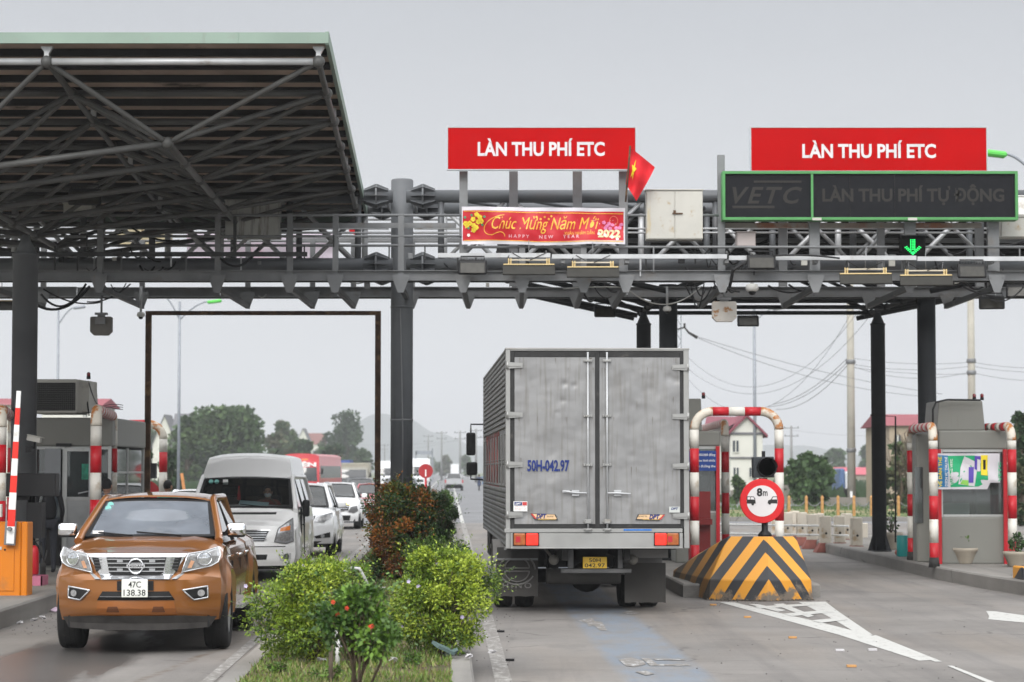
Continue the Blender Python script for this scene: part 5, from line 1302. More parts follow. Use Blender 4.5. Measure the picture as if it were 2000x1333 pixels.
mb = MB(); mb.b2((xl_, .0, zt_ - .03), (xr_, LB, zt_)); mb.b2((xl_, LB - .03, zb2 + .02), (xr_, LB, zt_ - .03)); mb.b2((xl_ + .03, .06, zb2 + .06), (xr_ - .03, LB - .04, zb2 + .12)); mb.build('box_shell', alul, tk)
for k in range(9): mb = MB(); mb.b2((xl_ - .004, .4 + k * 1.2, zb2 + .85), (xl_ + .012, .43 + k * 1.2, zb2 + 1.55)); mb.build('wall_stiffener', sidem, tk)
mb = MB()
mb.b2((xl_, -.012, zb2), (tx(278), .10, zt_ - .002)); mb.b2((tx(1085), -.012, zb2), (xr_, .10, zt_ - .002)); mb.b2((tx(278), -.012, tzz(62)), (tx(1085), .1, zt_ - .003))
mb.b2((xl_ - .008, -.02, zt_ - .02), (xr_ + .008, .3, zt_ + .006))
mb.build('rear_frame', alul, tk, bevel=.004)
mb = MB(); mb.b2((tx(278), .0, tzz(885)), (tx(298), .06, tzz(62))); mb.b2((tx(1068), .0, tzz(885)), (tx(1085), .06, tzz(62))); mb.b2((tx(298), .001, tzz(92)), (tx(1068), .06, tzz(62))); mb.b2((tx(298), .001, tzz(885)), (tx(1068), .06, tzz(865))); mb.b2((tx(672), -.014, tzz(885)), (tx(693), .04, tzz(66)))
mb.build('door_seal', seal, tk, bevel=.004)
doors_ = []
for s, a_, b_ in ((-1, 298, 672), (1, 693, 1068)):
 mb = MB()
 x0, x1, z0, z1 = tx(a_), tx(b_), tzz(865), tzz(92)
 rd = random.Random(5 + s)
 dents = [(rd.uniform(.1, .9), rd.uniform(.1, .9), rd.uniform(.03, .10), rd.uniform(-.004, .005)) for _ in range(26)]
 if s < 0: dents += [(.62, .84, .03, .014), (.74, .83, .03, .012), (.60, .74, .022, .010), (.53, .67, .02, .008), (.15, .05, .07, .012), (.45, .42, .16, .008), (.3, .5, .2, .006), (.35, .30, .18, .007), (.08, .12, .09, .010)]
 else: dents += [(.86, .88, .05, .012), (.95, .86, .05, .012)]
 def dp(a, b):
  y = -.006
  for (u, v, r_, h_) in dents: y += h_ * math.exp(-(((a - u) ** 2) + ((b - v) * 2) ** 2) / (r_ * r_))
  return (x0 + (x1 - x0) * a, y, z0 + (z1 - z0) * b)
 mb.grid(dp, 44, 88); d = mb.build('rear_door', alu, tk); doors_.append(d)
 cx = 638 if s < 0 else 727
 mb = MB(); mb.tube([(tx(cx), -.05, tzz(893)), (tx(cx), -.05, tzz(68))], .013, 8); rod = mb.build('lock_rod', galv_l, d)
 for cy in (108, 365, 592, 853, 890):
  mb = MB(); mb.box((tx(cx), -.05, tzz(cy)), (.06 if cy not in (108, 853, 890) else .085, .05, .03 if cy != 853 else .055)); mb.box((tx(cx) - .045, -.022, tzz(cy)), (.03, .03, .035)); mb.box((tx(cx) + .045, -.022, tzz(cy)), (.03, .03, .035)); mb.build('rod_guide', alul, d, bevel=.005)
 hx = (265, 335) if s < 0 else (1032, 1105)
 for cy in ((130, 360, 590, 822) if s < 0 else (138, 367, 597, 828)):
  mb = MB(); xi, xo = (tx(hx[1]), tx(hx[0])) if s < 0 else (tx(hx[0]), tx(hx[1])); z = tzz(cy)
  w1, w2 = .045, .03
  mb.xz([(xi, z - w2), (xo, z - w1), (xo, z + w1), (xi, z + w2)], -.04, -.02) if s > 0 else mb.xz([(xo, z - w1), (xi, z - w2), (xi, z + w2), (xo, z + w1)], -.04, -.02)
  mb.tube([(xo, -.03, z - .05), (xo, -.03, z + .05)], .018, 8); mb.b2((min(xi, xo) + .01, -.052, z - .012), (max(xi, xo) - .03, -.04, z + .012)); mb.build('hinge', alul, d)
 mb = MB()
 if s < 0: mb.tube([(tx(632), -.06, tzz(722)), (tx(580), -.075, tzz(720)), (tx(522), -.06, tzz(713))], .014, 6); mb.box((tx(580), -.04, tzz(722)), (.10, .03, .08)); mb.box((tx(536), -.062, tzz(714)), (.10, .012, .035))
 else: mb.tube([(tx(728), -.06, tzz(722)), (tx(775), -.075, tzz(722)), (tx(835), -.06, tzz(726))], .014, 6); mb.box((tx(775), -.04, tzz(722)), (.10, .03, .08))
 mb.build('door_handle', galv_l, d, bevel=.004)
rs2 = M('grime_run', (.12, .095, .07), .8, 0, .3, 9); scm_ = M('bright_scratch', (.5, .5, .5), .4, .4)
rd = random.Random(21)
for di, (x0, x1) in enumerate(((300, 670), (695, 1066))):
 mb = MB()
 for k in range(30):
  cx = rd.choice((x0 + rd.uniform(2, 40), x1 - rd.uniform(2, 40), rd.uniform(x0 + 5, x1 - 5))); cy = rd.choice((95, rd.uniform(100, 800), 140, 370, 600)); l = rd.uniform(10, 70); w_ = rd.uniform(.7, 2.2)
  mb.add([(tx(cx), -.0165, tzz(cy)), (tx(cx + w_), -.0165, tzz(cy)), (tx(cx + w_ * .3), -.0165, tzz(min(862, cy + l)))], [(0, 2, 1)])
 mb.build('grime_run', rs2, doors_[di])
blue_p = M('blue_stencil', (.008, .024, .15), .5, 0, .2, 10)
text('50H-042.97', tx(357), tx(552), tzz(619), (619 - 568) / 2.38 / 144.8 * 1.0, -.022, blue_p, doors_[0], bold=.03)
text('DPT', tx(398), tx(446), tzz(838), .060, -.034, blue_p, doors_[0], bold=.04, shear=.25)
cream_s = M('cream_sticker', (.66, .45, .26), .5); red_s = M('red_sticker', (.5, .05, .05), .5); dk_s = M('dark_sticker', (.05, .05, .05), .5); ye_s = M('yellow_sticker_print', (.75, .5, .08), .5)
for (pts, par) in (([(370, 815), (488, 820), (500, 848), (392, 847)], 0), ([(870, 820), (998, 820), (968, 851), (858, 847)], 1)):
 mb = MB(); mb.xz([(tx(a), tzz(b)) for a, b in pts][::-1], -.026, -.022); st = mb.build('company_sticker', dk_s, doors_[par])
 c = (sum(a for a, b in pts) / 4, sum(b for a, b in pts) / 4)
 mb = MB(); mb.xz([(tx(c[0] + (a - c[0]) * .9), tzz(c[1] + (b - c[1]) * .72 - 2)) for a, b in pts][::-1], -.028, -.0262); mb.build('sticker_field', cream_s, st)
 e = pts[0] if par == 0 else pts[1]; sg_ = 1 if par == 0 else -1
 mb = MB(); mb.xz([(tx(e[0] + sg_ * 2), tzz(e[1] + 2)), (tx(e[0] + sg_ * 12), tzz(e[1] + 3)), (tx(e[0] + sg_ * 30), tzz(e[1] + 25)), (tx(e[0] + sg_ * 22), tzz(e[1] + 25))], -.031, -.029); mb.build('sticker_stripe', red_s, st)
 text('ĐẠI PHÁT TÍN', tx(c[0] + 10 if par == 0 else 868), tx(c[0] + 58 if par == 0 else 912), tzz(833), .022, -.031, dk_s, st)
 text('www.daiphattin.com.vn', tx(c[0] - 32), tx(c[0] + 50), tzz(846), .016, -.031, ye_s, st)
text('DPT', tx(922), tx(972), tzz(842), .060, -.034, blue_p, doors_[1], bold=.04, shear=.25)
mb = MB(); mb.b2((tx(293), -.020, tzz(806)), (tx(357), -.016, tzz(760))); st = mb.build('white_sticker', whitep, doors_[0])
mb = MB(); mb.b2((tx(297), -.024, tzz(779)), (tx(332), -.021, tzz(763))); mb.build('blue_block', blue_p, st); mb = MB(); mb.b2((tx(334), -.024, tzz(779)), (tx(355), -.021, tzz(763))); mb.build('red_block', red_s, st)
text('DPT', tx(302), tx(328), tzz(776), .028, -.026, whitep, st, bold=.02, shear=.2)
for k in range(3): text(['TRUNG TÂM BẢO HÀNH', 'ĐẠI PHÁT TÍN', 'ĐT: 0908 211 000'][k], tx(300), tx(352), tzz(787 + k * 7), .010, -.021, red_s, st)
mb = MB(); mb.b2((tx(1015), -.030, tzz(812)), (tx(1065), -.026, tzz(785))); st = mb.build('pale_sticker', M('pale_grey_sticker', (.5, .52, .5), .5), doors_[1])
text('DPT', tx(1024), tx(1058), tzz(799), .030, -.032, blue_p, st, bold=.04, shear=.25)
mb = MB(); mb.b2((tx(250), -.03, tzz(905)), (tx(1078), .05, tzz(886))); mb.b2((tx(278), -.05, tzz(978)), (tx(1078), .02, tzz(907))); mb.b2((tx(278), -.056, tzz(979)), (tx(1078), -.0, tzz(972))); mb.build('rear_sill', alul, tk, bevel=.006)
mb = MB(); mb.b2((tx(803), -.037, tzz(896)), (tx(933), -.031, tzz(888))); mb.build('blue_tape', M('blue_tape', (.03, .16, .5), .5, 0, .2, 9), tk)
tailr = M('lit_red_tail_lens', (.6, .03, .02), .3, 0, .25, 20, emis=((1, .04, .02), .55)); tailo = M('amber_tail_lens', (.34, .095, .02), .3, 0, .2, 20, coat=.6); tr2 = M('red_reflex_lens', (.40, .02, .03), .3)
for s, (o0, o1), (r0, r1) in ((-1, (293, 347), (350, 407)), (1, (1003, 1058), (947, 1002))):
 mb = MB(); mb.b2((tx(o0), -.085, tzz(963)), (tx(o1), -.05, tzz(907))); h = mb.build('tail_lamp', tailo, tk, bevel=.015, segs=2)
 mb = MB(); mb.b2((tx(r0), -.085, tzz(963)), (tx(r1), -.05, tzz(907))); mb.build('brake_lens', tailr, h, bevel=.015, segs=2)
 cx = (302 if s < 0 else 1006); mb = MB(); mb.b2((tx(cx), -.09, tzz(948)), (tx(cx + 22), -.0851, tzz(921))); mb.build('reflex_square', tr2, h)
 mb = MB(); mb.b2((tx(min(o0, r0)) - .012, -.06, tzz(966)), (tx(max(o1, r1)) + .012, -.049, tzz(904))); mb.build('lamp_base', black, h)
# under the box
def uz(cy, Y): return HCAM + (YH - (660 + cy / 2.38)) * Y / FPX
def ux(cx, Y): return (880 + cx / 2.38 - 1000) * Y / FPX - 1.147 + (Y - 32.6) * .041
dkm = M('dirty_black_chassis', (.028, .027, .026), .8, 0, .3, 4, dirt=((.07, .06, .05), .3, 3))
mudm = M('dusty_mudflap_rubber', (.044, .041, .038), .8, 0, .15, 2.5, dirt=((.05, .047, .044), .4, 2))
Ym = 33.5; ym = Ym - 32.6
for s, c0, c1, ct, cb in ((-1, 212, 405, 1022, 1198), (1, 808, 998, 1045, 1228)):
 a, b = ux(c0, Ym), ux(c1, Ym); mb = MB()
 mb.grid(lambda u, v: (a + (b - a) * u, ym + .012 * math.sin(u * 5), uz(cb, Ym) + (uz(ct, Ym) - uz(cb, Ym)) * v - .006 * math.sin(u * 20) * (1 - v)), 10, 4); mb.grid(lambda u, v: (a + (b - a) * u, ym + .01 + .012 * math.sin(u * 5), uz(cb, Ym) + (uz(ct, Ym) - uz(cb, Ym)) * v - .006 * math.sin(u * 20) * (1 - v)), 10, 4, flip=True)
 f = mb.build('mudflap', mudm, tk)
 if s < 0:
  em = M('grey_flap_relief', (.14, .135, .13), .7); cx_ = (a + b) / 2; cz_ = uz(1075, Ym); r1 = .235
  mb = MB()
  for s2 in (1, -1):
   mb.tube([(cx_ + r1 * math.cos(t) * s2 * 1.05, ym - .012, cz_ + r1 * math.sin(t) * s2 * .88) for t in [k * math.pi * .86 / 16 for k in range(17)]], .014, 5)
   mb.tube([(cx_ + r1 * .72 * math.cos(t) * s2, ym - .012, cz_ + r1 * .62 * math.sin(t) * s2 + s2 * .02) for t in [k * math.pi / 12 for k in range(13)]], .010, 5)
   mb.bar((cx_ - .17, ym - .012, cz_ + s2 * .022), (cx_ + .17, ym - .012, cz_ + s2 * .022), .012, .018)
  mb.build('flap_emblem', em, f)
  text('HINO', cx_ - .20, cx_ + .20, uz(1160, Ym), .075, ym - .016, em, f, bold=.02, spacing=1.4)
  mb = MB(); mb.b2((a, ym - .02, uz(1032, Ym)), (b, ym + .03, uz(1018, Ym))); mb.build('flap_bracket', galv, f)
 # dual wheels
 rt_ = .44
 for k in (0, 1):
  wx = (a + b) / 2 + (k - .5) * .30; mbw = wheel(tk, wx, 2.05, rt_, .25, s, M('dusty_steel_rim', (.12, .11, .1), .7), 5)
 # rear wing over the wheels
 mb = MB(); mb.grid(lambda u, v: (a - .02 + (b - a + .04) * v, 2.05 + .58 * math.cos(math.pi * (.02 + .96 * u)), .44 + .52 * math.sin(math.pi * (.02 + .96 * u))), 14, 1); mb.build('wheel_arch', M('dull_steel_arch', (.16, .155, .15), .6, .2, .2, 3), tk)
 mb = MB(); mb.b2((a, .55, uz(1018, Ym)), (b, .60, zb2)); mb.build('flap_hanger', dkm if s < 0 else M('dull_steel_arch', (.16, .155, .15), .6), tk)
for s in (-1, 1):
 wheel(tk, s * .98, 8.2, .44, .26, s, M('dusty_steel_rim', (.12, .11, .1), .7), 5)
mb = MB();
for s in (-1, 1): mb.b2((s * .42 - .04, .2, .72), (s * .42 + .04, 11.6, .92))
for k in range(8): mb.b2((-1.1, .4 + k * 1.4, .86), (1.1, .48 + k * 1.4, zb2 + .06))
mb.build('chassis', dkm, tk)
mb = MB(); mb.lathe([(.10, -.9), (.10, .9)], (0, 2.05, .44), 12, 0, 'X'); mb.ball((0, 2.05, .42), (.24, .24, .22)); mb.build('rear_axle', dkm, tk)
Ys = 33.0; yy_ = .45
mb = MB(); a, b = ux(440, Ys + .8), ux(782, Ys + .8); z0, z1 = uz(1140, Ys + .8), uz(1066, Ys + .8)
mb.lathe([((z1 - z0) / 2 * .9, a), ((z1 - z0) / 2, a + .05), ((z1 - z0) / 2, b - .05), ((z1 - z0) / 2 * .9, b)], (0, 1.0, (z0 + z1) / 2), 16, 0, 'X'); o = mb.build('spare_wheel', M('dusty_spare_tyre', (.06, .057, .053), .85, 0, .15, 4), tk)
mb = MB(); mb.b2((ux(512, Ys), yy_ - .05, uz(1092, Ys)), (ux(840, Ys), yy_ + .03, uz(1072, Ys)))
for c0, c1 in ((545, 572), (777, 800)): mb.b2((ux(c0, Ys), yy_ - .02, uz(1071, Ys)), (ux(c1, Ys), yy_ + .04, zb2 + .02))
mb.build('under_run_bar', M('worn_black_bar', (.10, .10, .10), .5, .3, .3, 3, dirt=((.05, .05, .05), .4, 4)), tk, bevel=.006)
plate(tk, (ux(613, Ys) + ux(725, Ys)) / 2, uz(1070, Ys), ux(725, Ys) - ux(613, Ys), uz(1017, Ys) - uz(1070, Ys), yy_ - .06, plate_y, '50H', '042.97', ink)
for cx in (478, 845):
 mb = MB(); c = (ux(cx, Ys + .2), yy_ + .1, uz(1032, Ys)); mb.ball(c, .07, 12, 8); mb.tube([c, (c[0] + (-.15 if cx < 600 else .15), c[1] + .2, c[2] + .2)], .02, 6); mb.build('work_lamp', M('dusty_lamp', (.2, .19, .17), .5), tk)
mb = MB(); mb.b2((-.95, 3.0, .52), (.95, 3.1, .92)); mb.build('added_shade_panel', dkm, tk)  # added dark sheet, shuts off the bright gap seen under the truck
for s in (-1, 1):
 mb = MB(); mb.b2((s * .50 - .05, 1.2, .56), (s * .50 + .05, 2.9, .64)); mb.b2((s * .50 - .04, 1.6, .48), (s * .50 + .04, 2.5, .56)); mb.b2((s * .5 - .07, 1.9, .4), (s * .5 + .07, 2.2, .9)); mb.build('leaf_spring', dkm, tk)
# side guard, tank and steps seen along the left flank
mb = MB()
for z in (.42, .66): mb.b2((-1.2, 3.2, z), (-1.17, 7.4, z + .07))
for k in range(4): mb.b2((-1.17, 3.4 + k * 1.25, .4), (-1.13, 3.46 + k * 1.25, .9))
mb.build('side_guard', M('dull_steel_guard', (.22, .21, .2), .5, .2, .2, 3), tk)
mb = MB(); mb.b2((-1.1, 5.0, .4), (-.55, 6.6, .85)); mb.build('fuel_tank', dkm, tk, bevel=.04)
for k in range(5):
 mb = MB(); mb.box((-1.23, .25 + .9 * k, zb2 + .0), (.03, .06, .05)); mb.build('marker_lamp', amber if k in (2, ) else galv, tk)
# cab ahead of the box
cabp = M('truck_cab_paint', (.55, .56, .56), .4, 0, .05, 2)
mb = MB(); mb.b2((-1.12, LB + .35, 1.0), (1.12, LB + 2.1, 2.55)); mb.build('cab', cabp, tk, bevel=.10, segs=2)
mb = MB(); mb.b2((-1.1, LB + .3, .42), (1.1, LB + 1.9, .99)); mb.build('cab_underside', dkm, tk)
for s in (-1, 1):
 xm = s * 1.42
 mb = MB(); mb.box((xm, LB + 1.3, 2.42), (.17, .10, .42)); mm = mb.build('side_mirror', black, tk, bevel=.035, segs=2)
 mb = MB(); mb.box((xm + s * -.02, LB + 1.28, 1.97), (.20, .12, .24)); mb.build('lower_mirror', black, mm, bevel=.035, segs=2)
 mb = MB(); mb.tube([(s * 1.1, LB + 1.4, 2.78), (xm, LB + 1.36, 2.78), (xm, LB + 1.32, 2.6)], .016, 6); mb.tube([(xm, LB + 1.32, 1.9), (xm, LB + 1.36, 1.78), (s * 1.1, LB + 1.4, 1.76)], .016, 6); mb.build('mirror_arm', black, mm)
mb = MB()
for k in range(5): mb.xz([(-.30 + .0 * k, 0), (0, 0)], 0, 1) if False else None
rt2 = M('faded_red_writing', (.35, .06, .05), .6, 0, .5, 9)
for k, ch in enumerate('THÀNH'):
 text(ch, 0, .9, 0, .9, 0, rt2, tk, name='faded_letter', bold=.06, rot=lambda p, k=k: (xl_ + .012, 9.0 - k * 1.3 - p[0], 1.75 + p[2] * .9))
# ---- oncoming and distant vehicles, same generic builder, lower detail
def gcar(name, label, cat, loc, paint, S, gg_, fs, group=None, low=True, rz=R(1.6), interior=False, pill=(.42, .75)):
 th = thing(name, label, cat, loc, rz, group, world=False)
 body(th, 'body', paint, S, nx=12, ny=36, nz=9)
 greenhouse(th, paint, gg_['gl'], gg_, pillars=pill, interior=interior)
 for s in (-1, 1):
  for (wy, wr) in S['wheels']: wheel(th, s * (S['W'] - .13), wy, wr, .23, s)
  mirror(th, gg_['bw'] + .02, gg_['wb'][0] + .25, gg_['wb'][1] + .04, s, (.20, .11, .14), paint)
  f = (lambda o: o) if s > 0 else mir
  h = patch(f(fs['head']), S['front'], .014, .02).build('headlight', fs.get('hm', lampg), th)
  if 'hin' in fs: patch(f(fs['hin']), S['front'], .02, .01).build('reflector', fs.get('him', lampd), h)
  if 'fog' in fs:
   q = patch(f(fs['fog']), S['front'], .008, .02).build('fog_recess', blackp, th); cx = sum(p[0] for p in fs['fog']) / len(fs['fog']); cz = sum(p[1] for p in fs['fog']) / len(fs['fog'])
   mb = MB(); disc(mb, s * cx, cz, .045, S['front'], .02, seg=10); mb.build('fog_lamp', lampg, q)
 gq_ = fs['grille']; g = patch(gq_, S['front'], .012, .02).build('grille', blackp, th)
 z0 = min(p[1] for p in gq_); z1 = max(p[1] for p in gq_); hw = max(p[0] for p in gq_) * .93; mb = MB(); n = fs.get('bars', 3)
 for k in range(n): z = z0 + (z1 - z0) * (k + .5) / n; patch([(-hw, z - .009), (hw, z - .009), (hw, z + .009), (-hw, z + .009)], S['front'], .022, .02, .2, mb=mb)
 mb.build('grille_bars', silver, g)
 if 'intake' in fs: patch(fs['intake'], S['front'], .006, .02).build('lower_intake', blackp, th)
 if 'skirt' in fs: patch(fs['skirt'], S['front'], .004, .02).build('skirt', M('dark_plastic_skirt', (.035, .032, .03), .7), th)
 pz = fs.get('plate', .5);
 plate(th, 0, pz, .30, .14, S['front'](0, pz) - .03, plate_w, fs.get('pt', '30A'), fs.get('pt2', '512.06'), ink)
 if fs.get('rails'):
  for s in (-1, 1):
   mb = MB(); x = gg_['wt'][2] - .02; z = gg_['wt'][1]; mb.tube([(s * x, gg_['wt'][0] + .15, z + .02), (s * x, gg_['wt'][0] + .3, z + .075), (s * x, gg_['rt'][0] - .3, z + .075), (s * x, gg_['rt'][0] - .1, z + .02)], .018, 6); mb.build('roof_rail', silver, th)
 mb = MB(); mb.b2((-S['W'] * .8, .3, .22), (S['W'] * .8, S['L'] - .3, .34)); mb.build('underbody', black, th)
 return th
cglass = glass('car_glass', (.40, .44, .45), .06, (.35, .40, .42))
wpaint = M('white_car_paint', (.80, .81, .82), .25, 0, .03, 1.5, coat=.9)
def ff(W, k=.40, hood=.9, tuck=.10):
 return lambda x, z: k * min(1.1, abs(x) / W) ** 2.6 + .16 * sstep(hood - .18, hood + .12, z) + tuck * (1 - sstep(.25, .45, z))
S1 = dict(L=4.7, W=.925, wheels=[(.90, .38), (3.65, .38)], top=[(0, .96), (.35, 1.02), (1.15, 1.13), (1.5, 1.1), (4.7, 1.1)], bot=[(0, .30), (4.7, .36)], plan=[(0, .95), (.5, 1), (4.2, 1), (4.7, .95)], side=[(.3, .96), (.6, 1), (1.1, .94)], front=ff(.925), crown=.05, edge=.05, flare=.04, nose=.9)
g1 = dict(wb=(1.10, 1.12, .73), wt=(1.85, 1.58, .60), rt=(4.1, 1.58, .60), rb=(4.55, 1.12, .70), bulge=.1, crown=.03, arch=.02, belt=lambda y: 1.07, bw=.82, sg=dglass, gl=cglass)
f1 = dict(head=[(.45, .80), (.50, .90), (.84, 1.0), (.86, .90), (.66, .78)], hin=[(.52, .82), (.55, .89), (.80, .95), (.80, .88), (.66, .81)], him=M('headlamp_inner', (.3, .3, .3), .2), grille=[(-.42, .76), (.42, .76), (.47, .92), (-.47, .92)], bars=4,
   fog=[(.45, .47), (.80, .56), (.80, .44), (.5, .42)], intake=[(-.42, .42), (.42, .42), (.42, .54), (-.42, .54)], skirt=[(-.5, .30), (.5, .30), (.62, .36), (-.62, .36)], plate=.58, rails=True, pt='14A', pt2='280.20')
suv = gcar('white_suv', 'white SUV with roof rails directly behind the white van', 'SUV', (Xp(578, 54.3), 54.0, 0), wpaint, S1, g1, f1, interior=True)
S2 = dict(L=4.5, W=.92, wheels=[(.90, .36), (3.6, .36)], top=[(0, .90), (.35, .98), (1.15, 1.07), (1.5, 1.05), (4.5, 1.05)], bot=[(0, .26), (4.5, .33)], plan=[(0, .93), (.5, 1), (4, 1), (4.5, .93)], side=[(.3, .96), (.6, 1), (1.05, .94)], front=ff(.92, .45, .85), crown=.05, edge=.05, flare=.04, nose=.9)
g2 = dict(wb=(1.10, 1.06, .72), wt=(1.95, 1.48, .58), rt=(3.7, 1.46, .58), rb=(4.3, 1.08, .68), bulge=.1, crown=.03, arch=.03, belt=lambda y: 1.02, bw=.81, sg=dglass, gl=cglass)
f2 = dict(head=[(.50, .56), (.60, .74), (.80, .78), (.84, .60), (.70, .52)], hm=lampd, hin=[(.36, .82), (.45, .90), (.62, .86), (.55, .80)], him=M('lit_running_lamp', (.8, .75, .3), .3, emis=((1, .85, .25), 1.5)), grille=[(-.52, .62), (-.30, .58), (.30, .58), (.52, .62), (.56, .82), (.36, .86), (-.36, .86), (-.56, .82)], bars=4,
   intake=[(-.55, .28), (.55, .28), (.6, .46), (-.6, .46)], plate=.50, pt='38A', pt2='406.17')
crs = gcar('white_crossover', 'white crossover with one lit running lamp behind the white SUV', 'crossover', (Xp(651, 80), 80.0, 0), wpaint, S2, g2, f2)
redc = M('red_car_paint', (.36, .02, .035), .3, 0, .04, 1.5, coat=.9)
S3 = dict(L=4.4, W=.86, wheels=[(.80, .31), (3.3, .31)], top=[(0, .74), (.35, .80), (1.05, .93), (1.5, .93), (3.6, .95), (4.4, .93)], bot=[(0, .22), (4.4, .26)], plan=[(0, .92), (.5, 1), (3.9, 1), (4.4, .92)], side=[(.25, .96), (.55, 1), (.95, .94)], front=ff(.86, .4, .72), crown=.05, edge=.05, flare=.02, nose=.8)
g3 = dict(wb=(1.05, .92, .68), wt=(1.85, 1.32, .53), rt=(2.9, 1.32, .53), rb=(3.7, .96, .64), bulge=.1, crown=.03, arch=.02, belt=lambda y: .90, bw=.76, sg=dglass, gl=cglass)
f3 = dict(head=[(.46, .62), (.52, .72), (.76, .80), (.78, .68)], grille=[(-.38, .62), (.38, .62), (.40, .72), (-.40, .72)], bars=2, fog=[(.5, .38), (.74, .42), (.72, .32), (.5, .30)], intake=[(-.45, .28), (.45, .28), (.45, .40), (-.45, .40)], plate=.44, pt='36A', pt2='119.52')
gcar('red_sedan', 'red sedan half hidden by the rusty post', 'sedan', (Xp(727, 106), 105.0, 0), redc, S3, g3, f3)
for k, (pxc, Y, col, nm, lab) in enumerate(((366, 70, wpaint, 'white_sedan', 'white sedan whose roof shows between pickup and van'), (243, 76, wpaint, 'white_sedan', 'white sedan whose roof shows left of the rusty post'),
  (702, 128, M('dark_grey_car_paint', (.07, .075, .08), .3, 0, .04, 1, coat=.8), 'grey_hatchback', 'dark grey car behind the red sedan, left one'), (790, 140, M('blue_grey_car_paint', (.12, .15, .17), .3, coat=.8), 'grey_sedan', 'blue-grey car behind the red sedan by the pillar'),
  (765, 190, wpaint, 'white_sedan', 'distant white car between rusty post and pillar'), (676, 170, M('dark_grey_car_paint', (.07, .07, .08), .3), 'dark_car', 'dark car in front of the beige cargo truck'))):
 Sx, gx, fx = (S3, g3, f3) if k not in (2, 3) else (S2, g2, dict(f2, hin=f2['head']))
 fx = dict(fx); fx['pt'] = '%dA' % (29 + k); fx['pt2'] = '%d.%02d' % (211 + 37 * k, 13 + 11 * k)
 if k in (2, 3): fx.pop('hin', None)
 gcar(nm, lab, 'car', (Xp(pxc, Y), Y, 0), col, Sx, gx, fx, group='cars queueing in the oncoming lanes')
def big(name, label, cat, loc, rz, W, L, H, paint, rear_box=None, bed=.9, group=None, nose=True, wtext=None):
 """lorry or coach: cab (or coach body) in front, optional cargo body behind"""
 th = thing(name, label, cat, loc, rz, group, world=False)
 if rear_box is None:
  def fn(u, v, w_):
   z = .35 + (H - .35) * w_; hw = W * (1 - .05 * sstep(.6, 1, w_)); z += .06 * (1 - u * u) * w_
   y = v * L + (.22 * abs(u) ** 3 + .28 * sstep(.35, 1, w_)) * (1 - v); z -= .10 * abs(u) ** 6 * (w_ ** 4); return (u * hw, y, z)
  o = warpbox(fn, 10, 24, 10).build('body', paint, th, fix=True); sharp(o, 35)
  su = lambda x, z: .22 * abs(x / W) ** 3 + .28 * sstep(.35, 1, (z - .35) / (H - .35))
  patch([(-W * .9, 1.25), (W * .9, 1.25), (W * .86, 2.15), (-W * .86, 2.15)], su, .012, .02).build('windscreen', dglass, th)
  for s in (-1, 1):
   mb = MB(); mb.b2((s * W * .992, .9, 1.45), (s * W * 1.004, L - .5, 2.25)); mb.build('side_window', M('coach_window', (.09, .095, .10), .2, 0, .3, 1.5), th)
   patch([(s * W * .55, .62), (s * W * .88, .66), (s * W * .88, .82), (s * W * .6, .78)] if s > 0 else mir([(W * .55, .62), (W * .88, .66), (W * .88, .82), (W * .6, .78)]), su, .012, .02).build('headlight', lampg, th)
   mirror(th, W, .3, 1.9, s, (.14, .12, .4), black, arm=.1)
  patch([(-.5, .45), (.5, .45), (.5, .6), (-.5, .6)], su, .012, .02).build('grille', blackp, th)
  if wtext:
   text(wtext, -W * .75, W * .85, 2.22, .26, su(0, 2.3) - .06, whitep, th, bold=.05)
   patch([(.1, 2.62), (.5, 2.62), (.5, 2.72), (.1, 2.72)], su, .012, .02).build('route_lamp', amber, th)
  wys = (1.9, L - 2.6)
 else:
  kind, bh, bm_ = rear_box
  cabL = 1.8
  def fn(u, v, w_):
   z = .5 + (H - .5) * w_; hw = W * .93 * (1 - .06 * sstep(.5, 1, w_)); y = v * cabL + (.12 * abs(u) ** 3 + .25 * sstep(.45, 1, w_)) * (1 - v); z -= .06 * abs(u) ** 6 * w_ ** 4; return (u * hw, y, z)
  o = warpbox(fn, 10, 8, 10).build('cab', paint, th, fix=True); sharp(o, 35)
  su = lambda x, z: .12 * abs(x / W) ** 3 + .25 * sstep(.45, 1, (z - .5) / (H - .5))
  z0 = .5 + (H - .5) * .48; patch([(-W * .84, z0), (W * .84, z0), (W * .8, H - .18), (-W * .8, H - .18)], su, .012, .02).build('windscreen', dglass, th)
  patch([(-W * .5, .85), (W * .5, .85), (W * .5, 1.1), (-W * .5, 1.1)], su, .012, .02).build('grille', blackp, th)
  for s in (-1, 1):
   patch([(W * .6, .68), (W * .86, .68), (W * .86, .86), (W * .6, .86)] if s > 0 else mir([(W * .6, .68), (W * .86, .68), (W * .86, .86), (W * .6, .86)]), su, .012, .02).build('headlight', lampg, th)
   mirror(th, W * .95, .3, H - .6, s, (.14, .1, .36), black, arm=.1)
  mb = MB(); mb.b2((-W, cabL + .1, bed), (W, L, bh)); c = mb.build('cargo_box', bm_, th, bevel=.03)
  if kind == 'ribbed':
   mb = MB()
   for k in range(14): mb.b2((-W + .05 + k * (2 * W - .1) / 13 - .02, cabL + .07, bed + .1), (-W + .05 + k * (2 * W - .1) / 13 + .02, cabL + .1, bh - .1))
   mb.b2((-W - .02, cabL + .04, bh - .12), (W + .02, cabL + .1, bh)); mb.build('box_ribs', bm_, c)
  mb = MB(); mb.b2((-W * .4, .6, .5), (W * .4, L - .2, .75)); mb.build('chassis', black, th)
  wys = (1.0, L - 1.6)
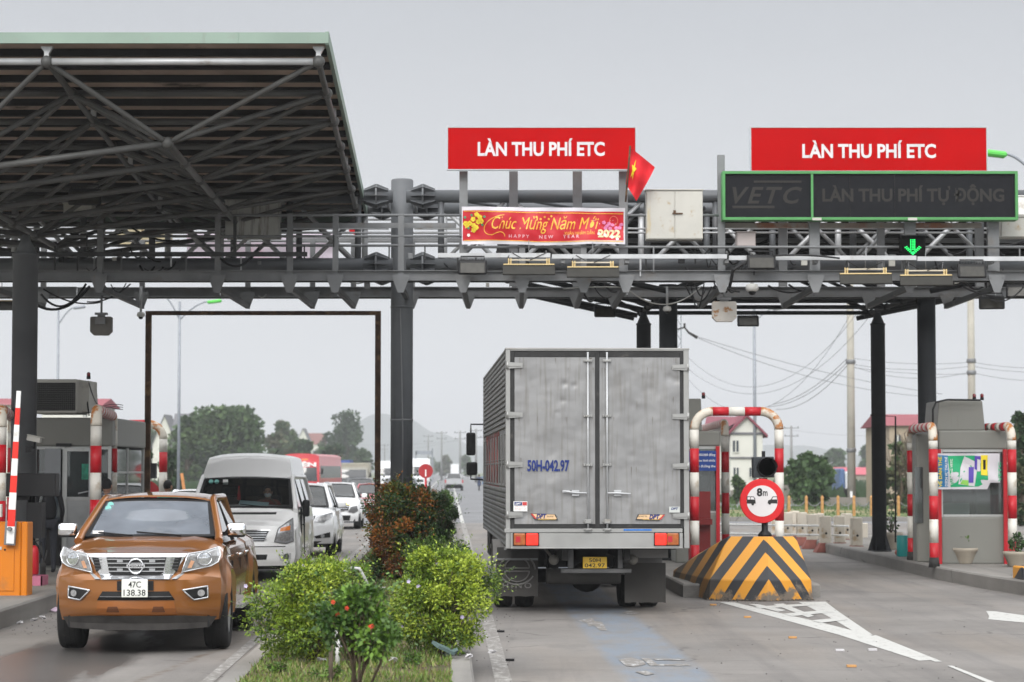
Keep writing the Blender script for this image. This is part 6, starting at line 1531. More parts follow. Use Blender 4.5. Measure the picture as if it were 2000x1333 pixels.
 for s in (-1, 1):
  for y in wys: wheel(th, s * (W - .15), y, .46, .28, s, M('dusty_steel_rim', (.12, .11, .1), .7), 5)
 return th
big('coach', 'red coach with white lettering behind the white van', 'bus', (Xp(587, 158), 158, 0), R(-3.2), 1.25, 11.8, 3.0, M('red_coach_paint', (.50, .035, .045), .35, 0, .06, 1, coat=.5), wtext='UYÊN')
big('cargo_truck', 'truck with a blue tarpaulin body right of the red coach', 'truck', (Xp(658, 205), 205, 0), R(1), 1.1, 7, 2.4, wpaint, ('plain', 2.85, M('blue_tarpaulin', (.05, .08, .22), .7, 0, .1, 1)))
big('cargo_truck', 'truck with a beige ribbed cargo body left of the rusty post', 'truck', (Xp(704, 196), 188, 0), R(2), 1.2, 8, 2.2, M('beige_cab_paint', (.33, .32, .28), .5), ('ribbed', 2.55, M('beige_cargo_paint', (.36, .34, .28), .6, 0, .1, 1)))
big('white_truck', 'far white box truck seen between rusty post and pillar', 'truck', (Xp(757, 262), 262, 0), R(1), 1.15, 7, 2.4, wpaint, ('plain', 3.0, wpaint))
big('white_truck', 'far white box truck right of the big pillar', 'truck', (Xp(816, 232), 232, 0), R(1), 1.15, 8, 2.5, wpaint, ('plain', 3.1, wpaint))
big('white_truck', 'very distant white box truck in the truck lane, driving away', 'truck', (Xp(889, 600), 606, 0), R(181), 1.15, 8, 2.5, wpaint, ('plain', 3.6, wpaint))
# distant pickup driving away
sp = M('silver_car_paint', (.45, .46, .47), .3, .3, .04, 1, coat=.8)
PS2 = dict(PS); PS2['front'] = ff(.9);
dp_ = gcar('silver_pickup', 'distant silver pickup driving away left of the box truck', 'pickup', (Xp(884.5, 236), 236 + 5.2, 0), sp, PS2, dict(gg, gl=cglass), dict(f1, rails=False), rz=R(181.5), pill=(.52, .93))
for s in (-1, 1):
 mb = MB(); mb.b2((s * .76, 5.19, .75), (s * .90, 5.23, 1.05)); mb.build('tail_lamp', tr2, dp_)
mb = MB(); mb.b2((-.75, 5.15, .48), (.75, 5.32, .62)); mb.build('rear_bumper', black, dp_)
# ================================================================ GUARD PIPES, BOOTHS, BARRIERS
rustp = M('rust_spotted_white_paint', (.60, .56, .48), .5, 0, .1, 3, dirt=((.40, .15, .035), .52, 5, .08))
band_r = redp; band_w = M('grimy_white_band', (.60, .58, .53), .5, 0, .1, 3, dirt=((.40, .34, .26), .35, 4), streak=((.35, .28, .2), .2, 2))
def guard(label, legs, ztop, r, bands, horiz=True, rad=.30, group='red and white guard pipes', base=.2, bandlen=None, hb=None):
 """bent pipe: leg up, bend, across, bend, leg down; bands painted as sleeves of the same pipe"""
 a, b = Vector(legs[0]), Vector(legs[1]) if len(legs) > 1 else None
 th = thing('guard_pipe', label, 'guard pipe', (a.x, a.y, base), group=group)
 bands = bands or [.9, .45, .45, .45, .45]
 d = (b - a).normalized()
 for k, p in enumerate((a, b)):
  z = base; i = 0; zmax = ztop - rad
  if hb is not None and k == 1: zend = hb
  mb = MB(); mb.lathe([(r * 1.25, base), (r * 1.02, base + .18)], (p.x, p.y, 0), 16); mb.build('foot', dkm, th)
  seq = []
  bl = bandlen or .42; z = base + .02
  col = 0
  while z < zmax - .02:
   z2 = min(z + bl, zmax); seq.append((z, z2, col % 2)); z = z2; col += 1
  # the top band under the bend is bare and rusty
  for (z1, z2, c) in seq:
   mb = MB(); mb.lathe([(r, z1), (r, z2)], (p.x, p.y, 0), 18); mb.build('painted_band', band_r if c == 0 else band_w, th)
  sgn = 1 if k == 0 else -1
  cpt = Vector((p.x, p.y, zmax)) + d * rad * sgn
  pts = [cpt + Vector((0, 0, math.sin(t) * rad)) - d * sgn * math.cos(t) * rad for t in [q * math.pi / 16 for q in range(9)]]
  mb = MB(); mb.tube(pts, r * 1.001, 14); mb.build('bend', rustp, th)
 L = (b - a).length - 2 * rad; n = max(1, round(L / (bl * .8)))
 if n % 2 == 0: n += 1
 for k in range(n):
  p = a + d * (rad + L * k / n); q = a + d * (rad + L * (k + 1) / n)
  mb = MB(); mb.tube([(p.x, p.y, ztop), (q.x, q.y, ztop)], r, 14); mb.build('painted_band', band_r if k % 2 == 0 else band_w, th)
 return th
def gp3(px, Y): return (Xp(px, Y), Y, 0)
guard('big red and white guard arch behind the striped block', [gp3(1355, 42.3), gp3(1520, 42.3)], Zp(804, 42.3), .080, None, rad=.32)
guard('slim red and white guard pipe seen inside the big arch', [gp3(1415, 49.5), gp3(1373, 56.0)], Zp(826, 49.5), .082, None, rad=.28)
guard('red and white guard pipe at the left corner of the bannered booth', [gp3(1820, 43.5), gp3(1777, 46.6)], Zp(833, 43.5), .082, None, rad=.26)
guard('red and white guard pipe at the right corner of the bannered booth', [gp3(1973, 44.2), gp3(1915, 46.0)], Zp(833, 44.2), .082, None, rad=.26)
guard('thick red and white guard pipe right of the booth door', [gp3(190, 37.8), gp3(222, 42.3)], Zp(800, 37.8), .088, None, rad=.26)
guard('white-topped guard pipe arch right of the rusty left post', [gp3(321, 50.5), gp3(226, 50.6)], Zp(828, 50.5), .085, None, rad=.32)
guard('guard pipe at the left picture edge behind the barrier arm', [gp3(4, 36.2), gp3(28, 41)], Zp(801, 36.2), .09, None, rad=.26)
mb = MB(); c = P(212, 798, 39.5)
for k in range(3): mb.tube(sag(P(196 + 10 * k, 796, 38.4), P(240, 792 + 4 * k, 39.5), -.03 + .02 * k), .006, 5)
tag(mb.build('loose_wire', cable, loc=c), 'loose black wire tied on top of the guard pipe by the booth door', 'wire')
beige = M('booth_sandwich_panel', (.20, .20, .18), .5, .1, .06, 1, dirt=((.2, .19, .17), .25, 2), streak=((.18, .17, .15), .25, 1)); alf = M('aluminium_window_frame', (.42, .43, .42), .4, .5, .08, 5, dirt=((.25, .24, .22), .3, 4))
bglass = glass('booth_glass', (.55, .60, .60), .10, (.42, .46, .46)); dark_in = M('booth_interior', (.09, .09, .088), .8, 0, .3, 3)
def booth(label, x0, x1, y0, y1, z0, z1, sill=.95, head=2.05, acbox=None, redposts=True, front_glass=True, fr=.35):
 th = thing('toll_booth', label, 'booth', ((x0 + x1) / 2, (y0 + y1) / 2, z0), group='toll booths')
 t = .05
 mb = MB(); mb.b2((x0, y0, z0), (x1, y1, z0 + sill)); mb.build('lower_wall', beige, th, bevel=.03, segs=2)
 mb = MB(); mb.b2((x0 - .02, y0 - .02, z0 + head), (x1 + .02, y1 + .02, z1)); mb.build('roof', beige, th, bevel=.03, segs=2)
 mb = MB()
 for (x, y) in ((x0, y0), (x1, y0), (x0, y1), (x1, y1)):
  mb.box((x + (t if x == x0 else -t) * .5, y + (t if y == y0 else -t) * .5, z0 + (sill + head) / 2), (t, t, head - sill + .02))
 mb.b2((x0 + .06, y0 + .01, z0 + sill), (x1 - .06, y0 + .045, z0 + sill + .04)); mb.b2((x0 + .06, y0 + .01, z0 + head - .05), (x1 - .06, y0 + .045, z0 + head))
 for sx in (x0 + .022, x1 - .022): mb.box((sx, (y0 + y1) / 2, z0 + (sill + head) / 2), (.03, .05, head - sill)); mb.box((sx, (y0 + y1) / 2, z0 + sill + .02), (.03, y1 - y0 - .12, .04)); mb.box((sx, (y0 + y1) / 2, z0 + head - .45), (.03, y1 - y0 - .12, .035))
 mb.build('window_frame', alf, th)
 mb = MB(); mb.b2((x0 + .05, y0 + .022, z0 + sill + .04), (x1 - .05, y0 + .030, z0 + head - .05)); mb.build('front_pane', bglass, th)
 for sx in (x0 + .03, x1 - .03):
  mb = MB(); mb.b2((sx - .004, y0 + .06, z0 + sill + .04), (sx + .004, y1 - .06, z0 + head - .04)); mb.build('side_pane', bglass, th)
 mb = MB(); mb.b2((x0 + .2, y0 + .7, z0 + sill), (x1 - .2, y0 + .9, z0 + sill + .45)); mb.b2((x0 + .3, y0 + .5, z0 + sill), (x0 + .7, y0 + .56, z0 + sill + .4)); mb.b2((x1 - .5, y0 + .35, z0 + sill), (x1 - .2, y0 + .55, z0 + sill + .7)); mb.build('counter_equipment', black, th)
 mb = MB(); mb.b2((x0 + .1, y0 + .4, z0 + sill), (x0 + (x1 - x0) * .5, y0 + .42, z0 + sill + .25)); mb.b2((x0 + .15, y1 - .3, z0 + sill), (x0 + .5, y1 - .2, z0 + sill + .8)); mb.build('papers', whitep, th)
 mb = MB(); mb.b2((x0 + .06, y1 - .08, z0 + sill), (x1 - .06, y1 - .05, z0 + head)); mb.build('rear_panel', M('booth_rear_panel', (.22, .23, .23), .6, 0, .2, 1), th)
 if redposts:
  for sx in redposts:
   mb = MB(); mb.box((sx, y0 - .06, z0 + (head + .0) / 2), (.07, .07, head)); mb.build('corner_post', redp, th)
 if acbox:
  (a0, a1, b0, b1, h, tap, flip) = acbox
  mb = MB(); mb.add([(a0, b0, z1), (a1, b0, z1), (a1, b1, z1), (a0, b1, z1), (a0 + tap, b0, z1 + h), (a1 - tap, b0, z1 + h), (a1 - tap, b1, z1 + h), (a0 + tap, b1, z1 + h)], [(3, 2, 1, 0), (4, 5, 6, 7), (0, 1, 5, 4), (1, 2, 6, 5), (2, 3, 7, 6), (3, 0, 4, 7)])
  mb.build('roof_unit', beige, th, bevel=.02, segs=2)
 return th
def siren(label, px_, py_, Y):
 c = P(px_, py_, Y); th = thing('warning_lamp', label, 'lamp', c, group='red warning lamps on the booth roofs')
 mb = MB(); mb.lathe([(.035, c.z), (.035, c.z + .05)], (c.x, Y, 0), 10); mb.build('base', black, th)
 mb = MB(); mb.lathe([(.032, c.z + .05), (.034, c.z + .10), (.02, c.z + .12)], (c.x, Y, 0), 10); mb.build('lens', M('dark_red_lens', (.20, .01, .015), .2, coat=1), th)
# right booth with the VETC banner
Yb = 45.0
rb = booth('grey toll booth at right under the crooked green banner', Xp(1833, Yb), Xp(1962, Yb), Yb, Yb + 3.4, .2, Zp(841, Yb), sill=.88, head=Zp(878, Yb) - .2, acbox=(Xp(1836, Yb) - .05, Xp(1926, Yb), Yb + .2, Yb + 1.6, .56, .05, 0), redposts=(Xp(1830, Yb), Xp(1958, Yb)))
mb = MB(); mb.b2((Xp(1787, Yb + .8), Yb + .8, .2), (Xp(1833, Yb), Yb + 1.3, Zp(846, Yb))); mb.build('side_annex', beige, rb, bevel=.03)
mb = MB(); mb.b2((Xp(1797, Yb), Yb + .77, .95), (Xp(1813, Yb), Yb + .80, 2.0)); mb.build('annex_window', bglass, rb)
mb = MB(); mb.tube([P(1822, 838, Yb), P(1822, 800, Yb), P(1828, 786, Yb), P(1850, 781, Yb), P(1915, 782, Yb)], .02, 6); mb.build('cable', cable, rb)
siren('red warning lamp on the right booth roof, left of the pair', 1903, 782, Yb + .3); siren('red warning lamp on the right booth roof, right of the pair', 1918, 782, Yb + .3)
Yf = Yb - .14
bn = thing('service_banner', 'sideways green, blue and white service banner tied across the right booth window', 'banner', P(1890, 957, Yf))
A_, B_ = P(1829, 886, Yf), P(1953, 956, Yf)
def bs(u, v, off=0):
 z = B_.z + (A_.z - B_.z) * v; x = A_.x + (B_.x - A_.x) * u
 if v < .3 and u > .8: z += (.3 - v) / .3 * .12
 return (x, Yf + .015 * math.sin(u * 11 + v * 5) + .012 * math.sin(v * 9 + u * 3) - off, z)
vb = {'w': vin, 'b': M('blue_banner_print', (.03, .18, .38), .5, 0, .05, 4), 'g': M('green_banner_print', (.015, .36, .15), .5, 0, .05, 3), 'p': M('violet_banner_print', (.10, .06, .38), .5), 'y': M('yellow_car_print', (.78, .62, .03), .5), 'l': M('lime_print', (.25, .55, .1), .5), 'k': black}
mb = MB(); mb.grid(lambda u, v: bs(u, v), 20, 10); mb.grid(lambda u, v: bs(u, v, -.006), 20, 10, flip=True); mb.build('sheet', vb['w'], bn)
def breg(pts, key, nm, off=.006):
 """flat print region following the sheet"""
 mb = MB(); c = (sum(p[0] for p in pts) / len(pts), sum(p[1] for p in pts) / len(pts)); vs = []; n = len(pts); K = 4
 for k in range(n):
  a, b = pts[k], pts[(k + 1) % n]
  for t in range(K):
   e = (a[0] + (b[0] - a[0]) * t / K, a[1] + (b[1] - a[1]) * t / K); vs.append(e)
 m = len(vs); V = [bs(*c, off)] + [bs(c[0] + (e[0] - c[0]) * .5, c[1] + (e[1] - c[1]) * .5, off) for e in vs] + [bs(*e, off) for e in vs]
 F = []
 for k in range(m):
  j = (k + 1) % m; F.append((0, 1 + k, 1 + j)); F.append((1 + k, 1 + m + k, 1 + m + j, 1 + j))
 mb.add(V, F); return mb.build(nm, vb[key], bn)
breg([(.0, .06), (.18, .06), (.18, .94), (0, .95)], 'b', 'blue_field'); breg([(.22, .06), (.81, .08), (.81, .5), (.60, .94), (.18, .93)], 'g', 'green_field')
breg([(.34, .14), (.60, .08), (.64, .55), (.60, .78), (.44, .92), (.38, .60)], 'w', 'parcel_shape', .010); breg([(.37, .15), (.50, .1), (.51, .25), (.40, .26)], 'l', 'lime_patch', .013)
breg([(.50, .18), (.58, .18), (.59, .62), (.51, .62)], 'p', 'violet_label', .016); breg([(.60, .56), (.68, .5), (.70, .92), (.60, .93)], 'p', 'violet_shape', .016)
breg([(.70, .40), (.80, .38), (.81, .95), (.70, .95)], 'y', 'yellow_car_shape', .016); breg([(.735, .55), (.775, .55), (.775, .82), (.735, .82)], 'k', 'car_glass_shape', .020); breg([(.64, .50), (.69, .50), (.69, .82), (.64, .84)], 'w', 'car_shape', .019)
rz90 = lambda s_, px0, py0, py1, cap, mat: text(s_, 0, 1, 0, 1 * .727, 0, mat, bn, bold=.02, x_fit=True, rot=lambda p: (Xp(px0, Yf) - p[2] / .727 * cap / FPX * Yf, Yf - .028, Zp(py0, Yf) + (Zp(py1, Yf) - Zp(py0, Yf)) * p[0]))
rz90('VỀ DÁN THẺ', 1836, 952, 892, 6.5, vb['y']); rz90('DỊCH VỤ THU PHÍ', 1847, 950, 893, 5.0, whitep); rz90('TỰ ĐỘNG VETC', 1857, 948, 897, 4.5, whitep); rz90('VETC', 1951, 941, 903, 5.5, vb['g'])
# centre booth half hidden by the truck
Yc = 46.0
cb = booth('grey toll booth between the box truck and the slim guard pipe', Xp(1318, Yc), Xp(1404, Yc), Yc, Yc + 4, .18, Zp(842, Yc), sill=.95, head=Zp(872, Yc) - .18, acbox=(Xp(1330, Yc) - .4, Xp(1372, Yc), Yc + .2, Yc + 1.5, .62, .02, 0), redposts=(Xp(1404, Yc) - .04,))
siren('red warning lamp on the booth behind the truck', 1374, 779, Yc + .3)
sb = thing('blue_notice', 'small blue notice board with white lines of text right of the truck', 'notice', P(1378, 921, Yc - .12))
a, b = P(1346, 881, Yc - .12), P(1399, 920, Yc - .12)
mb = MB(); mb.b2((a.x, Yc - .12, b.z), (b.x, Yc - .09, a.z)); mb.build('board', M('blue_notice_paint', (.01, .045, .22), .4), sb)
for k, s_ in enumerate(('2.000.000 đồng', 'theo hình thức', 'làn đường thu')): text(s_, a.x + .13, b.x - .02, Zp(891 + k * 11, Yc), .045, Yc - .125, whitep, sb, bold=.01)
rcn = M('red_bench_paint', (.16, .012, .012), .5)
mb = MB(); q = P(1375, 1000, 44.5); mb.b2((q.x - .35, 44.5, 1.05), (q.x + .12, 44.6, 1.55)); mb.b2((q.x - .35, 44.1, .95), (q.x + .12, 44.5, 1.05)); mb.b2((q.x - .3, 44.3, .2), (q.x + .1, 44.4, .95))
tag(mb.build('red_cabinet', rcn, loc=(q.x, 44.5, .2)), 'red cabinet under the blue notice beside the truck', 'cabinet')
# left booth with the open aluminium door
Yl = 41.5
lb = booth('grey toll booth behind the left column with an aluminium door', Xp(60, Yl), Xp(212, Yl), Yl + .4, Yl + 4.2, .2, Zp(815, Yl), sill=1.0, head=Zp(872, Yl) - .2, redposts=())
th = lb; xa_, xb_ = Xp(122, Yl), Xp(176, Yl); zt2_ = Zp(876, Yl)
mb = MB()
for x in (xa_, xb_ - .05): mb.b2((x, Yl + .30, .3), (x + .05, Yl + .36, zt2_))
for z in (.3, 1.42, zt2_ - .05): mb.b2((xa_ + .05, Yl + .305, z), (xb_ - .05, Yl + .355, z + .06))
mb.b2((xa_ - .04, Yl + .36, .3), (xa_ - .005, Yl + .40, zt2_ + .05)); mb.build('door', alf, lb)
d = lb.children[-1]
mb = MB(); mb.b2((xa_ + .05, Yl + .325, 1.48), (xb_ - .05, Yl + .332, zt2_ - .05)); mb.build('door_pane', bglass, d)
mb = MB(); mb.b2((xa_ + .05, Yl + .32, .36), (xb_ - .05, Yl + .34, 1.42)); mb.build('door_panel', M('ribbed_door_panel', (.36, .37, .37), .5, .3, .08, 6), d)
mb = MB(); mb.box((xb_ - .03, Yl + .27, 1.6), (.02, .03, .25)); mb.tube([(xb_ - .04, Yl + .27, 1.58), (xb_ - .22, Yl + .25, 1.54)], .012, 6); mb.build('door_handle', galv_l, d)
mb = MB(); mb.b2((xa_ + .30, Yl + .318, 1.78), (xa_ + .42, Yl + .322, 2.05)); mb.build('green_sticker', M('green_poster', (.02, .22, .14), .5, 0, .4, 20), d)
mb = MB(); mb.b2((Xp(84, Yl), Yl + .30, 1.05), (xa_ - .06, Yl + .38, zt2_)); mb.build('dark_window', M('booth_dark_glass', (.035, .045, .055), .1, coat=1), lb)
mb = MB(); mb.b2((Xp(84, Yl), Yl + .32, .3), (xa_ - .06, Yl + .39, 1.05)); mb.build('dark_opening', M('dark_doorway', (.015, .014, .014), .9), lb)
mb = MB(); mb.b2((Xp(105, Yl), Yl + .34, Zp(872, Yl)), (Xp(135, Yl), Yl + .37, Zp(866, Yl))); mb.build('strip_lamp', black, lb)
# air conditioner
ac = thing('air_conditioner', 'big old air conditioner with a black grille on the left booth roof', 'air conditioner', P(128, 812, Yl + .2))
a, b = P(62, 741, Yl + .2), P(150, 808, Yl + .2)
cr_ = M('old_ac_casing', (.42, .41, .37), .5, .1, .08, 2, dirt=((.25, .23, .2), .3, 2))
mb = MB(); mb.b2((a.x, Yl + .2, b.z), (b.x, Yl + 1.3, a.z)); mb.build('casing', cr_, ac, bevel=.02)
mb = MB(); mb.b2((a.x + .04, Yl + .185, b.z + .05), (b.x - .03, Yl + .199, a.z - .06)); g_ = mb.build('grille', black, ac)
mb = MB()
for k in range(13): z = b.z + .07 + k * .038; mb.b2((a.x + .04, Yl + .175, z), (b.x - .03, Yl + .184, z + .006))
for k in range(22): x = a.x + .05 + k * .034; mb.b2((x, Yl + .165, b.z + .05), (x + .004, Yl + .174, a.z - .06))
mb.build('wire_mesh', M('grille_wire', (.10, .10, .09), .6), g_)
mb = MB(); mb.add([(b.x, Yl + .35, b.z + .02), (b.x + .22, Yl + 1.1, b.z + .02), (b.x + .18, Yl + 1.1, a.z - .02), (b.x, Yl + .35, a.z)], [(0, 1, 2, 3)])
mb.b2((b.x + .002, Yl + .5, b.z + .03), (b.x + .16, Yl + 1.28, a.z - .02)); mb.build('side_louvre', cr_, ac)
siren('red warning lamp on the left booth beside the air conditioner', 173, 741, Yl + .6)
mb = MB(); mb.tube(sag(P(173, 745, Yl + .6), P(190, 790, 40), .05), .01, 5); mb.tube([P(172, 745, Yl + .6), P(171, 790, Yl + .5), P(174, 812, Yl + .4)], .014, 6); tag(mb.build('lamp_lead', cable, loc=P(173, 745, Yl + .6)), 'thin lead hanging from the left booth warning lamp', 'cable')
# black display seen from behind, security camera, barrier
dsp = thing('lane_display', 'black lane display box on a bracket beside the left column', 'display', P(60, 1000, 37))
mb = MB(); a, b = P(-30, 925, 37), P(108, 970, 37); mb.b2((a.x, 37, b.z), (b.x, 37.35, a.z)); mb.build('housing', black, dsp, bevel=.01)
mb = MB(); mb.b2((P(52, 980, 37).x, 37, .9), (P(82, 980, 37).x, 37.3, P(0, 982, 37).z)); mb.b2((a.x + .4, 37.1, b.z - .06), (P(65, 0, 37).x, 37.2, b.z)); mb.lathe([(.06, .2), (.06, 1.6)], (Xp(60, 37), 37.2, 0), 10); mb.build('bracket', black, dsp)
scm = thing('security_camera', 'white security camera on the left column pointing right', 'camera', P(68, 868, 38.6))
c = P(67, 858, 38.4); mb = MB(); mb.box(c, (.22, .10, .08), (0, R(12), R(-8))); mb.box(c + Vector((0.02, 0, .045)), (.27, .12, .012), (0, R(12), R(-8))); mb.build('housing', creamp, scm, bevel=.01)
mb = MB(); mb.tube([c + Vector((0, .05, -.05)), c + Vector((-.02, .1, -.14)), c + Vector((-.12, .2, -.14))], .018, 6); mb.box(c + Vector((-.1, .1, -.16)), (.10, .06, .10)); mb.build('bracket', black, scm)
orb = M('orange_barrier_paint', (.60, .18, .008), .4, 0, .06, 1.5, dirt=((.45, .16, .03), .25, 2.5))
Yo = 33.4
bar_ = thing('barrier_gate', 'orange barrier cabinet with its red and white arm raised', 'barrier', P(28, 1168, Yo))
a, b = P(-12, 1020, Yo), P(52, 1168, Yo)
mb = MB(); mb.b2((a.x, Yo, .2), (b.x - .09, Yo + .40, a.z)); mb.build('cabinet', orb, bar_, bevel=.012)
mb = MB(); mb.b2((b.x - .088, Yo + .01, .2), (b.x, Yo + .395, a.z - .003)); mb.build('side_door', orb, bar_, bevel=.012)
mb = MB(); mb.b2((P(2, 0, Yo).x, Yo - .012, .28), (P(40, 0, Yo).x, Yo, Zp(1066, Yo))); d_ = mb.build('door', orb, bar_, bevel=.003)
mb = MB(); mb.b2((P(5, 0, Yo).x, Yo - .02, Zp(1074, Yo)), (P(16, 0, Yo).x, Yo - .013, Zp(1068, Yo))); mb.build('maker_plate', galv_l, d_)
mb = MB(); mb.lathe([(.014, Yo - .02), (.014, Yo - .012)], (P(22, 0, Yo).x, 0, Zp(1074, Yo)), 8, 0, 'Y'); mb.build('lock', black, d_)
p0, p1 = P(20, 1062, Yo - .1), P(37, 764, Yo - .1)
arm_n = 9
for k in range(arm_n):
 q0 = p0.lerp(p1, k / arm_n); q1 = p0.lerp(p1, (k + 1) / arm_n); w0 = .105 - .052 * k / arm_n
 mb = MB(); mb.bar(q0, q1, w0, .04, up=(0, 1, 0)); mb.build('arm_section', whitep if k % 2 == 0 else M('bright_red_reflective', (.70, .03, .02), .4), bar_)
mb = MB(); mb.bar(P(19, 1065, Yo - .08), P(22, 1018, Yo - .08), .15, .06, up=(0, 1, 0)); mb.lathe([(.03, Yo - .2), (.03, Yo)], (p0.x, 0, p0.z + .2), 10, 0, 'Y'); mb.build('arm_clamp', galv, bar_)
mb = MB(); mb.b2((P(9, 0, Yo).x, Yo - .1, Zp(1010, Yo)), (P(17, 0, Yo).x, Yo - .02, Zp(985, Yo))); mb.build('sensor_box', creamp, bar_)
# fire extinguisher, crate, ladder
fe = thing('fire_extinguisher', 'red fire extinguisher standing in a pink crate by the booth', 'extinguisher', P(67, 1128, 36.5))
c = P(66, 1120, 36.5); mb = MB(); mb.lathe([(.06, c.z - .02), (.075, c.z), (.075, c.z + .32), (.055, c.z + .39), (.02, c.z + .42)], (c.x, 36.5, 0), 16); mb.build('cylinder', redp, fe)
mb = MB(); mb.lathe([(.018, c.z + .42), (.018, c.z + .47)], (c.x, 36.5, 0), 8); mb.box((c.x + .03, 36.5, c.z + .48), (.10, .02, .02), (0, R(-15), 0)); mb.tube([(c.x, 36.5, c.z + .45), (c.x + .10, 36.45, c.z + .40), (c.x + .10, 36.45, c.z + .15)], .010, 6); mb.build('valve_and_hose', black, fe)
mb = MB(); q = P(70, 1143, 36.3); mb.b2((q.x - .14, 36.25, .21), (q.x + .10, 36.30, .36)); mb.b2((q.x - .14, 36.7, .21), (q.x + .10, 36.74, .36)); mb.b2((q.x - .14, 36.25, .21), (q.x - .12, 36.7, .36)); mb.b2((q.x + .08, 36.25, .21), (q.x + .10, 36.7, .36)); mb.b2((q.x - .13, 36.3, .21), (q.x + .09, 36.7, .22))
tag(mb.build('pink_crate', M('pink_crate_plastic', (.42, .13, .2), .6), loc=(q.x, 36.5, .2)), 'pink crate on the left pavement', 'crate')
mb = MB(); mb.tube([P(88, 1128, 36.8), P(80, 1060, 37.2)], .014, 5); mb.tube([P(80, 1128, 37), P(92, 1075, 37)], .014, 5); mb.b2(P(78, 1128, 36.9), P(90, 1100, 36.95)); tag(mb.build('folding_stool', dkm, loc=P(84, 1128, 36.8)), 'dark folded stool leaning right of the extinguisher', 'stool')
mb = MB(); mb.tube(sag(P(57, 1062, 36.4), P(82, 1090, 36.6), -.12), .012, 6); tag(mb.build('hose', cable, loc=P(60, 1065, 36.4)), 'short black hose above the red extinguisher', 'hose')
# ================================================================ CENTRE ISLAND: STRIPED BLOCK, SIGN, SIGNAL LAMP
def stripes():
 m = bpy.data.materials.new('yellow_black_chevron_paint'); m.use_nodes = True
 nt = m.node_tree; N = nt.nodes; L = nt.links; b = N['Principled BSDF']; b.inputs['Roughness'].default_value = .5
 tc = N.new('ShaderNodeTexCoord'); s = N.new('ShaderNodeSeparateXYZ'); L.new(tc.outputs['Object'], s.inputs[0])
 def mt(op, a, c, d=None):
  x = N.new('ShaderNodeMath'); x.operation = op
  for i, v in enumerate((a, c) if d is None else (a, c, d)):
   if isinstance(v, (int, float)): x.inputs[i].default_value = v
   else: L.new(v, x.inputs[i])
  return x.outputs[0]
 ax = mt('ABSOLUTE', mt('SUBTRACT', s.outputs['X'], .10), 0)
 v = mt('ADD', mt('MULTIPLY', ax, 1.55), s.outputs['Z'])
 v = mt('ADD', v, mt('MULTIPLY', s.outputs['Y'], .40))
 f = mt('FRACT', mt('DIVIDE', mt('SUBTRACT', v, .0), .57), 0)
 st = mt('GREATER_THAN', f, .5)
 nz = N.new('ShaderNodeTexNoise'); nz.inputs['Scale'].default_value = 4; nz.inputs['Detail'].default_value = 9; nz.inputs['Roughness'].default_value = .7; L.new(tc.outputs['Object'], nz.inputs['Vector'])
 mx = N.new('ShaderNodeMix'); mx.data_type = 'RGBA'; L.new(st, mx.inputs['Factor']); mx.inputs['A'].default_value = (.60, .26, .014, 1); mx.inputs['B'].default_value = (.015, .017, .021, 1)
 # peeled and dirty towards the foot where wheels rub it
 low = N.new('ShaderNodeMapRange'); low.inputs['From Min'].default_value = .34; low.inputs['From Max'].default_value = .05; low.inputs['To Max'].default_value = .22; L.new(s.outputs['Z'], low.inputs['Value'])
 d = mt('ADD', nz.outputs['Fac'], low.outputs[0]); r = N.new('ShaderNodeMapRange'); r.inputs['From Min'].default_value = .67; r.inputs['From Max'].default_value = .78; L.new(d, r.inputs['Value'])
 m2 = N.new('ShaderNodeMix'); m2.data_type = 'RGBA'; L.new(r.outputs[0], m2.inputs['Factor']); L.new(mx.outputs['Result'], m2.inputs['A']); m2.inputs['B'].default_value = (.13, .105, .08, 1)
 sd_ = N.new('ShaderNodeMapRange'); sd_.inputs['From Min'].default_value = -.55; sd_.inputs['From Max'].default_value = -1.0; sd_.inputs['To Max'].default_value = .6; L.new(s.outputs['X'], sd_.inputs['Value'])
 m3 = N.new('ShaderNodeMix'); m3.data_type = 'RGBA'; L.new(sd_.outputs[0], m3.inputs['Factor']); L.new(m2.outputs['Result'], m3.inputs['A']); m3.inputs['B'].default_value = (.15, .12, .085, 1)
 L.new(m3.outputs['Result'], b.inputs['Base Color']); return m
chev = stripes()
bl = thing('crash_block', 'yellow and black striped concrete crash block on the centre island', 'crash block', (3.72, 36.2, 0))
zb3 = Zp(1048, 37.0)
front = [(Xp(1385, 36.2, 1172), 36.35), (Xp(1500, 36.1, 1172), 36.05), (Xp(1590, 36.2, 1172), 36.4)]
back_l = (2.62, 39.8); back_r = (4.72, 39.8)
bot = [front[0], front[1], front[2], back_r, back_l]
top = [(Xp(1412, 37), 37.1), (Xp(1497, 36.9), 36.9), (Xp(1552, 37), 37.1), (4.3, 39.2), (3.3, 39.2)]
top = [(Xp(1420, 37), 37.05), (Xp(1497, 36.9), 36.85), (Xp(1552, 37), 37.05), (4.35, 39.6), (3.05, 39.6)]
mid = [(b_[0] * .94 + t_[0] * .06, b_[1] * .94 + t_[1] * .06) for b_, t_ in zip(bot, top)]
zs = [0, .30, zb3]; rings_ = [bot, mid, top]
mb = MB(); V_ = []; F_ = []
for rg_, z in zip(rings_, zs): V_ += [(p[0], p[1], z if not (z == zb3 and i > 2) else zb3 - .35) for i, p in enumerate(rg_)]
for k in range(2):
 for i in range(5): j = (i + 1) % 5; F_.append((k * 5 + i, k * 5 + j, (k + 1) * 5 + j, (k + 1) * 5 + i))
F_.append(tuple(range(10, 15))); mb.add(V_, F_)
bk = mb.build('concrete_body', chev, bl, bevel=.012, fix=True)
mb = MB(); rr = random.Random(9)
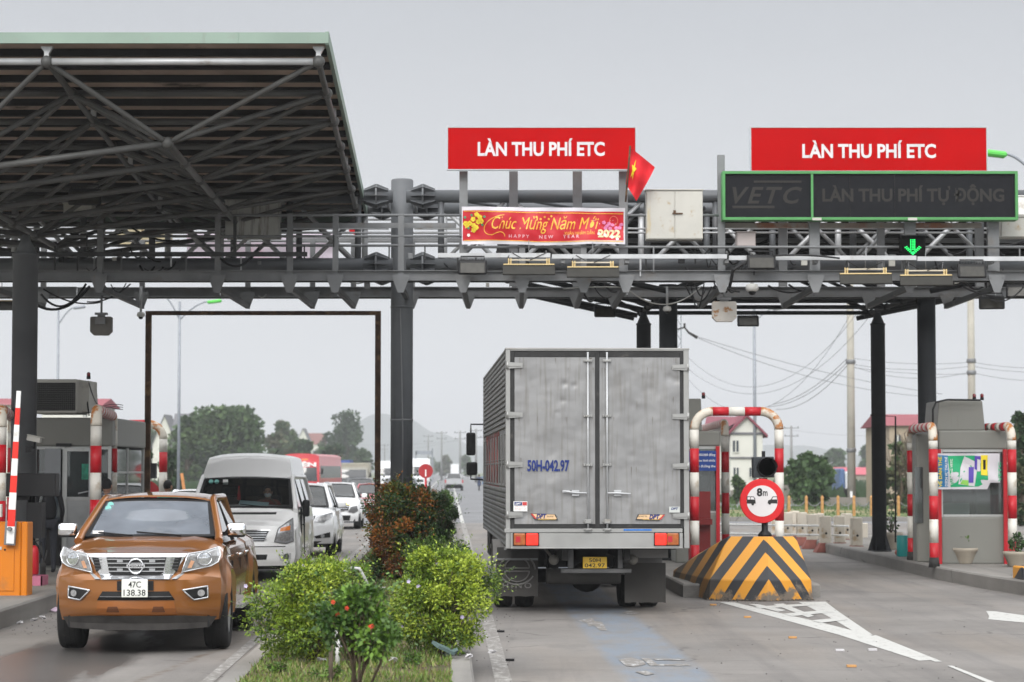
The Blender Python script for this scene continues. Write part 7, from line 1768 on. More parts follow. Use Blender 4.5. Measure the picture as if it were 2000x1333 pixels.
for k in range(26):
 t = k / 25; x = front[0][0] + (front[2][0] - front[0][0]) * t; y = 36.35 - .3 * (1 - abs(t * 2 - 1)); mb.box((x, y, .0), (rr.uniform(.03, .08), .04, rr.uniform(.015, .04)), (rr.random() * .4, rr.random() * .4, rr.random()))
mb.build('chipped_edge', M('broken_concrete', (.10, .085, .07), .9, 0, .3, 8), bl)
Yq = 37.4
ls = thing('length_sign', 'round red-rimmed sign reading 8m with two vehicle outlines, below the signal lamp', 'sign', P(1488, 1052, Yq))
c = P(1488.5, 979, Yq - .1); rs_ = 43.2 / FPX * Yq
mb = MB(); mb.lathe([(rs_, c.y + .02), (rs_, c.y - .0), (rs_ * .97, c.y - .006)], (c.x, 0, c.z), 40, 0, 'Y'); mb.build('disc', M('sign_red', (.62, .015, .02), .4, 0, .06, 3, dirt=((.5, .03, .03), .2, 8)), ls)
mb = MB(); mb.lathe([(rs_ * .70, c.y - .007), (rs_ * .70, c.y - .011)], (c.x, 0, c.z), 36, 0, 'Y'); mb.build('white_face', M('sign_white', (.68, .66, .67), .45, 0, .04, 5), ls)
yy = c.y - .014; kx = Yq / FPX
def sp_(px_, py_): return ((px_ - 1488.5) * kx + c.x, (979 - py_) * kx + c.z)
text('8', sp_(1478, 0)[0], sp_(1489, 0)[0], sp_(0, 969)[1], 15 * kx, yy, ink, ls, bold=.045); text('m', sp_(1490, 0)[0], sp_(1499, 0)[0], sp_(0, 969)[1], 14 * kx, yy, ink, ls, bold=.02)
def blot(pts, nm='vehicle_outline', mat=ink, dy=0): mb = MB(); mb.add([(sp_(a, b)[0], yy - dy, sp_(a, b)[1]) for a, b in pts], [tuple(range(len(pts)))]); mb.build(nm, mat, ls)
blot([(1458.5, 970), (1472, 970), (1475, 974), (1476, 984), (1458.5, 984)]); blot([(1460, 971.5), (1465, 971.5), (1465, 976), (1460, 976)], 'window_outline', bpy.data.materials['sign_white'], .003); blot([(1466, 971.5), (1471.5, 971.5), (1474, 976), (1466, 976)], 'window_outline', bpy.data.materials['sign_white'], .003)
blot([(1518, 984), (1518, 970), (1509, 970), (1505, 976), (1500, 978), (1499, 983)]); blot([(1517, 971.5), (1510, 971.5), (1507, 976), (1517, 976)], 'window_outline', bpy.data.materials['sign_white'], .003)
for (x_, y_) in ((1470, 985), (1503, 983.5)): mb = MB(); q_ = sp_(x_, y_); mb.lathe([(2.6 * kx, yy - .002), (2.6 * kx, yy - .004)], (q_[0], 0, q_[1]), 12, 0, 'Y'); mb.build('wheel_outline', ink, ls)
mb = MB(); mb.lathe([(.11, zb3 - .01), (.10, zb3 + .03), (.05, zb3 + .08), (.045, Zp(935, Yq))], (P(1488, 0, Yq).x, Yq, 0), 14); mb.build('pole', black, ls)
tl = thing('signal_lamp', 'black round signal lamp with hood above the red-rimmed 8m sign', 'signal lamp', P(1493, 938, Yq))
c = P(1491, 913, Yq); w_ = .165
mb = MB(); mb.box(c + Vector((0, .08, 0)), (w_ * 2, .14, w_ * 1.95), (0, R(-1), R(6))); mb.build('housing', M('dark_blue_grey_housing', (.035, .040, .045), .5), tl, bevel=.01)
cc = (c.x + .055, 0, c.z + .0)
mb = MB(); mb.lathe([(.135, c.y - .02), (.14, c.y - .02)], cc, 24, 0, 'Y'); mb.lathe([(.132, c.y - .012), (.132, c.y - .008)], cc, 24, 0, 'Y'); mb.build('lens', M('smoked_lens', (.10, .098, .095), .5, 0, .1, 60), tl)
mb = MB(); mb.tube([(cc[0] + .145 * math.cos(t), c.y - .02, cc[2] + .145 * math.sin(t)) for t in [k * math.pi / 12 for k in range(24)]], .014, 6, closed=True)
mb.grid(lambda u, v: (cc[0] + .15 * math.cos(math.pi * u), c.y - .02 - .16 * v, cc[2] + .15 * math.sin(math.pi * u)), 14, 2); mb.build('hood', black, tl)
mb = MB(); mb.box(c + Vector((.01, .08, w_ + .04)), (.05, .05, .09)); mb.lathe([(.04, c.z - w_ - .09), (.07, c.z - w_)], (c.x + .0, c.y + .06, 0), 10); mb.build('mount', black, tl)
# far round sign on the median, and one behind the pickup
def round_sign(label, px_, py_, Y, r, stripe, cap=True):
 th = thing('round_sign', label, 'sign', (Xp(px_, Y), Y, 0)); c = P(px_, py_, Y)
 mb = MB(); mb.lathe([(r, Y + .01), (r, Y - .01)], (c.x, 0, c.z), 28, 0, 'Y'); mb.build('disc', M('dull_red_disc', (.33, .025, .03), .5, 0, .08, 3), th)
 if stripe: mb = MB(); mb.b2((c.x - r * .08, Y - .02, c.z - r * .75), (c.x + r * .08, Y - .012, c.z + r * .2)); mb.build('white_bar', whitep, th); mb = MB(); mb.b2((c.x - r * .10, Y - .018, c.z + r * .22), (c.x + r * .10, Y - .012, c.z + r * .8)); mb.build('red_bar', redp, th)
 mb = MB(); mb.lathe([(.035, 0), (.035, c.z + r * .5)], (c.x, Y + .05, 0), 10); mb.build('pole', redp, th)
round_sign('round red sign with a white bar on the median right of the pillar', 831.5, 920.5, 74, .22, True)
round_sign('back of a round red sign rising behind the pickup roof', 284, 968, 52.5, .33, False)
bx = thing('signal_lamp', 'black signal lamp seen from behind at the rusty left post', 'signal lamp', P(287, 935, 52)); a, b = P(274, 905, 52), P(304, 935, 52)
mb = MB(); mb.b2((a.x, 52, b.z), (b.x, 52.2, a.z)); mb.b2((a.x + .08, 52.05, a.z), (a.x + .14, 52.15, a.z + .10)); mb.build('housing', black, bx); mb = MB(); mb.b2((a.x + .08, 51.95, b.z - .15), (a.x + .10, 51.98, a.z - .1)); mb.build('yellow_strip', orb, bx)
# ================================================================ POTS, CONCRETE POSTS, CHAIN POSTS
potm = M('cast_concrete_pot', (.36, .32, .26), .8, 0, .12, 4, dirt=((.2, .17, .13), .35, 5)); leaf_d = M('dark_leaf', (.035, .075, .02), .6, 0, .4, 20); leaf_y = M('fresh_leaf', (.10, .19, .035), .55, 0, .35, 20)
def leafset(mb, c, R3, n, size, rd, mi=0, narrow=.45, clump=None, shell=.5):
 for k in range(n):
  if clump: cc_ = rd.choice(clump); u = Vector((rd.gauss(0, 1), rd.gauss(0, 1), rd.gauss(0, 1))).normalized() * rd.uniform(.2, 1) ** .5; p = Vector(cc_[0]) + Vector((u.x * cc_[1], u.y * cc_[1], u.z * cc_[1] * .85))
  else:
   u = Vector((rd.gauss(0, 1), rd.gauss(0, 1), rd.gauss(0, 1))).normalized() * rd.uniform(shell, 1); p = Vector((c[0] + u.x * R3[0], c[1] + u.y * R3[1], c[2] + u.z * R3[2]))
  s = size * rd.uniform(.6, 1.35); d = (u + Vector((rd.gauss(0, .6), rd.gauss(0, .6), rd.gauss(.25, .6)))).normalized(); w_ = d.cross(Vector((rd.gauss(0, 1), rd.gauss(0, 1), rd.gauss(0, 1)))).normalized() * s * narrow
  mb.add([p, p + d * s * .42 + w_, p + d * s * 1.1 + Vector((0, 0, -s * .12)), p + d * s * .42 - w_], [(0, 1, 2), (0, 2, 3)], mi if not clump else (cc_[2] if rd.random() > .35 else rd.choice(clump)[2]))
def pot(label, px_, py_, r, h, plant, seed, z0=.2):
 c = G(px_, py_, z0); th = thing('flower_pot', label, 'flower pot', c, group='concrete flower pots')
 mb = MB(); mb.lathe([(r * .55, z0), (r * .62, z0 + h * .1), (r * .9, z0 + h * .75), (r, z0 + h * .85), (r, z0 + h), (r * .88, z0 + h), (r * .85, z0 + h * .88)], (c.x, c.y, 0), 20); mb.build('bowl', potm, th, fix=True)
 mb = MB(); mb.lathe([(r * .86, z0 + h * .88), (.01, z0 + h * .9)], (c.x, c.y, 0), 16); mb.build('soil', soil_m, th)
 if plant:
  rd = random.Random(seed); mb = MB()
  for k in range(plant[1]):
   an = rd.uniform(0, 6.3); q = Vector((c.x, c.y, z0 + h * .8)); tip = q + Vector((math.cos(an) * .2 * plant[0], math.sin(an) * .2 * plant[0], plant[0] * rd.uniform(.6, 1))); mb.tube([q, q.lerp(tip, .5) + Vector((rd.uniform(-.04, .04), 0, 0)), tip], [.014, .010, .005], 5)
  st = mb.build('stem', M('bare_stem', (.09, .07, .05), .8), th)
  mb = MB(); leafset(mb, (c.x, c.y, z0 + h + plant[0] * .45), (.2 * plant[0] + .05, .2 * plant[0] + .05, plant[0] * .45), plant[2], .07, rd); mb.build('foliage', plant[3], th)
pot('pot with a thin sprig in front of the bannered booth', 1884, 1102, .26, .30, (.3, 3, 30, leaf_y), 1)
pot('empty pot in front of the bannered booth, right of the sprig', 1929, 1100, .23, .30, None, 2)
pot('pot with dark leaves at the right picture edge', 1987, 1108, .26, .28, (.35, 6, 130, leaf_d), 3)
pot('pot with bare twigs beside the dark right column', 1740, 1074, .27, .38, (.5, 9, 60, leaf_d), 4)
pot('pot with a small dark shrub below the blue notice', 1384, 1080, .26, .28, (.6, 6, 160, leaf_d), 5, .18)
pot('pot at the truck right rear corner', 1318, 1092, .28, .38, None, 6, .18)
mb = MB(); q = G(1764, 1088, .2); mb.lathe([(.11, .2), (.13, .22), (.13, .62), (.12, .63)], (q.x, q.y, 0), 14); tag(mb.build('teal_bucket', M('teal_plastic', (.02, .25, .25), .5), loc=q), 'teal plastic bucket left of the right guard pipe', 'bucket')
mb = MB(); q = G(1756, 1086, .2); mb.ball((q.x, q.y, .27), (.09, .08, .07), 8, 6); tag(mb.build('red_bag', M('faded_red_bag', (.38, .12, .09), .8), loc=q), 'crumpled reddish bag beside the teal bucket', 'bag')
# pairs of concrete delineator posts
cpm = M('stained_white_concrete', (.55, .50, .42), .7, 0, .1, 3, dirt=((.36, .27, .17), .35, 4)); cpr = M('faded_red_foot', (.26, .09, .07), .75, 0, .2, 6)
def cpost():
 t = thing('concrete_post', 'x', 'concrete post', (0, 0, 0), world=False, group='white concrete posts with red feet')
 mb = MB(); mb.b2((-.13, -.10, .20), (.13, .10, .86)); mb.build('shaft', cpm, t, bevel=.03, segs=2)
 mb = MB(); mb.add([(-.26, -.2, 0), (.26, -.2, 0), (.26, .2, 0), (-.26, .2, 0), (-.14, -.11, .22), (.14, -.11, .22), (.14, .11, .22), (-.14, .11, .22)], [(3, 2, 1, 0), (4, 5, 6, 7), (0, 1, 5, 4), (1, 2, 6, 5), (2, 3, 7, 6), (3, 0, 4, 7)]); mb.build('foot', cpr, t)
 mb = MB()
 for z in (.45,): mb.lathe([(.028, -.105), (.028, -.101)], (0, 0, z), 10, 0, 'Y')
 mb.build('rail_hole', black, t); return t
cp0 = cpost(); spots = [(1673, 1085), (1640, 1078), (1612, 1079), (1600, 1070), (1586, 1072), (1566, 1066), (1552, 1061), (1538, 1066), (1654, 1070), (1516, 1060)]
names_ = ['nearest the right kerb', 'second from the right kerb', 'in the middle with a dark rail hole', 'behind the middle one', 'left of the middle', 'near the striped block', 'far left behind the guard arch', 'beside the guard arch leg', 'behind the one nearest the kerb', 'inside the guard arch']
cpp = []
for k, (x_, y_) in enumerate(spots):
 q = G(x_, y_); lab = 'white concrete post with red foot ' + names_[k]; cpp.append(q)
 if k == 0: cp0.location = q; cp0['label'] = lab; cp0.rotation_euler = (0, 0, .1)
 else: place_copy(cp0, q, .1 * ((k % 3) - 1), lab)
mb = MB(); q = G(1679, 1066); mb.b2((q.x - .21, q.y - .06, 0), (q.x + .21, q.y + .06, .58)); tag(mb.build('concrete_slab', cpm, loc=q, bevel=.02), 'square upright concrete slab left of the dark right column', 'slab')
mb = MB()
for z in (.62, .40):
 for k in range(9): mb.tube([(cpp[0].x + .1 - .42 * k, cpp[0].y + 2.0 + .25 * k, z), (cpp[0].x + .1 - .42 * (k + 1), cpp[0].y + 2.0 + .25 * (k + 1), z)], .028, 6)
tag(mb.build('pipe_rail', whitep, loc=cpp[4]), 'thin white pipe rail running through the concrete posts', 'rail')
chp = M('rusty_yellow_post', (.45, .24, .09), .8, 0, .2, 6, dirt=((.16, .06, .03), .4, 6)); chc = []
for k, x_ in enumerate((1541, 1575, 1606, 1637, 1668, 1702, 1755, 1786, 1510, 1479, 1990)):
 q = G(x_, 1008, .02); h_ = .80
 mb = MB(); mb.b2((q.x - .055, q.y - .055, .02), (q.x + .055, q.y + .055, .02 + h_)); mb.add([(q.x - .055, q.y - .055, h_ + .02), (q.x + .055, q.y - .055, h_ + .02), (q.x + .055, q.y + .055, h_ + .02), (q.x - .055, q.y + .055, h_ + .02), (q.x, q.y, h_ + .1)], [(0, 1, 4), (1, 2, 4), (2, 3, 4), (3, 0, 4)])
 tag(mb.build('chain_post', chp, loc=q), 'rusty yellow post of the slack chain along the far verge', 'post', 'rusty posts of the chain along the verge'); chc.append(q)
for a, b in ((8, 0), (0, 1), (1, 2), (2, 3), (3, 4), (4, 5), (6, 7), (9, 8)):
 mb = MB(); mb.tube(sag(chc[a] + Vector((0, 0, .68)), chc[b] + Vector((0, 0, .68)), .26), .022, 5); tag(mb.build('slack_chain', galv, loc=chc[a]), 'slack grey chain hanging between two rusty verge posts', 'chain', 'slack chains between the rusty posts')
mb = MB(); q = G(1663, 988, 0); mb.b2((q.x - .06, q.y, 0), (q.x + .06, q.y + .1, .8)); tag(mb.build('white_marker_post', whitep, loc=q), 'thin white marker post at the foot of the near concrete pole', 'post')
# orange-black stub at the right edge
mb = MB(); q = G(2006, 1160); mb.b2((q.x - .10, q.y - .1, 0), (q.x + .7, q.y + .6, .42)); tag(mb.build('striped_stub', chev, loc=(q.x - .3, q.y, 0), bevel=.02), 'low striped concrete stub at the right picture edge', 'crash block')
# tall mast with bracket beside the dark right column
mb = MB(); Y = 50; mb.tube([P(1749, 1060, Y), P(1749, 814, Y), P(1700, 811, Y)], .018, 6); tag(mb.build('bracket_pipe', dkm, loc=P(1749, 1060, Y)), 'thin black bracket pipe right of the dark right column', 'pipe')
# litter
rl = random.Random(4); lm_ = M('paper_litter', (.5, .49, .5), .8); lp_ = M('pink_paper_litter', (.55, .42, .52), .8)
def litter(label, px_, py_, s, mat, z=0.0, nm='litter'):
 q = G(px_, py_, z); mb = MB(); s *= .7
 for k in range(4): mb.box((q.x + rl.uniform(-s, s) * .4, q.y + rl.uniform(-s, s) * .5, z + s * .14), (s * rl.uniform(.5, 1), s * rl.uniform(.5, 1), s * .06), (rl.uniform(-.6, .6), rl.uniform(-.6, .6), rl.random() * 3))
 tag(mb.build(nm, mat, loc=q), label, 'litter', 'litter on the ground')
litter('crumpled pink paper at the left kerb beside the pickup', 111, 1194, .16, lp_); litter('white paper scrap on the road left of the pink one', 84, 1208, .12, lm_); litter('second white scrap by the left kerb', 66, 1212, .10, lm_); litter('smallest white scrap at the left kerb', 40, 1217, .09, lm_)
for k, (x_, y_) in enumerate(((877, 1155), (934, 1213), (766, 1290), (915, 1283), (628, 1290), (960, 1275), (748, 1150))): litter('white litter scrap lying in the median grass or its kerb', x_, y_, .09, lm_, .2)
box_b = M('crushed_green_carton', (.10, .15, .145), .7); q = G(866, 1285, .18); mb = MB(); mb.box((q.x, q.y, .27), (.20, .14, .03), (.3, .4, .6)); mb.box((q.x + .07, q.y + .05, .22), (.13, .12, .03), (-.3, -.4, .2)); tag(mb.build('crushed_carton', box_b, loc=q), 'crushed green-grey carton under the right front shrub', 'carton')
for k, (x_, y_, m_) in enumerate(((1393, 1182, chp), (1460, 1206, chp), (1548, 1246, chp), (1663, 1302, chp), (978, 1234, black), (996, 1290, black), (1704, 1270, lm_), (1640, 1271, lm_))):
 q = G(x_, y_); mb = MB(); mb.b2((q.x - .045, q.y - .04, -.005), (q.x + .045, q.y + .04, .015)); tag(mb.build('road_stud', m_, loc=q), ['brown road stud nearest the striped block', 'brown road stud left of the gore paint', 'brown road stud in the middle of the gore lane', 'brown road stud near the bottom edge', 'black road stud on the white edge line, upper', 'black road stud on the white edge line, lower', 'white scrap on the gore line', 'small white scrap left of the gore line'][k], 'road stud' if k < 6 else 'litter')
# ================================================================ BACKGROUND
wallw = M('white_house_wall', (.62, .62, .56), .8, 0, .05, .5, dirt=((.45, .43, .38), .25, .8)); roofr = M('red_metal_roof', (.26, .07, .085), .7, 0, .1, .5); roofg = M('grey_tile_roof', (.14, .14, .15), .8, 0, .12, .8); ochre = M('ochre_house_wall', (.36, .30, .22), .8, 0, .08, .5); winm = M('dark_house_window', (.05, .06, .07), .2, 0, .2, 1)
def house(label, px0, px1, pyb, pye, pyr, Y, D, wall, roof, wins=(), gable='x', rz=0, over=.3, bands=()):
 if Y >= 190: Y *= 1.7
 x0, x1 = Xp(px0, Y), Xp(px1, Y); ze, zr = Zp(pye, Y), Zp(pyr, Y); th = thing('house', label, 'house', ((x0 + x1) / 2, Y, 0))
 mb = MB(); mb.b2((x0, Y, 0), (x1, Y + D, ze)); mb.build('wall', wall, th)
 xm = (x0 + x1) / 2
 if gable == 'y':                                  # gable end faces us
  mb = MB(); mb.xz([(x0, ze), (x1, ze), (xm, zr)], Y + .002, Y + D - .002); mb.build('gable', wall, th)
  mb = MB()
  for s, xe in ((-1, x0), (1, x1)):
   a = (xe + s * over, ze - over * (zr - ze) / (xm - x0)); mb.xz([a, (xm, zr + .02), (xm, zr + .2), (a[0], a[1] + .18)] if s < 0 else [(xm, zr + .02), a, (a[0], a[1] + .18), (xm, zr + .2)], Y - over, Y + D + over)
  mb.build('roof', roof, th)
 else:
  mb = MB(); mb.yz([(Y - over, ze - .05), (Y + D + over, ze - .05), (Y + D / 2, zr)], x0 - over, x1 + over); mb.build('roof', roof, th)
 for (a, b, c, d) in wins:
  mb = MB(); mb.b2((Xp(a, Y), Y - .06, Zp(d, Y)), (Xp(b, Y), Y - .01, Zp(c, Y))); w_ = mb.build('window', winm, th)
  k = .05; mb = MB(); mb.b2((Xp(a, Y) - k, Y - .1, Zp(d, Y) - k), (Xp(b, Y) + k, Y - .065, Zp(d, Y) + .0)); mb.b2(((Xp(a, Y) + Xp(b, Y)) / 2 - .03, Y - .09, Zp(d, Y)), ((Xp(a, Y) + Xp(b, Y)) / 2 + .03, Y - .065, Zp(c, Y))); mb.build('window_frame', wallw, w_)
 for (c, d) in bands:
  mb = MB(); mb.b2((x0 - .08, Y - .1, Zp(d, Y)), (x1 + .08, Y - .01, Zp(c, Y))); mb.build('cornice', roofg, th)
 return th
hs = house('white two-storey house with gable and dull red roof right of the truck', 1425, 1488, 935, 846, 815, 150, 9, wallw, M('maroon_tile_roof', (.20, .05, .07), .7, 0, .1, .6), wins=((1430, 1441, 861, 883), (1431, 1441, 914, 932), (1462, 1472, 914, 932)), gable='y', bands=((845, 849), (893, 896)))
mb = MB(); mb.add([P(1376, 833, 150), P(1425, 833, 150), P(1456, 815, 155), P(1380, 813, 157)], [(0, 1, 2, 3)]); mb.build('side_roof', bpy.data.materials['maroon_tile_roof'], hs); mb = MB(); mb.b2(P(1380, 935, 152), P(1424, 834, 156)); mb.build('side_wing', wallw, hs)
house('low long building with a bright pink-red roof behind the near concrete pole', 1627, 1700, 975, 927, 913, 190, 8, M('dull_wall', (.32, .29, .24), .8, 0, .2, .3), M('pink_red_roof', (.45, .09, .12), .6), wins=((1640, 1650, 938, 952), (1668, 1680, 938, 952)), gable='x')
house('ochre house with red roof half hidden by the dark columns', 1735, 1812, 960, 830, 806, 135, 9, ochre, roofr, wins=((1745, 1757, 850, 872), (1770, 1782, 850, 872), (1745, 1757, 900, 925)), gable='x', bands=((868, 871), (915, 918)))
house('white house with a dark gable roof behind the big left tree', 334, 445, 960, 882, 806, 205, 14, wallw, roofg, wins=((345, 352, 890, 905),), gable='x')
house('pale gabled house wall left of the big tree', 300, 346, 960, 868, 812, 225, 8, wallw, roofg, wins=((318, 326, 880, 900),), gable='y')
house('distant grey-roofed house between the trees, left one', 582, 604, 935, 862, 838, 330, 8, wallw, roofg, wins=((588, 594, 875, 885),), gable='y')
house('distant house with a dull red roof between the trees', 600, 632, 935, 868, 846, 345, 8, wallw, M('faded_red_roof', (.2, .1, .09), .8), wins=((612, 618, 880, 890),), gable='x')
house('pink-roofed house peeking over the left booth', 84, 190, 960, 792, 776, 130, 6, wallw, roofr, wins=((165, 172, 800, 815),), gable='x')
house('white gabled house at the left edge behind the guard pipe', -70, 30, 960, 790, 776, 140, 6, wallw, roofr, wins=((14, 20, 800, 812),), gable='x')
# boundary walls and far low masses on the right
mb = MB(); mb.b2((Xp(1425, 145), 145, 0), (Xp(1600, 145), 145.3, Zp(958, 145)))
for k in range(7): x = Xp(1440 + 25 * k, 145); mb.b2((x - .15, 144.9, 0), (x + .15, 145.4, Zp(950, 145)))
tag(mb.build('boundary_wall', M('weathered_wall', (.20, .185, .16), .9, 0, .2, .8), loc=(Xp(1500, 145), 145, 0)), 'low weathered boundary wall behind the round 8m sign', 'wall')
mb = MB(); mb.b2((Xp(1600, 128), 128, 0), (Xp(1690, 128), 128.4, Zp(972, 128))); tag(mb.build('stone_wall', bpy.data.materials['weathered_wall'], loc=(Xp(1640, 128), 128, 0)), 'low stone wall at the near concrete pole', 'wall')
for k, x_ in enumerate((1538, 1553, 1570)):
 q = P(x_, 955, 140); mb = MB(); mb.lathe([(.45, q.z), (.3, q.z + .3), (.22, q.z + .9)], (q.x, 140, 0), 8); tag(mb.build('stone_pillar', bpy.data.materials['weathered_wall'], loc=q), 'stump-like stone pillar on the boundary wall', 'pillar', 'stone pillars on the boundary wall')
th = thing('parked_van', 'small blue and white vehicle parked far right of the bushes', 'van', (Xp(1648, 170), 170, 0));
mb = MB(); mb.b2((Xp(1637, 170), 170, .4), (Xp(1648, 170), 174, 2.1)); mb.build('cargo_body', M('blue_lorry_paint', (.08, .13, .26), .5), th, bevel=.1); mb = MB(); mb.b2((Xp(1649, 170), 170, .4), (Xp(1662, 170), 173, 1.9)); mb.build('cab', wpaint, th, bevel=.15)
for x_ in (1640, 1658): mb = MB(); mb.lathe([(.4, 169.8), (.4, 170.1)], (Xp(x_, 170), 0, .4), 14, 0, 'Y'); mb.build('wheel', rubber, th)
# hills
def hill(name, pts, Y, D, mat):
 mb = MB()
 def f(u, v):
  x = u * (len(pts) - 1); i = min(int(x), len(pts) - 2); t = x - i; t = t * t * (3 - 2 * t)
  px_ = pts[i][0] + (pts[i + 1][0] - pts[i][0]) * (x - i); py_ = pts[i][1] + (pts[i + 1][1] - pts[i][1]) * t
  p = P(px_, py_, Y); h = p.z * math.sin(math.pi / 2 * min(1, v * 2)) if v < .5 else p.z * math.cos(math.pi * (v - .5))
  h *= 1 + .08 * mnoise.noise(Vector((p.x * .01, v * 4, 0))) * 2
  return (p.x, Y + D * (v - .5), h)
 mb.grid(f, 60, 12); return struct(mb.build(name, mat))
hm = M('wooded_hill', (.07, .09, .08), .95, 0, .2, .01)
hill('hill', [(520, 905), (580, 872), (640, 856), (690, 830), (740, 812), (800, 822), (850, 845), (930, 872), (1010, 890), (1100, 905)], 3300, 900, hm)
hill('hill', [(1240, 905), (1420, 880), (1500, 868), (1560, 872), (1650, 888), (1760, 895), (1900, 905)], 3500, 900, hm)
# poles, wires, street lamps
conc = M('concrete_pole', (.38, .36, .31), .8, 0, .1, 1.5, dirt=((.26, .24, .2), .3, 2)); polg = M('grey_lamp_pole', (.26, .28, .31), .5, .3)
def pole(label, px_, Y, ztop, r0, r1, mat=conc, name='utility_pole', arms=(), group=None, collar=()):
 x = Xp(px_, Y); th = thing(name, label, 'pole', (x, Y, 0), group=group)
 mb = MB(); mb.tube([(x, Y, 0), (x, Y, ztop)], [r0, r1], 12); mb.build('shaft', mat, th)
 if arms:
  for (z, w_) in arms: mb = MB(); mb.b2((x - w_, Y - .05, z - .05), (x + w_, Y + .05, z + .05)); [mb.lathe([(.04, z + .05), (.06, z + .22), (.03, z + .25)], (x + s * w_ * .85, Y, 0), 6) for s in (-1, 0, 1)]; mb.build('cross_arm', galv, th)
 for z in collar: mb = MB(); mb.lathe([(r0 * 1.05, z - .12), (r0 * 1.15, z - .06), (r0 * 1.15, z + .06), (r0 * 1.05, z + .12)], (x, Y, 0), 14); mb.build('collar', galv, th)
 return th
Yp = 140
pole('thick concrete pole rising behind the gantry, left of the dark right column', 1660.5, Yp, 14.5, .25, .19, collar=(Zp(880, Yp), Zp(707, Yp)))
pole('thick concrete pole rising right above the bannered booth', 1896, Yp, 14.5, .24, .19, collar=(Zp(705, Yp), Zp(728, Yp)))
def lamp(label, px_, Y, zt_, arms, r=.085, green=True):
 th = pole(label, px_, Y, zt_, r, r * .7, polg, 'street_lamp'); x = Xp(px_, Y)
 for (dx, dz) in arms:
  mb = MB(); pts = [Vector((x, Y, zt_ - .9)) + Vector((dx * t, 0, .9 * math.sin(t * 1.5) + dz * t)) for t in [k / 8 for k in range(9)]]; mb.tube(pts, .04, 6); mb.build('arm', polg, th)
  q = pts[-1]; mb = MB(); mb.box(q + Vector((math.copysign(.3, dx), 0, .0)), (.7, .3, .16), (0, -math.copysign(.12, dx), 0)); mb.build('lamp_head', M('green_lamp_head', (.10, .50, .08), .5) if green else polg, th, bevel=.05)
lamp('tall slim street lamp seen inside the rusty height bar', 351, 118, 10.2, ((1.4, .0), (-.8, .3)))
lamp('slim street lamp right of the left column', 114.5, 140, 11.3, ((.9, .1), ), .09, False)
lamp('slim street lamp behind the 8m sign', 1473, 150, 12.0, ((1.2, 0), ), .12, False)
lamp('street lamp with a bright green head at the right edge', 2045, 62, 10.1, ((-1.05, .0), ), .09)
for k, (px_, Y, py_) in enumerate(((837, 520, 850), (863, 470, 843), (899, 430, 842), (930, 400, 838), (681, 600, 860), (752, 650, 868), (1544, 330, 832))):
 pole(['tiny far pole nearest the big pillar', 'second far pole right of the big pillar', 'third far pole right of the big pillar', 'far pole just left of the truck mirror', 'far pole left of the casuarina crown', 'far pole right of the rusty post', 'far utility pole above the bushes at right'][k], px_, Y, Zp(py_, Y), .22, .14, M('far_pole_grey', (.22, .22, .22), .8), arms=((Zp(py_, Y) - .3, 1.1), (Zp(py_, Y) - 1.4, 1.0)))
og = thing('road_gantry', 'small far overhead sign gantry right of the big pillar', 'gantry', (Xp(812, 420), 420, 0))
mb = MB(); mb.b2((Xp(812, 420), 420, Zp(888, 420)), (Xp(845, 420), 420.3, Zp(881, 420))); mb.build('beam', polg, og); mb = MB(); mb.b2((Xp(812, 420), 420, 0), (Xp(812, 420) + .25, 420.25, Zp(881, 420))); mb.build('post', polg, og); mb = MB(); mb.b2((Xp(843.5, 420), 420, 0), (Xp(843.5, 420) + .25, 420.25, Zp(876, 420))); mb.build('post', polg, og)
# lattice pole with lamp arm beside the truck's right top
lt = thing('lattice_pole', 'small lattice pole with insulators above the truck right corner', 'pole', (Xp(1326, 120), 120, 0)); x0, x1 = Xp(1322, 120), Xp(1330, 120)
mb = MB(); z = 0;
for k in range(26): mb.bar((x0 if k % 2 else x1, 120, k * .38), (x1 if k % 2 else x0, 120, (k + 1) * .38), .03, .03)
for x in (x0, x1): mb.b2((x - .025, 119.98, 0), (x + .025, 120.03, 9.9))
mb.build('lattice', polg, lt); mb = MB(); mb.tube([P(1318, 645, 120), P(1337, 640, 120), P(1345, 650, 120), P(1362, 660, 120)], [.04, .05, .06, .09], 6); mb.tube([P(1337, 640, 120), P(1337, 632, 120)], .06, 6); mb.build('insulator_arm', dkm, lt)
wires = [((1362, 660, 120), (1830, 776, 135), .6), ((1362, 658, 120), (1840, 770, 135), .3), ((1345, 700, 150), (1700, 575, 130), 3.2), ((1345, 722, 150), (1720, 590, 130), 3.0), ((1345, 742, 150), (1690, 560, 130), 4.0), ((1510, 790, 170), (1655, 700, Yp), .5), ((1500, 795, 170), (1655, 708, Yp), .6), ((1515, 800, 170), (1655, 714, Yp), .7),
   ((1665, 700, Yp), (1893, 708, Yp), .2), ((1665, 712, Yp), (1893, 716, Yp), .25), ((1665, 718, Yp), (1893, 731, Yp), .15), ((1665, 716, Yp), (1890, 728, Yp), .5), ((1900, 708, Yp), (2090, 716, Yp), .2), ((1900, 716, Yp), (2090, 724, Yp), .2), ((1900, 728, Yp), (2090, 738, Yp), .3), ((1544, 840, 330), (1815, 846, 330), .6), ((660, 880, 620), (930, 850, 400), 1.5), ((680, 868, 600), (1010, 845, 400), 1.0)]
for k, (a, b, d) in enumerate(wires):
 mb = MB(); mb.tube(sag(P(*a), P(*b), d, 20), .013 if k not in (5, 6, 7) else .019, 5); tag(mb.build('overhead_wire', M('grey_wire', (.16, .16, .17), .7), loc=P(*a)), 'thin overhead wire against the grey sky on the right' if k < 15 else 'thin far overhead wire near the horizon', 'wire', 'overhead wires on the right' if k < 15 else 'far overhead wires')
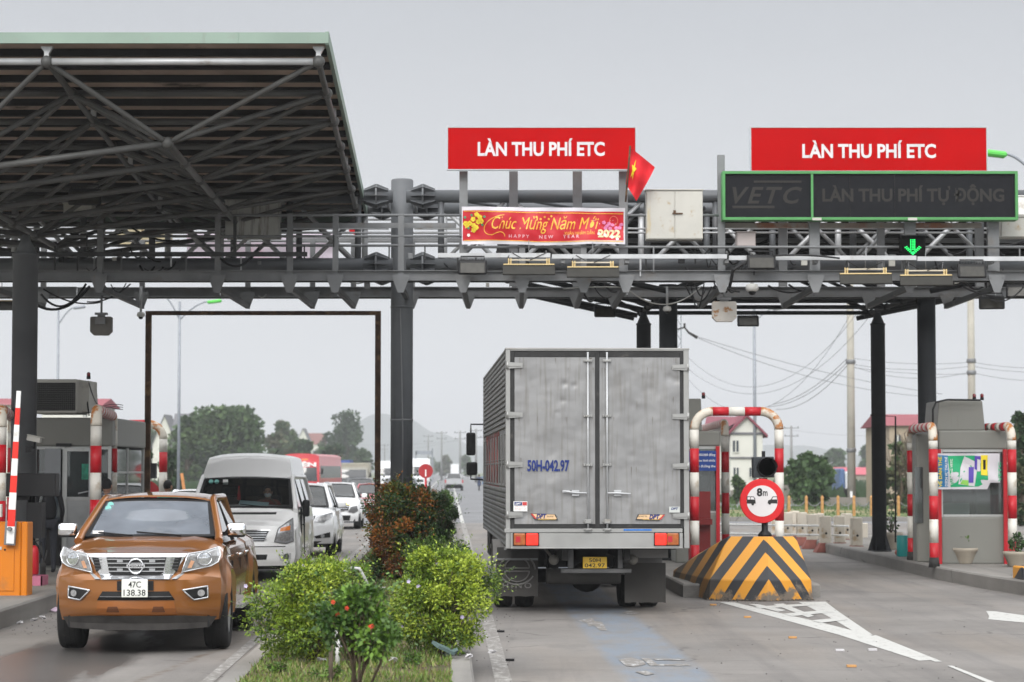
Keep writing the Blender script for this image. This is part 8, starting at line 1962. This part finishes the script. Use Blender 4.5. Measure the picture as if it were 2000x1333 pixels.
# ================================================================ TREES AND SHRUBS
bark = M('bark', (.09, .07, .05), .9, 0, .25, 6)
LV = [M('foliage_deep', (.028, .055, .022), .7, 0, .3, 1.5), M('foliage_mid', (.045, .085, .028), .7, 0, .3, 1.5), M('foliage_light', (.075, .12, .04), .7, 0, .3, 1.5), M('foliage_olive', (.085, .09, .045), .7, 0, .3, 1.5)]
def tree(label, px_, Y, py_top, wpx, n, seed, size=.28, low=.12, mix=(0, 1, 1, 2), name='broadleaf_tree', group=None, squash=1.0, gaps=.0, ncl=26, conic=0):
 if Y >= 170: Y *= 1.7; size *= 1.7
 rd = random.Random(seed); x = Xp(px_, Y); H = Zp(py_top, Y); Rw = wpx / FPX * Y / 2; th = thing(name, label, 'tree', (x, Y, 0), group=group)
 z0 = H * low; cl = []
 for k in range(ncl):
  an = rd.uniform(0, 6.283); t = rd.random(); zz = z0 + (H - z0) * (.08 + .84 * t)
  prof = math.sin(math.pi * min(1, .18 + t * .80)) ** .6 if not conic else (1 - t) ** .8 + .12
  rr_ = Rw * prof * rd.uniform(.25, .95); cr_ = Rw * rd.uniform(.24, .44) * (1 if not conic else .6)
  zz = min(zz, H - cr_ * .8); cl.append(((x + math.cos(an) * rr_, Y + math.sin(an) * rr_ * .8, zz), cr_, rd.choice(mix)))
 mb = MB(); mb.tube([(x, Y, 0), (x + rd.uniform(-.1, .1), Y, H * .35), (x + rd.uniform(-.2, .2), Y, H * .8)], [H * .035, H * .025, H * .008], 8); mb.build('trunk', bark, th)
 mb = MB()
 for k in range(min(ncl, 9)): c = cl[k][0]; z = H * rd.uniform(.2, .5); mb.tube([(x, Y, z), ((x + c[0]) / 2, (Y + c[1]) / 2, (z + c[2]) / 2 + .1), c], [H * .012, H * .008, H * .003], 5)
 mb.build('branches', bark, th)
 mb = MB(); leafset(mb, None, None, n, size, rd, clump=cl, narrow=.5); mb.build('crown', LV, th)
 return th
tree('big broad dark green tree at left, above the white van roof', 436, 185, 797, 205, 11000, 1, .34, .05, (0, 1, 1, 2), ncl=46)
tree('left flank tree of the big broad tree, behind the slim lamp', 368, 178, 812, 60, 3000, 2, .32, .05, (0, 1, 2), ncl=20)
tree('dark tree left of the rusty post behind the guard pipes', 262, 150, 852, 70, 3000, 3, .28, .03, (0, 0, 1), ncl=20)
tree('hazy tree behind the rusty left post', 285, 300, 838, 90, 2500, 4, .5, .03, (1, 2), ncl=20)
tree('bushy tree low between guard pipe and van', 336, 150, 880, 44, 1500, 5, .26, .02, (0, 1), ncl=14)
tree('sparse light tree right of the big broad tree', 556, 270, 814, 50, 1200, 6, .36, .35, (1, 2, 3), ncl=12)
tree('dry brownish tree under the sparse light one', 540, 230, 848, 66, 1800, 7, .36, .02, (3, 3, 1), ncl=16)
tree('tall feathery casuarina left of the rusty right post', 678, 300, 802, 78, 4600, 8, .30, .15, (0, 0, 1), 'casuarina', ncl=34)
tree('smaller dark tree left of the casuarina', 636, 300, 836, 66, 2200, 9, .32, .04, (0, 1), ncl=18)
tree('round dark tree below the far houses', 590, 215, 862, 70, 2400, 10, .32, .02, (0, 1, 3), ncl=18)
tree('olive bush row right of the casuarina', 712, 290, 880, 50, 1500, 11, .4, .02, (1, 3), ncl=14)
tree('low olive tree right above the red coach', 655, 200, 868, 60, 2400, 12, .3, .02, (0, 3, 1), ncl=18)
tree('green tree right of the big guard arch', 1575, 130, 884, 92, 3200, 13, .26, .03, (0, 1, 1, 2), ncl=26)
tree('dark bush under the tree at the boundary wall', 1590, 124, 925, 50, 1400, 14, .22, .0, (0, 1), ncl=12)
tree('hazy round tree far behind the near concrete pole', 1628, 330, 880, 46, 1300, 15, .5, .02, (1, 1), ncl=12)
tree('hazy pointed conifer behind the near concrete pole', 1638, 340, 866, 20, 500, 16, .5, .02, (1,), 'conifer', ncl=10, conic=1)
tree('hazy conifer left of the dark right column', 1687, 340, 868, 24, 600, 17, .5, .02, (1,), 'conifer', ncl=10, conic=1)
tree('hazy low tree left of the dark right column', 1700, 330, 885, 44, 900, 18, .5, .02, (1,), ncl=10)
tree('leafy tree between the two dark right columns', 1757, 110, 862, 70, 1600, 19, .20, .02, (1, 3, 3), ncl=16)
tree('small shrub tree left of the white house', 1437, 140, 925, 26, 500, 20, .24, .02, (1, 2), ncl=8)
tree('dark tree behind the right guard pipe at the picture edge', 1995, 92, 800, 62, 2600, 21, .2, .03, (0, 0, 3), ncl=22)
tree('low brown-green thicket at the right picture edge', 1990, 85, 900, 60, 1200, 22, .2, .02, (3, 0), ncl=12)
tree('hazy dark tree far right of the pillar', 867, 500, 893, 26, 600, 23, .8, .02, (1, 3), ncl=8)
tree('hazy dark tree far left of the truck mirror', 910, 480, 895, 24, 600, 24, .8, .02, (1, 3), ncl=8)
tree('very far hazy tree line left of the far truck', 846, 700, 900, 30, 500, 25, 1.1, .02, (1,), ncl=8)
tree('dark green tree at the left picture edge', -10, 150, 840, 60, 900, 26, .28, .03, (0, 1), ncl=12)
tree('tree far left behind the left booth', 150, 170, 850, 120, 2000, 27, .32, .03, (0, 1), ncl=16)
rd = random.Random(30)                                       # two bare trees
for k, (px_, Y, pt_, s_) in enumerate(((1775, 100, 800, 1.0), (1757, 118, 815, 1.0))):
 x = Xp(px_, Y); H = Zp(pt_, Y); th = thing('bare_tree', ['bare branching tree left of the bannered booth roof', 'second bare tree, just right of the dark right column'][k], 'tree', (x, Y, 0)); mb = MB(); mb.tube([(x, Y, 0), (x, Y, H * .5)], [.09, .05], 6); mb.build('trunk', bark, th); mb = MB()
 for j in range(34):
  a = Vector((x, Y, H * rd.uniform(.2, .6))); an = rd.uniform(0, 6.28); q = a + Vector((math.cos(an) * rd.uniform(.2, .9), math.sin(an) * .6, rd.uniform(.4, .9))); q2 = q + Vector((rd.uniform(-.5, .5), 0, rd.uniform(.2, .8))); q2.z = min(q2.z, H); mb.tube([a, q, q2], [.03, .02, .008], 4)
 mb.build('branches', bark, th)
# verge scrub as stuff
mb = MB(); rd = random.Random(31)
for k in range(2600):
 x, y = rd.uniform(9, 50), rd.choice([rd.uniform(94, 120), rd.uniform(119, 127)]); h = rd.uniform(.05, .22) * (1 if y < 119 else 1.8); mb.add([(x - .05, y, .0), (x + .05, y, .0), (x + rd.uniform(-.08, .08), y, h)], [(0, 1, 2)])
o = mb.build('verge_grass', LV[2]); tag(o, 'patchy verge grass behind the rusty chain posts', 'grass', kind='stuff')
mb = MB()
for k in range(9000):
 s_ = rd.choice((-1, 1)); x, y = (rd.uniform(12, 90) if s_ > 0 else rd.uniform(-90, -16)), rd.uniform(145, 330); h = rd.uniform(.3, 1.1); mb.add([(x - .35, y, 0), (x + .35, y, 0), (x + rd.uniform(-.4, .4), y, h)], [(0, 1, 2)])
tag(mb.build('far_scrub', LV[0:1] + LV[3:4]), 'low dark scrub covering the far fields', 'scrub', kind='stuff')
# ---- median planting
def shrub(label, px_, pyb, pyt, wpx, n, size, mats, seed, mix, name='shrub', stem=M('twig_brown', (.10, .075, .05), .9), gap=.35, flowers=None, z0=.18, ncl=30, narrow=.27, shape='round', stems=9, lowf=.25):
 q = G(px_, pyb, z0); Y = q.y; H = P(px_, pyt, Y).z - z0; Rw = wpx / FPX * Y / 2; rd = random.Random(seed); th = thing(name, label, 'shrub', q)
 cl = []
 for k in range(ncl):
  an = rd.uniform(0, 6.283); t = rd.uniform(lowf, 1.0)
  if shape == 'cone': prof = (1.02 - .50 * t)
  else: prof = math.sin(math.pi * (.12 + .72 * t)) ** .7
  r_ = Rw * prof * rd.uniform(.1, .98); cr_ = Rw * rd.uniform(.14, .36); zz = z0 + H * t - cr_ * (t > .8) * .9
  cl.append(((q.x + math.cos(an) * r_, Y + math.sin(an) * r_ * .9, max(z0 + cr_ * .5, zz)), cr_, rd.choice(mix)))
 mb = MB()
 for k in range(stems):
  c = Vector(cl[k % ncl][0]); b0 = Vector((q.x + rd.uniform(-.08, .08), Y + rd.uniform(-.08, .08), z0 - .02)); mb.tube([b0, b0.lerp(c, .5) + Vector((rd.uniform(-.06, .06), 0, .03)), c], [.014, .009, .004], 5)
 for k in range(stems * 4):
  c = Vector(rd.choice(cl)[0]); an = rd.uniform(0, 6.28); mb.tube([Vector((q.x, Y, z0 + H * .15)).lerp(c, rd.uniform(.2, .6)), c + Vector((math.cos(an), math.sin(an), rd.uniform(.2, 1))) * Rw * .33], [.006, .003], 4)
 mb.build('stems', stem, th)
 mb = MB(); leafset(mb, None, None, n, size, rd, clump=cl, narrow=narrow)
 # sprays that break the outline
 for k in range(int(n / 90)):
  c, cr_, mi = rd.choice(cl); d = Vector((rd.gauss(0, 1), rd.gauss(0, 1), abs(rd.gauss(.3, .7)))).normalized(); base = Vector(c) + d * cr_ * .8
  for j in range(9):
   p = base + d * size * .7 * j; sd_ = d.cross(Vector((rd.gauss(0, 1), rd.gauss(0, 1), 1))).normalized() * (1 if j % 2 else -1); e = (d + sd_).normalized() * size; w_ = e.cross(Vector((0, 0, 1))).normalized() * size * narrow if e.cross(Vector((0, 0, 1))).length > .001 else Vector((size * .3, 0, 0))
   mb.add([p, p + e * .5 + w_, p + e, p + e * .5 - w_], [(0, 1, 2, 3)], mi)
 mb.build('leaves', mats, th)
 if flowers:
  nm, fm, nf, fs, pts = flowers
  for k in range(nf):
   c, cr_, mi = rd.choice(cl); d = Vector((rd.gauss(0, .8), -abs(rd.gauss(.8, .5)), rd.gauss(.3, .6))).normalized(); p = Vector(c) + d * cr_ * 1.02
   mb = MB()
   for j in range(5): u = Vector((math.cos(j * 1.257), -.3, math.sin(j * 1.257))); w_ = Vector((-math.sin(j * 1.257), 0, math.cos(j * 1.257))) * fs * .4; mb.add([p, p + u * fs * .6 + w_, p + u * fs, p + u * fs * .6 - w_], [(0, 1, 2, 3)])
   if pts: mb.ball(p, (fs * .45, fs * .45, fs * .7), 6, 5)
   mb.build(nm, fm, th)
 return th
def leafm(name, col, tr=.25):
 m = M(name, col, .45, 0, .28, 14); b = m.node_tree.nodes['Principled BSDF']; b.inputs['Subsurface Weight'].default_value = 0
 return m
lime = [leafm('lime_leaf', (.165, .25, .025)), leafm('lime_leaf_pale', (.30, .38, .04)), leafm('lime_leaf_shade', (.065, .12, .018))]
pho = [leafm('bronze_leaf', (.14, .055, .018)), leafm('deep_leaf', (.03, .065, .02)), leafm('orange_leaf', (.27, .10, .02)), leafm('olive_leaf', (.12, .13, .02))]
dkl = [leafm('dark_shrub_leaf', (.03, .075, .015)), leafm('mid_shrub_leaf', (.06, .12, .022)), leafm('light_shrub_leaf', (.12, .22, .03))]
lil = M('lilac_petal', (.55, .48, .70), .6); rdf = M('red_bud', (.62, .07, .03), .5)
shrub('lime green shrub at the left kerb of the median, right of the pickup', 606, 1292, 1092, 232, 24000, .034, lime, 1, (0, 0, 0, 1, 2), name='lime_shrub', flowers=('lilac_flower', lil, 7, .022, False), ncl=80, lowf=.10)
shrub('lime green shrub at the right kerb of the median, left of the truck', 862, 1275, 1060, 200, 26000, .033, lime, 2, (0, 0, 1, 1, 2), name='lime_shrub', flowers=('lilac_flower', lil, 9, .022, False), ncl=80, lowf=.10)
shrub('smaller lime shrub spreading behind, right of the red-leaved cone', 858, 1150, 1048, 140, 6500, .036, lime + dkl[1:2], 3, (0, 2, 3), name='lime_shrub', ncl=22)
shrub('lime green shrub behind the left front one', 640, 1190, 1082, 170, 7000, .034, lime, 4, (0, 1, 2), name='lime_shrub', ncl=22)
shrub('red-flowered dark green bush in the foreground middle', 696, 1365, 1140, 200, 5600, .046, dkl, 5, (0, 1, 1, 2), name='flowering_bush', flowers=('red_flower', rdf, 14, .020, True), ncl=30, narrow=.34, stems=7, lowf=.42)
shrub('tall cone-shaped shrub of bronze, orange and green leaves before the pillar', 786, 1134, 938, 168, 36000, .050, pho, 6, (1, 1, 3, 3, 0, 2, 1), name='bronze_shrub', ncl=75, shape='cone', lowf=.02, narrow=.30)
shrub('dark green shrub right behind the bronze one', 846, 1090, 958, 104, 11000, .05, dkl, 7, (0, 0, 1), name='dark_shrub', ncl=28, lowf=.1)
shrub('brighter green shrub at the right kerb behind the dark one', 868, 1052, 955, 60, 4500, .06, dkl, 8, (1, 2, 0), name='dark_shrub', ncl=18, lowf=.1)
shrub('brownish shrub top seen right of the round red sign', 845, 1005, 948, 34, 900, .07, [pho[0], dkl[0]], 9, (0, 1), name='bronze_shrub', ncl=10, lowf=.1)
shrub('low feathery cypress tuft in the middle of the median', 690, 1176, 1118, 70, 1800, .03, dkl, 10, (0, 1, 1), name='cypress_tuft', ncl=14, lowf=.1, narrow=.12)
shrub('small feathery tuft left of the white litter', 733, 1162, 1122, 30, 700, .03, dkl, 11, (0, 1), name='cypress_tuft', ncl=6, lowf=.1, narrow=.12)
for k, (px_, pyb, h_, w_) in enumerate(((775, 1215, 40, 40), (780, 1245, 28, 46), (800, 1300, 26, 60), (640, 1330, 30, 70), (545, 1318, 24, 50))): shrub(['low green weed left of the right lime shrub', 'low weed patch in the median middle', 'weed patch under the right lime shrub', 'weeds at the foot of the flowering bush', 'weeds at the left kerb near the bottom'][k], px_, pyb, pyb - h_, w_, 500, .028, lime[2:] + dkl[1:], 40 + k, (0, 1, 2), name='weed_clump', ncl=7, lowf=.1, stems=3)
mb = MB(); mb.tube([P(672, 1118, 30.5), P(688, 1110, 30.5), P(702, 1111, 30.5), P(712, 1130, 30.5), P(724, 1158, 30.6)], .022, 8); tag(mb.build('bent_pipe', M('pale_pipe', (.5, .5, .5), .5), loc=P(724, 1158, 30.6)), 'bent pale metal pipe sticking out of the median shrubs', 'pipe')
q = G(659, 1300, .18); mb = MB(); mb.lathe([(.022, .18), (.022, .55)], (q.x, q.y, 0), 8); tag(mb.build('stake', whitep, loc=q), 'short white stake behind the red-flowered bush', 'stake')
mb = MB(); q = G(646, 1335, .18); mb.lathe([(.018, .1), (.018, .5)], (q.x, q.y, 0), 8); tag(mb.build('wooden_stake', bark, loc=q), 'short brown stake at the foot of the red-flowered bush', 'stake')
mb = MB(); rd = random.Random(50)
for k in range(34000):
 y = 18 + 50 * rd.random() ** 2.2; x = RX(rd.uniform(-1.75, .02), y)
 if mnoise.noise(Vector((x * 2.3, y * 1.7, 0))) < -.32: continue
 h = rd.uniform(.02, .075); an = rd.uniform(0, 3.14); dx, dy = math.cos(an) * .008, math.sin(an) * .008; mb.add([(x - dx, y - dy, .17), (x + dx, y + dy, .17), (x + rd.uniform(-.03, .03), y + rd.uniform(-.03, .03), .17 + h)], [(0, 1, 2)], rd.choice((0, 0, 1, 2)))
tag(mb.build('median_grass', [leafm('grass_green', (.10, .17, .025)), leafm('grass_pale', (.18, .22, .05)), leafm('grass_dry', (.20, .17, .08))]), 'short patchy grass growing in the median', 'grass', kind='stuff')
mb = MB()
for k in range(500):
 y = 20 + 20 * rd.random(); x = RX(rd.uniform(-1.7, 0), y); s_ = rd.uniform(.01, .03); an = rd.uniform(0, 3); mb.add([(x - s_, y, .18), (x, y - s_, .185), (x + s_, y, .19), (x, y + s_, .182)], [(0, 1, 2, 3)])
tag(mb.build('dry_leaves', M('dry_leaf', (.22, .13, .06), .9, 0, .4, 30)), 'scattered dry leaves and crumbs in the median grass', 'leaf litter', kind='stuff')
mb = MB()
for k in range(260):
 x0, x1, y0, y1 = rd.choice(((900, 1010, 1180, 1333), (1350, 1900, 1180, 1333), (0, 120, 1195, 1240), (1390, 1620, 1172, 1182))); q = G(rd.uniform(x0, x1), rd.uniform(y0, y1)); s_ = rd.uniform(.003, .010); mb.ball((q.x, q.y, s_ * .4 - .008), (s_, s_, s_ * .6), 5, 3)
tag(mb.build('road_grit', M('dark_grit', (.07, .065, .06), .9, 0, .4, 30)), 'dark grit and crumbs strewn on the concrete road', 'grit', kind='stuff')
# ================================================================ PEOPLE
skin = M('skin', (.38, .21, .14), .55); hair = M('black_hair', (.012, .011, .011), .7)
def skinned(name, nodes, edges, mat, par, sub=2):
 me = bpy.data.meshes.new(name); me.from_pydata([n[0] for n in nodes], edges, []); o = bpy.data.objects.new(name, me); COL.objects.link(o)
 sk = o.modifiers.new('s', 'SKIN'); sd2 = o.modifiers.new('d', 'SUBSURF'); sd2.levels = sub; sd2.render_levels = sub
 if not me.skin_vertices: me.skin_vertices.new()
 for i, n in enumerate(nodes):
  r_ = n[1]; me.skin_vertices[0].data[i].radius = r_ if isinstance(r_, tuple) else (r_, r_); me.skin_vertices[0].data[i].use_root = (i == 0)
 dg = bpy.context.evaluated_depsgraph_get(); dg.update(); m2 = bpy.data.meshes.new_from_object(o.evaluated_get(dg)); bpy.data.objects.remove(o); bpy.data.meshes.remove(me)
 m2.polygons.foreach_set('use_smooth', [True] * len(m2.polygons)); m2.materials.clear(); m2.materials.append(mat)
 o = bpy.data.objects.new(name, m2); COL.objects.link(o); o.parent = par; return o
def person(label, loc, rz, shirt, trousers, pose='stand', mask=False, H=1.65, bag=None):
 th = thing('person', label, 'person', loc, rz, world=False); k = H / 1.7
 if pose == 'stand':
  J = dict(pel=(0, 0, .93), chest=(0, .01, 1.25), neck=(0, 0, 1.45), lh=(-.09, 0, .88), rh=(.09, 0, .88), lk=(-.10, -.02, .48), rk=(.10, -.02, .48), la=(-.10, .02, .08), ra=(.10, .02, .08), lt=(-.11, -.14, .035), rt=(.11, -.14, .035), ls=(-.19, 0, 1.40), rs=(.19, 0, 1.40), le=(-.25, .03, 1.12), re=(.25, .03, 1.12), lw=(-.24, -.06, .88), rw=(.24, -.06, .88), head=(0, -.01, 1.58))
 else:
  J = dict(pel=(0, 0, 0), chest=(0, .05, .34), neck=(0, .04, .54), lh=(-.09, -.03, -.02), rh=(.09, -.03, -.02), lk=(-.14, -.45, .05), rk=(.14, -.45, .05), la=(-.12, -.55, -.36), ra=(.12, -.55, -.36), lt=(-.12, -.70, -.40), rt=(.12, -.70, -.40), ls=(-.19, .04, .48), rs=(.19, .04, .48), le=(-.27, -.10, .24), re=(.27, -.10, .24), lw=(-.17, -.38, .32), rw=(.17, -.38, .32), head=(0, .02, .68))
 J = {a: tuple(c * k for c in b) for a, b in J.items()}; R_ = lambda v: v * k
 nodes = [(J['pel'], (R_(.15), R_(.11))), (J['chest'], (R_(.16), R_(.11))), (J['neck'], R_(.055)), (J['ls'], R_(.06)), (J['rs'], R_(.06)), (J['le'], R_(.046)), (J['re'], R_(.046)), (J['lw'], R_(.032)), (J['rw'], R_(.032))]
 nodes[2] = (tuple(J['neck']), R_(.06))
 skinned('shirt', nodes, [(0, 1), (1, 2), (2, 3), (2, 4), (3, 5), (4, 6), (5, 7), (6, 8)], shirt, th)
 nodes = [(J['pel'], (R_(.14), R_(.11))), (J['lh'], R_(.09)), (J['rh'], R_(.09)), (J['lk'], R_(.062)), (J['rk'], R_(.062)), (J['la'], R_(.045)), (J['ra'], R_(.045)), (J['lt'], R_(.035)), (J['rt'], R_(.035))]
 skinned('trousers', nodes, [(0, 1), (0, 2), (1, 3), (2, 4), (3, 5), (4, 6), (5, 7), (6, 8)], trousers, th)
 h = Vector(J['head']); mb = MB(); mb.ball(h, (R_(.075), R_(.095), R_(.115)), 16, 12); mb.tube([Vector(J['neck']) - Vector((0, 0, .03)), h - Vector((0, 0, .05))], R_(.052), 10); mb.ball(h + Vector((0, -R_(.095), -R_(.01))), (R_(.014), R_(.02), R_(.022)), 8, 6)
 for s in (-1, 1): mb.ball(h + Vector((s * R_(.078), R_(.01), 0)), (R_(.012), R_(.022), R_(.03)), 8, 6)
 mb.build('head', skin, th)
 for s, w_ in ((-1, J['lw']), (1, J['rw'])):
  mb = MB(); w_ = Vector(w_); d = (w_ - Vector(J['le' if s < 0 else 're'])).normalized(); sdv = d.cross(Vector((0, 1, 0))).normalized() if pose == 'stand' else Vector((1, 0, 0)); sdv *= s
  mb.ball(w_ + d * .05, (.038, .03, .042), 8, 6)
  for f in range(4): b0 = w_ + d * .08 + sdv * (.024 - .016 * f); mb.tube([b0, b0 + d * (.035 + .005 * (1.5 - abs(f - 1.5))), b0 + d * .06 + Vector((0, -.012, -.01))], [.009, .008, .006], 6)
  b0 = w_ + d * .03 - sdv * -.03; mb.tube([b0, b0 + d * .03 + sdv * .02, b0 + d * .055 + sdv * .015], [.011, .009, .007], 6)
  mb.build('hand', skin, th)
 mb = MB(); mb.ball(h + Vector((0, R_(.014), R_(.026))), (R_(.083), R_(.096), R_(.108)), 16, 12)
 for i, v in enumerate(mb.v):
  if v[1] < h.y - R_(.055) and v[2] < h.z + R_(.06): mb.v[i] = (v[0] * .9, h.y - R_(.045), v[2])
 mb.build('hair', hair, th)
 mb = MB()
 for s in (-1, 1): mb.ball(h + Vector((s * R_(.03), -R_(.086), R_(.018))), R_(.010), 8, 6)
 mb.build('eyes', black, th)
 if mask: mb = MB(); mb.ball(h + Vector((0, -R_(.030), -R_(.045))), (R_(.068), R_(.080), R_(.050)), 12, 8); mb.build('face_mask', M('white_mask', (.62, .64, .64), .8), th)
 else: mb = MB(); mb.box(h + Vector((0, -R_(.090), -R_(.05))), (R_(.045), R_(.01), R_(.010))); mb.build('mouth', M('lips', (.30, .11, .09), .6), th)
 return th
shg = M('slate_grey_shirt', (.10, .11, .13), .85, 0, .1, 8); shm = M('mint_shirt', (.12, .36, .28), .85); trd = M('dark_trousers', (.03, .032, .04), .85)
q = P(209, 935, 41.6); person('person with black hair and grey shirt, standing behind the pickup roof at left', (q.x, 41.6, .0), R(170), shg, trd, H=(q.z) / 1.005)
q = P(328, 938, 47.8); person('person with black hair and mint collar behind the pickup, right of the rusty post', (q.x, 47.8, 0), R(150), shm, trd, H=(q.z) / 1.005)
vd = person('person driving the white van, wearing a white face mask and red shirt', (van.location.x + .31, van.location.y + 1.75, .88), R(1.6), M('dull_red_shirt', (.20, .05, .04), .85), trd, 'sit', True)
person('person in a black jacket inside the left booth opening', (Xp(95, 40.8), 40.95, .2), R(200), M('black_jacket', (.012, .012, .014), .8), trd, H=1.62)
for k, (px_, Y, lab) in enumerate(((936, 235, 'person riding the nearer far motorbike, dark blue clothes'), (945, 260, 'person riding the farther motorbike, pale blue clothes'))):
 x = Xp(px_, Y); cl_ = M(['navy_jacket', 'pale_blue_jacket'][k], [(.03, .05, .12), (.15, .25, .4)][k], .8); person(lab, (x, Y, .82), R(180), cl_, trd, 'sit')
 mt_ = thing('motorbike', ['nearer far motorbike in the truck lane', 'farther motorbike in the truck lane'][k], 'motorbike', (x, Y, 0)); mb = MB(); mb.b2((x - .14, Y - .5, .4), (x + .14, Y + .6, .78)); mb.build('body', cl_, mt_, bevel=.08); mb = MB(); mb.tube([(x - .3, Y + .45, 1.05), (x + .3, Y + .45, 1.05)], .02, 5); mb.build('handlebar', black, mt_)
 for yy_ in (-.6, .62): mb = MB(); mb.lathe([(.29, x - .05), (.30, x), (.29, x + .05)], (0, Y + yy_, .30), 16, 0, 'X'); mb.build('wheel', rubber, mt_)
q = P(178, 1000, 40)
# bollards and cone at the far left lane end
mb = MB(); q = P(357, 965, 90); mb.bar(P(361, 968, 90), P(355, 925, 90), .1, .1); tag(mb.build('striped_bar', M('orange_white_bar', (.5, .22, .08), .6, 0, .2, 3), loc=q), 'slanting orange and white bar beside the slim lamp', 'bar')
# ================================================================ HAZE
hz = bpy.data.materials.new('hazy_air'); hz.use_nodes = True
N_ = hz.node_tree.nodes; pv = N_.new('ShaderNodeVolumePrincipled'); pv.inputs['Color'].default_value = (.93, .955, .99, 1); pv.inputs['Density'].default_value = HAZE_D; pv.inputs['Anisotropy'].default_value = .0
for n in list(N_):
 if n.type == 'BSDF_PRINCIPLED': N_.remove(n)
hz.node_tree.links.new(pv.outputs[0], N_['Material Output'].inputs['Volume'])
mb = MB(); mb.b2((-4400, -90, -1.2), (4400, 7300, 260)); ho = mb.build('haze', hz, fix=True); ho['kind'] = 'stuff'; ho['label'] = 'pale haze fading the distance'
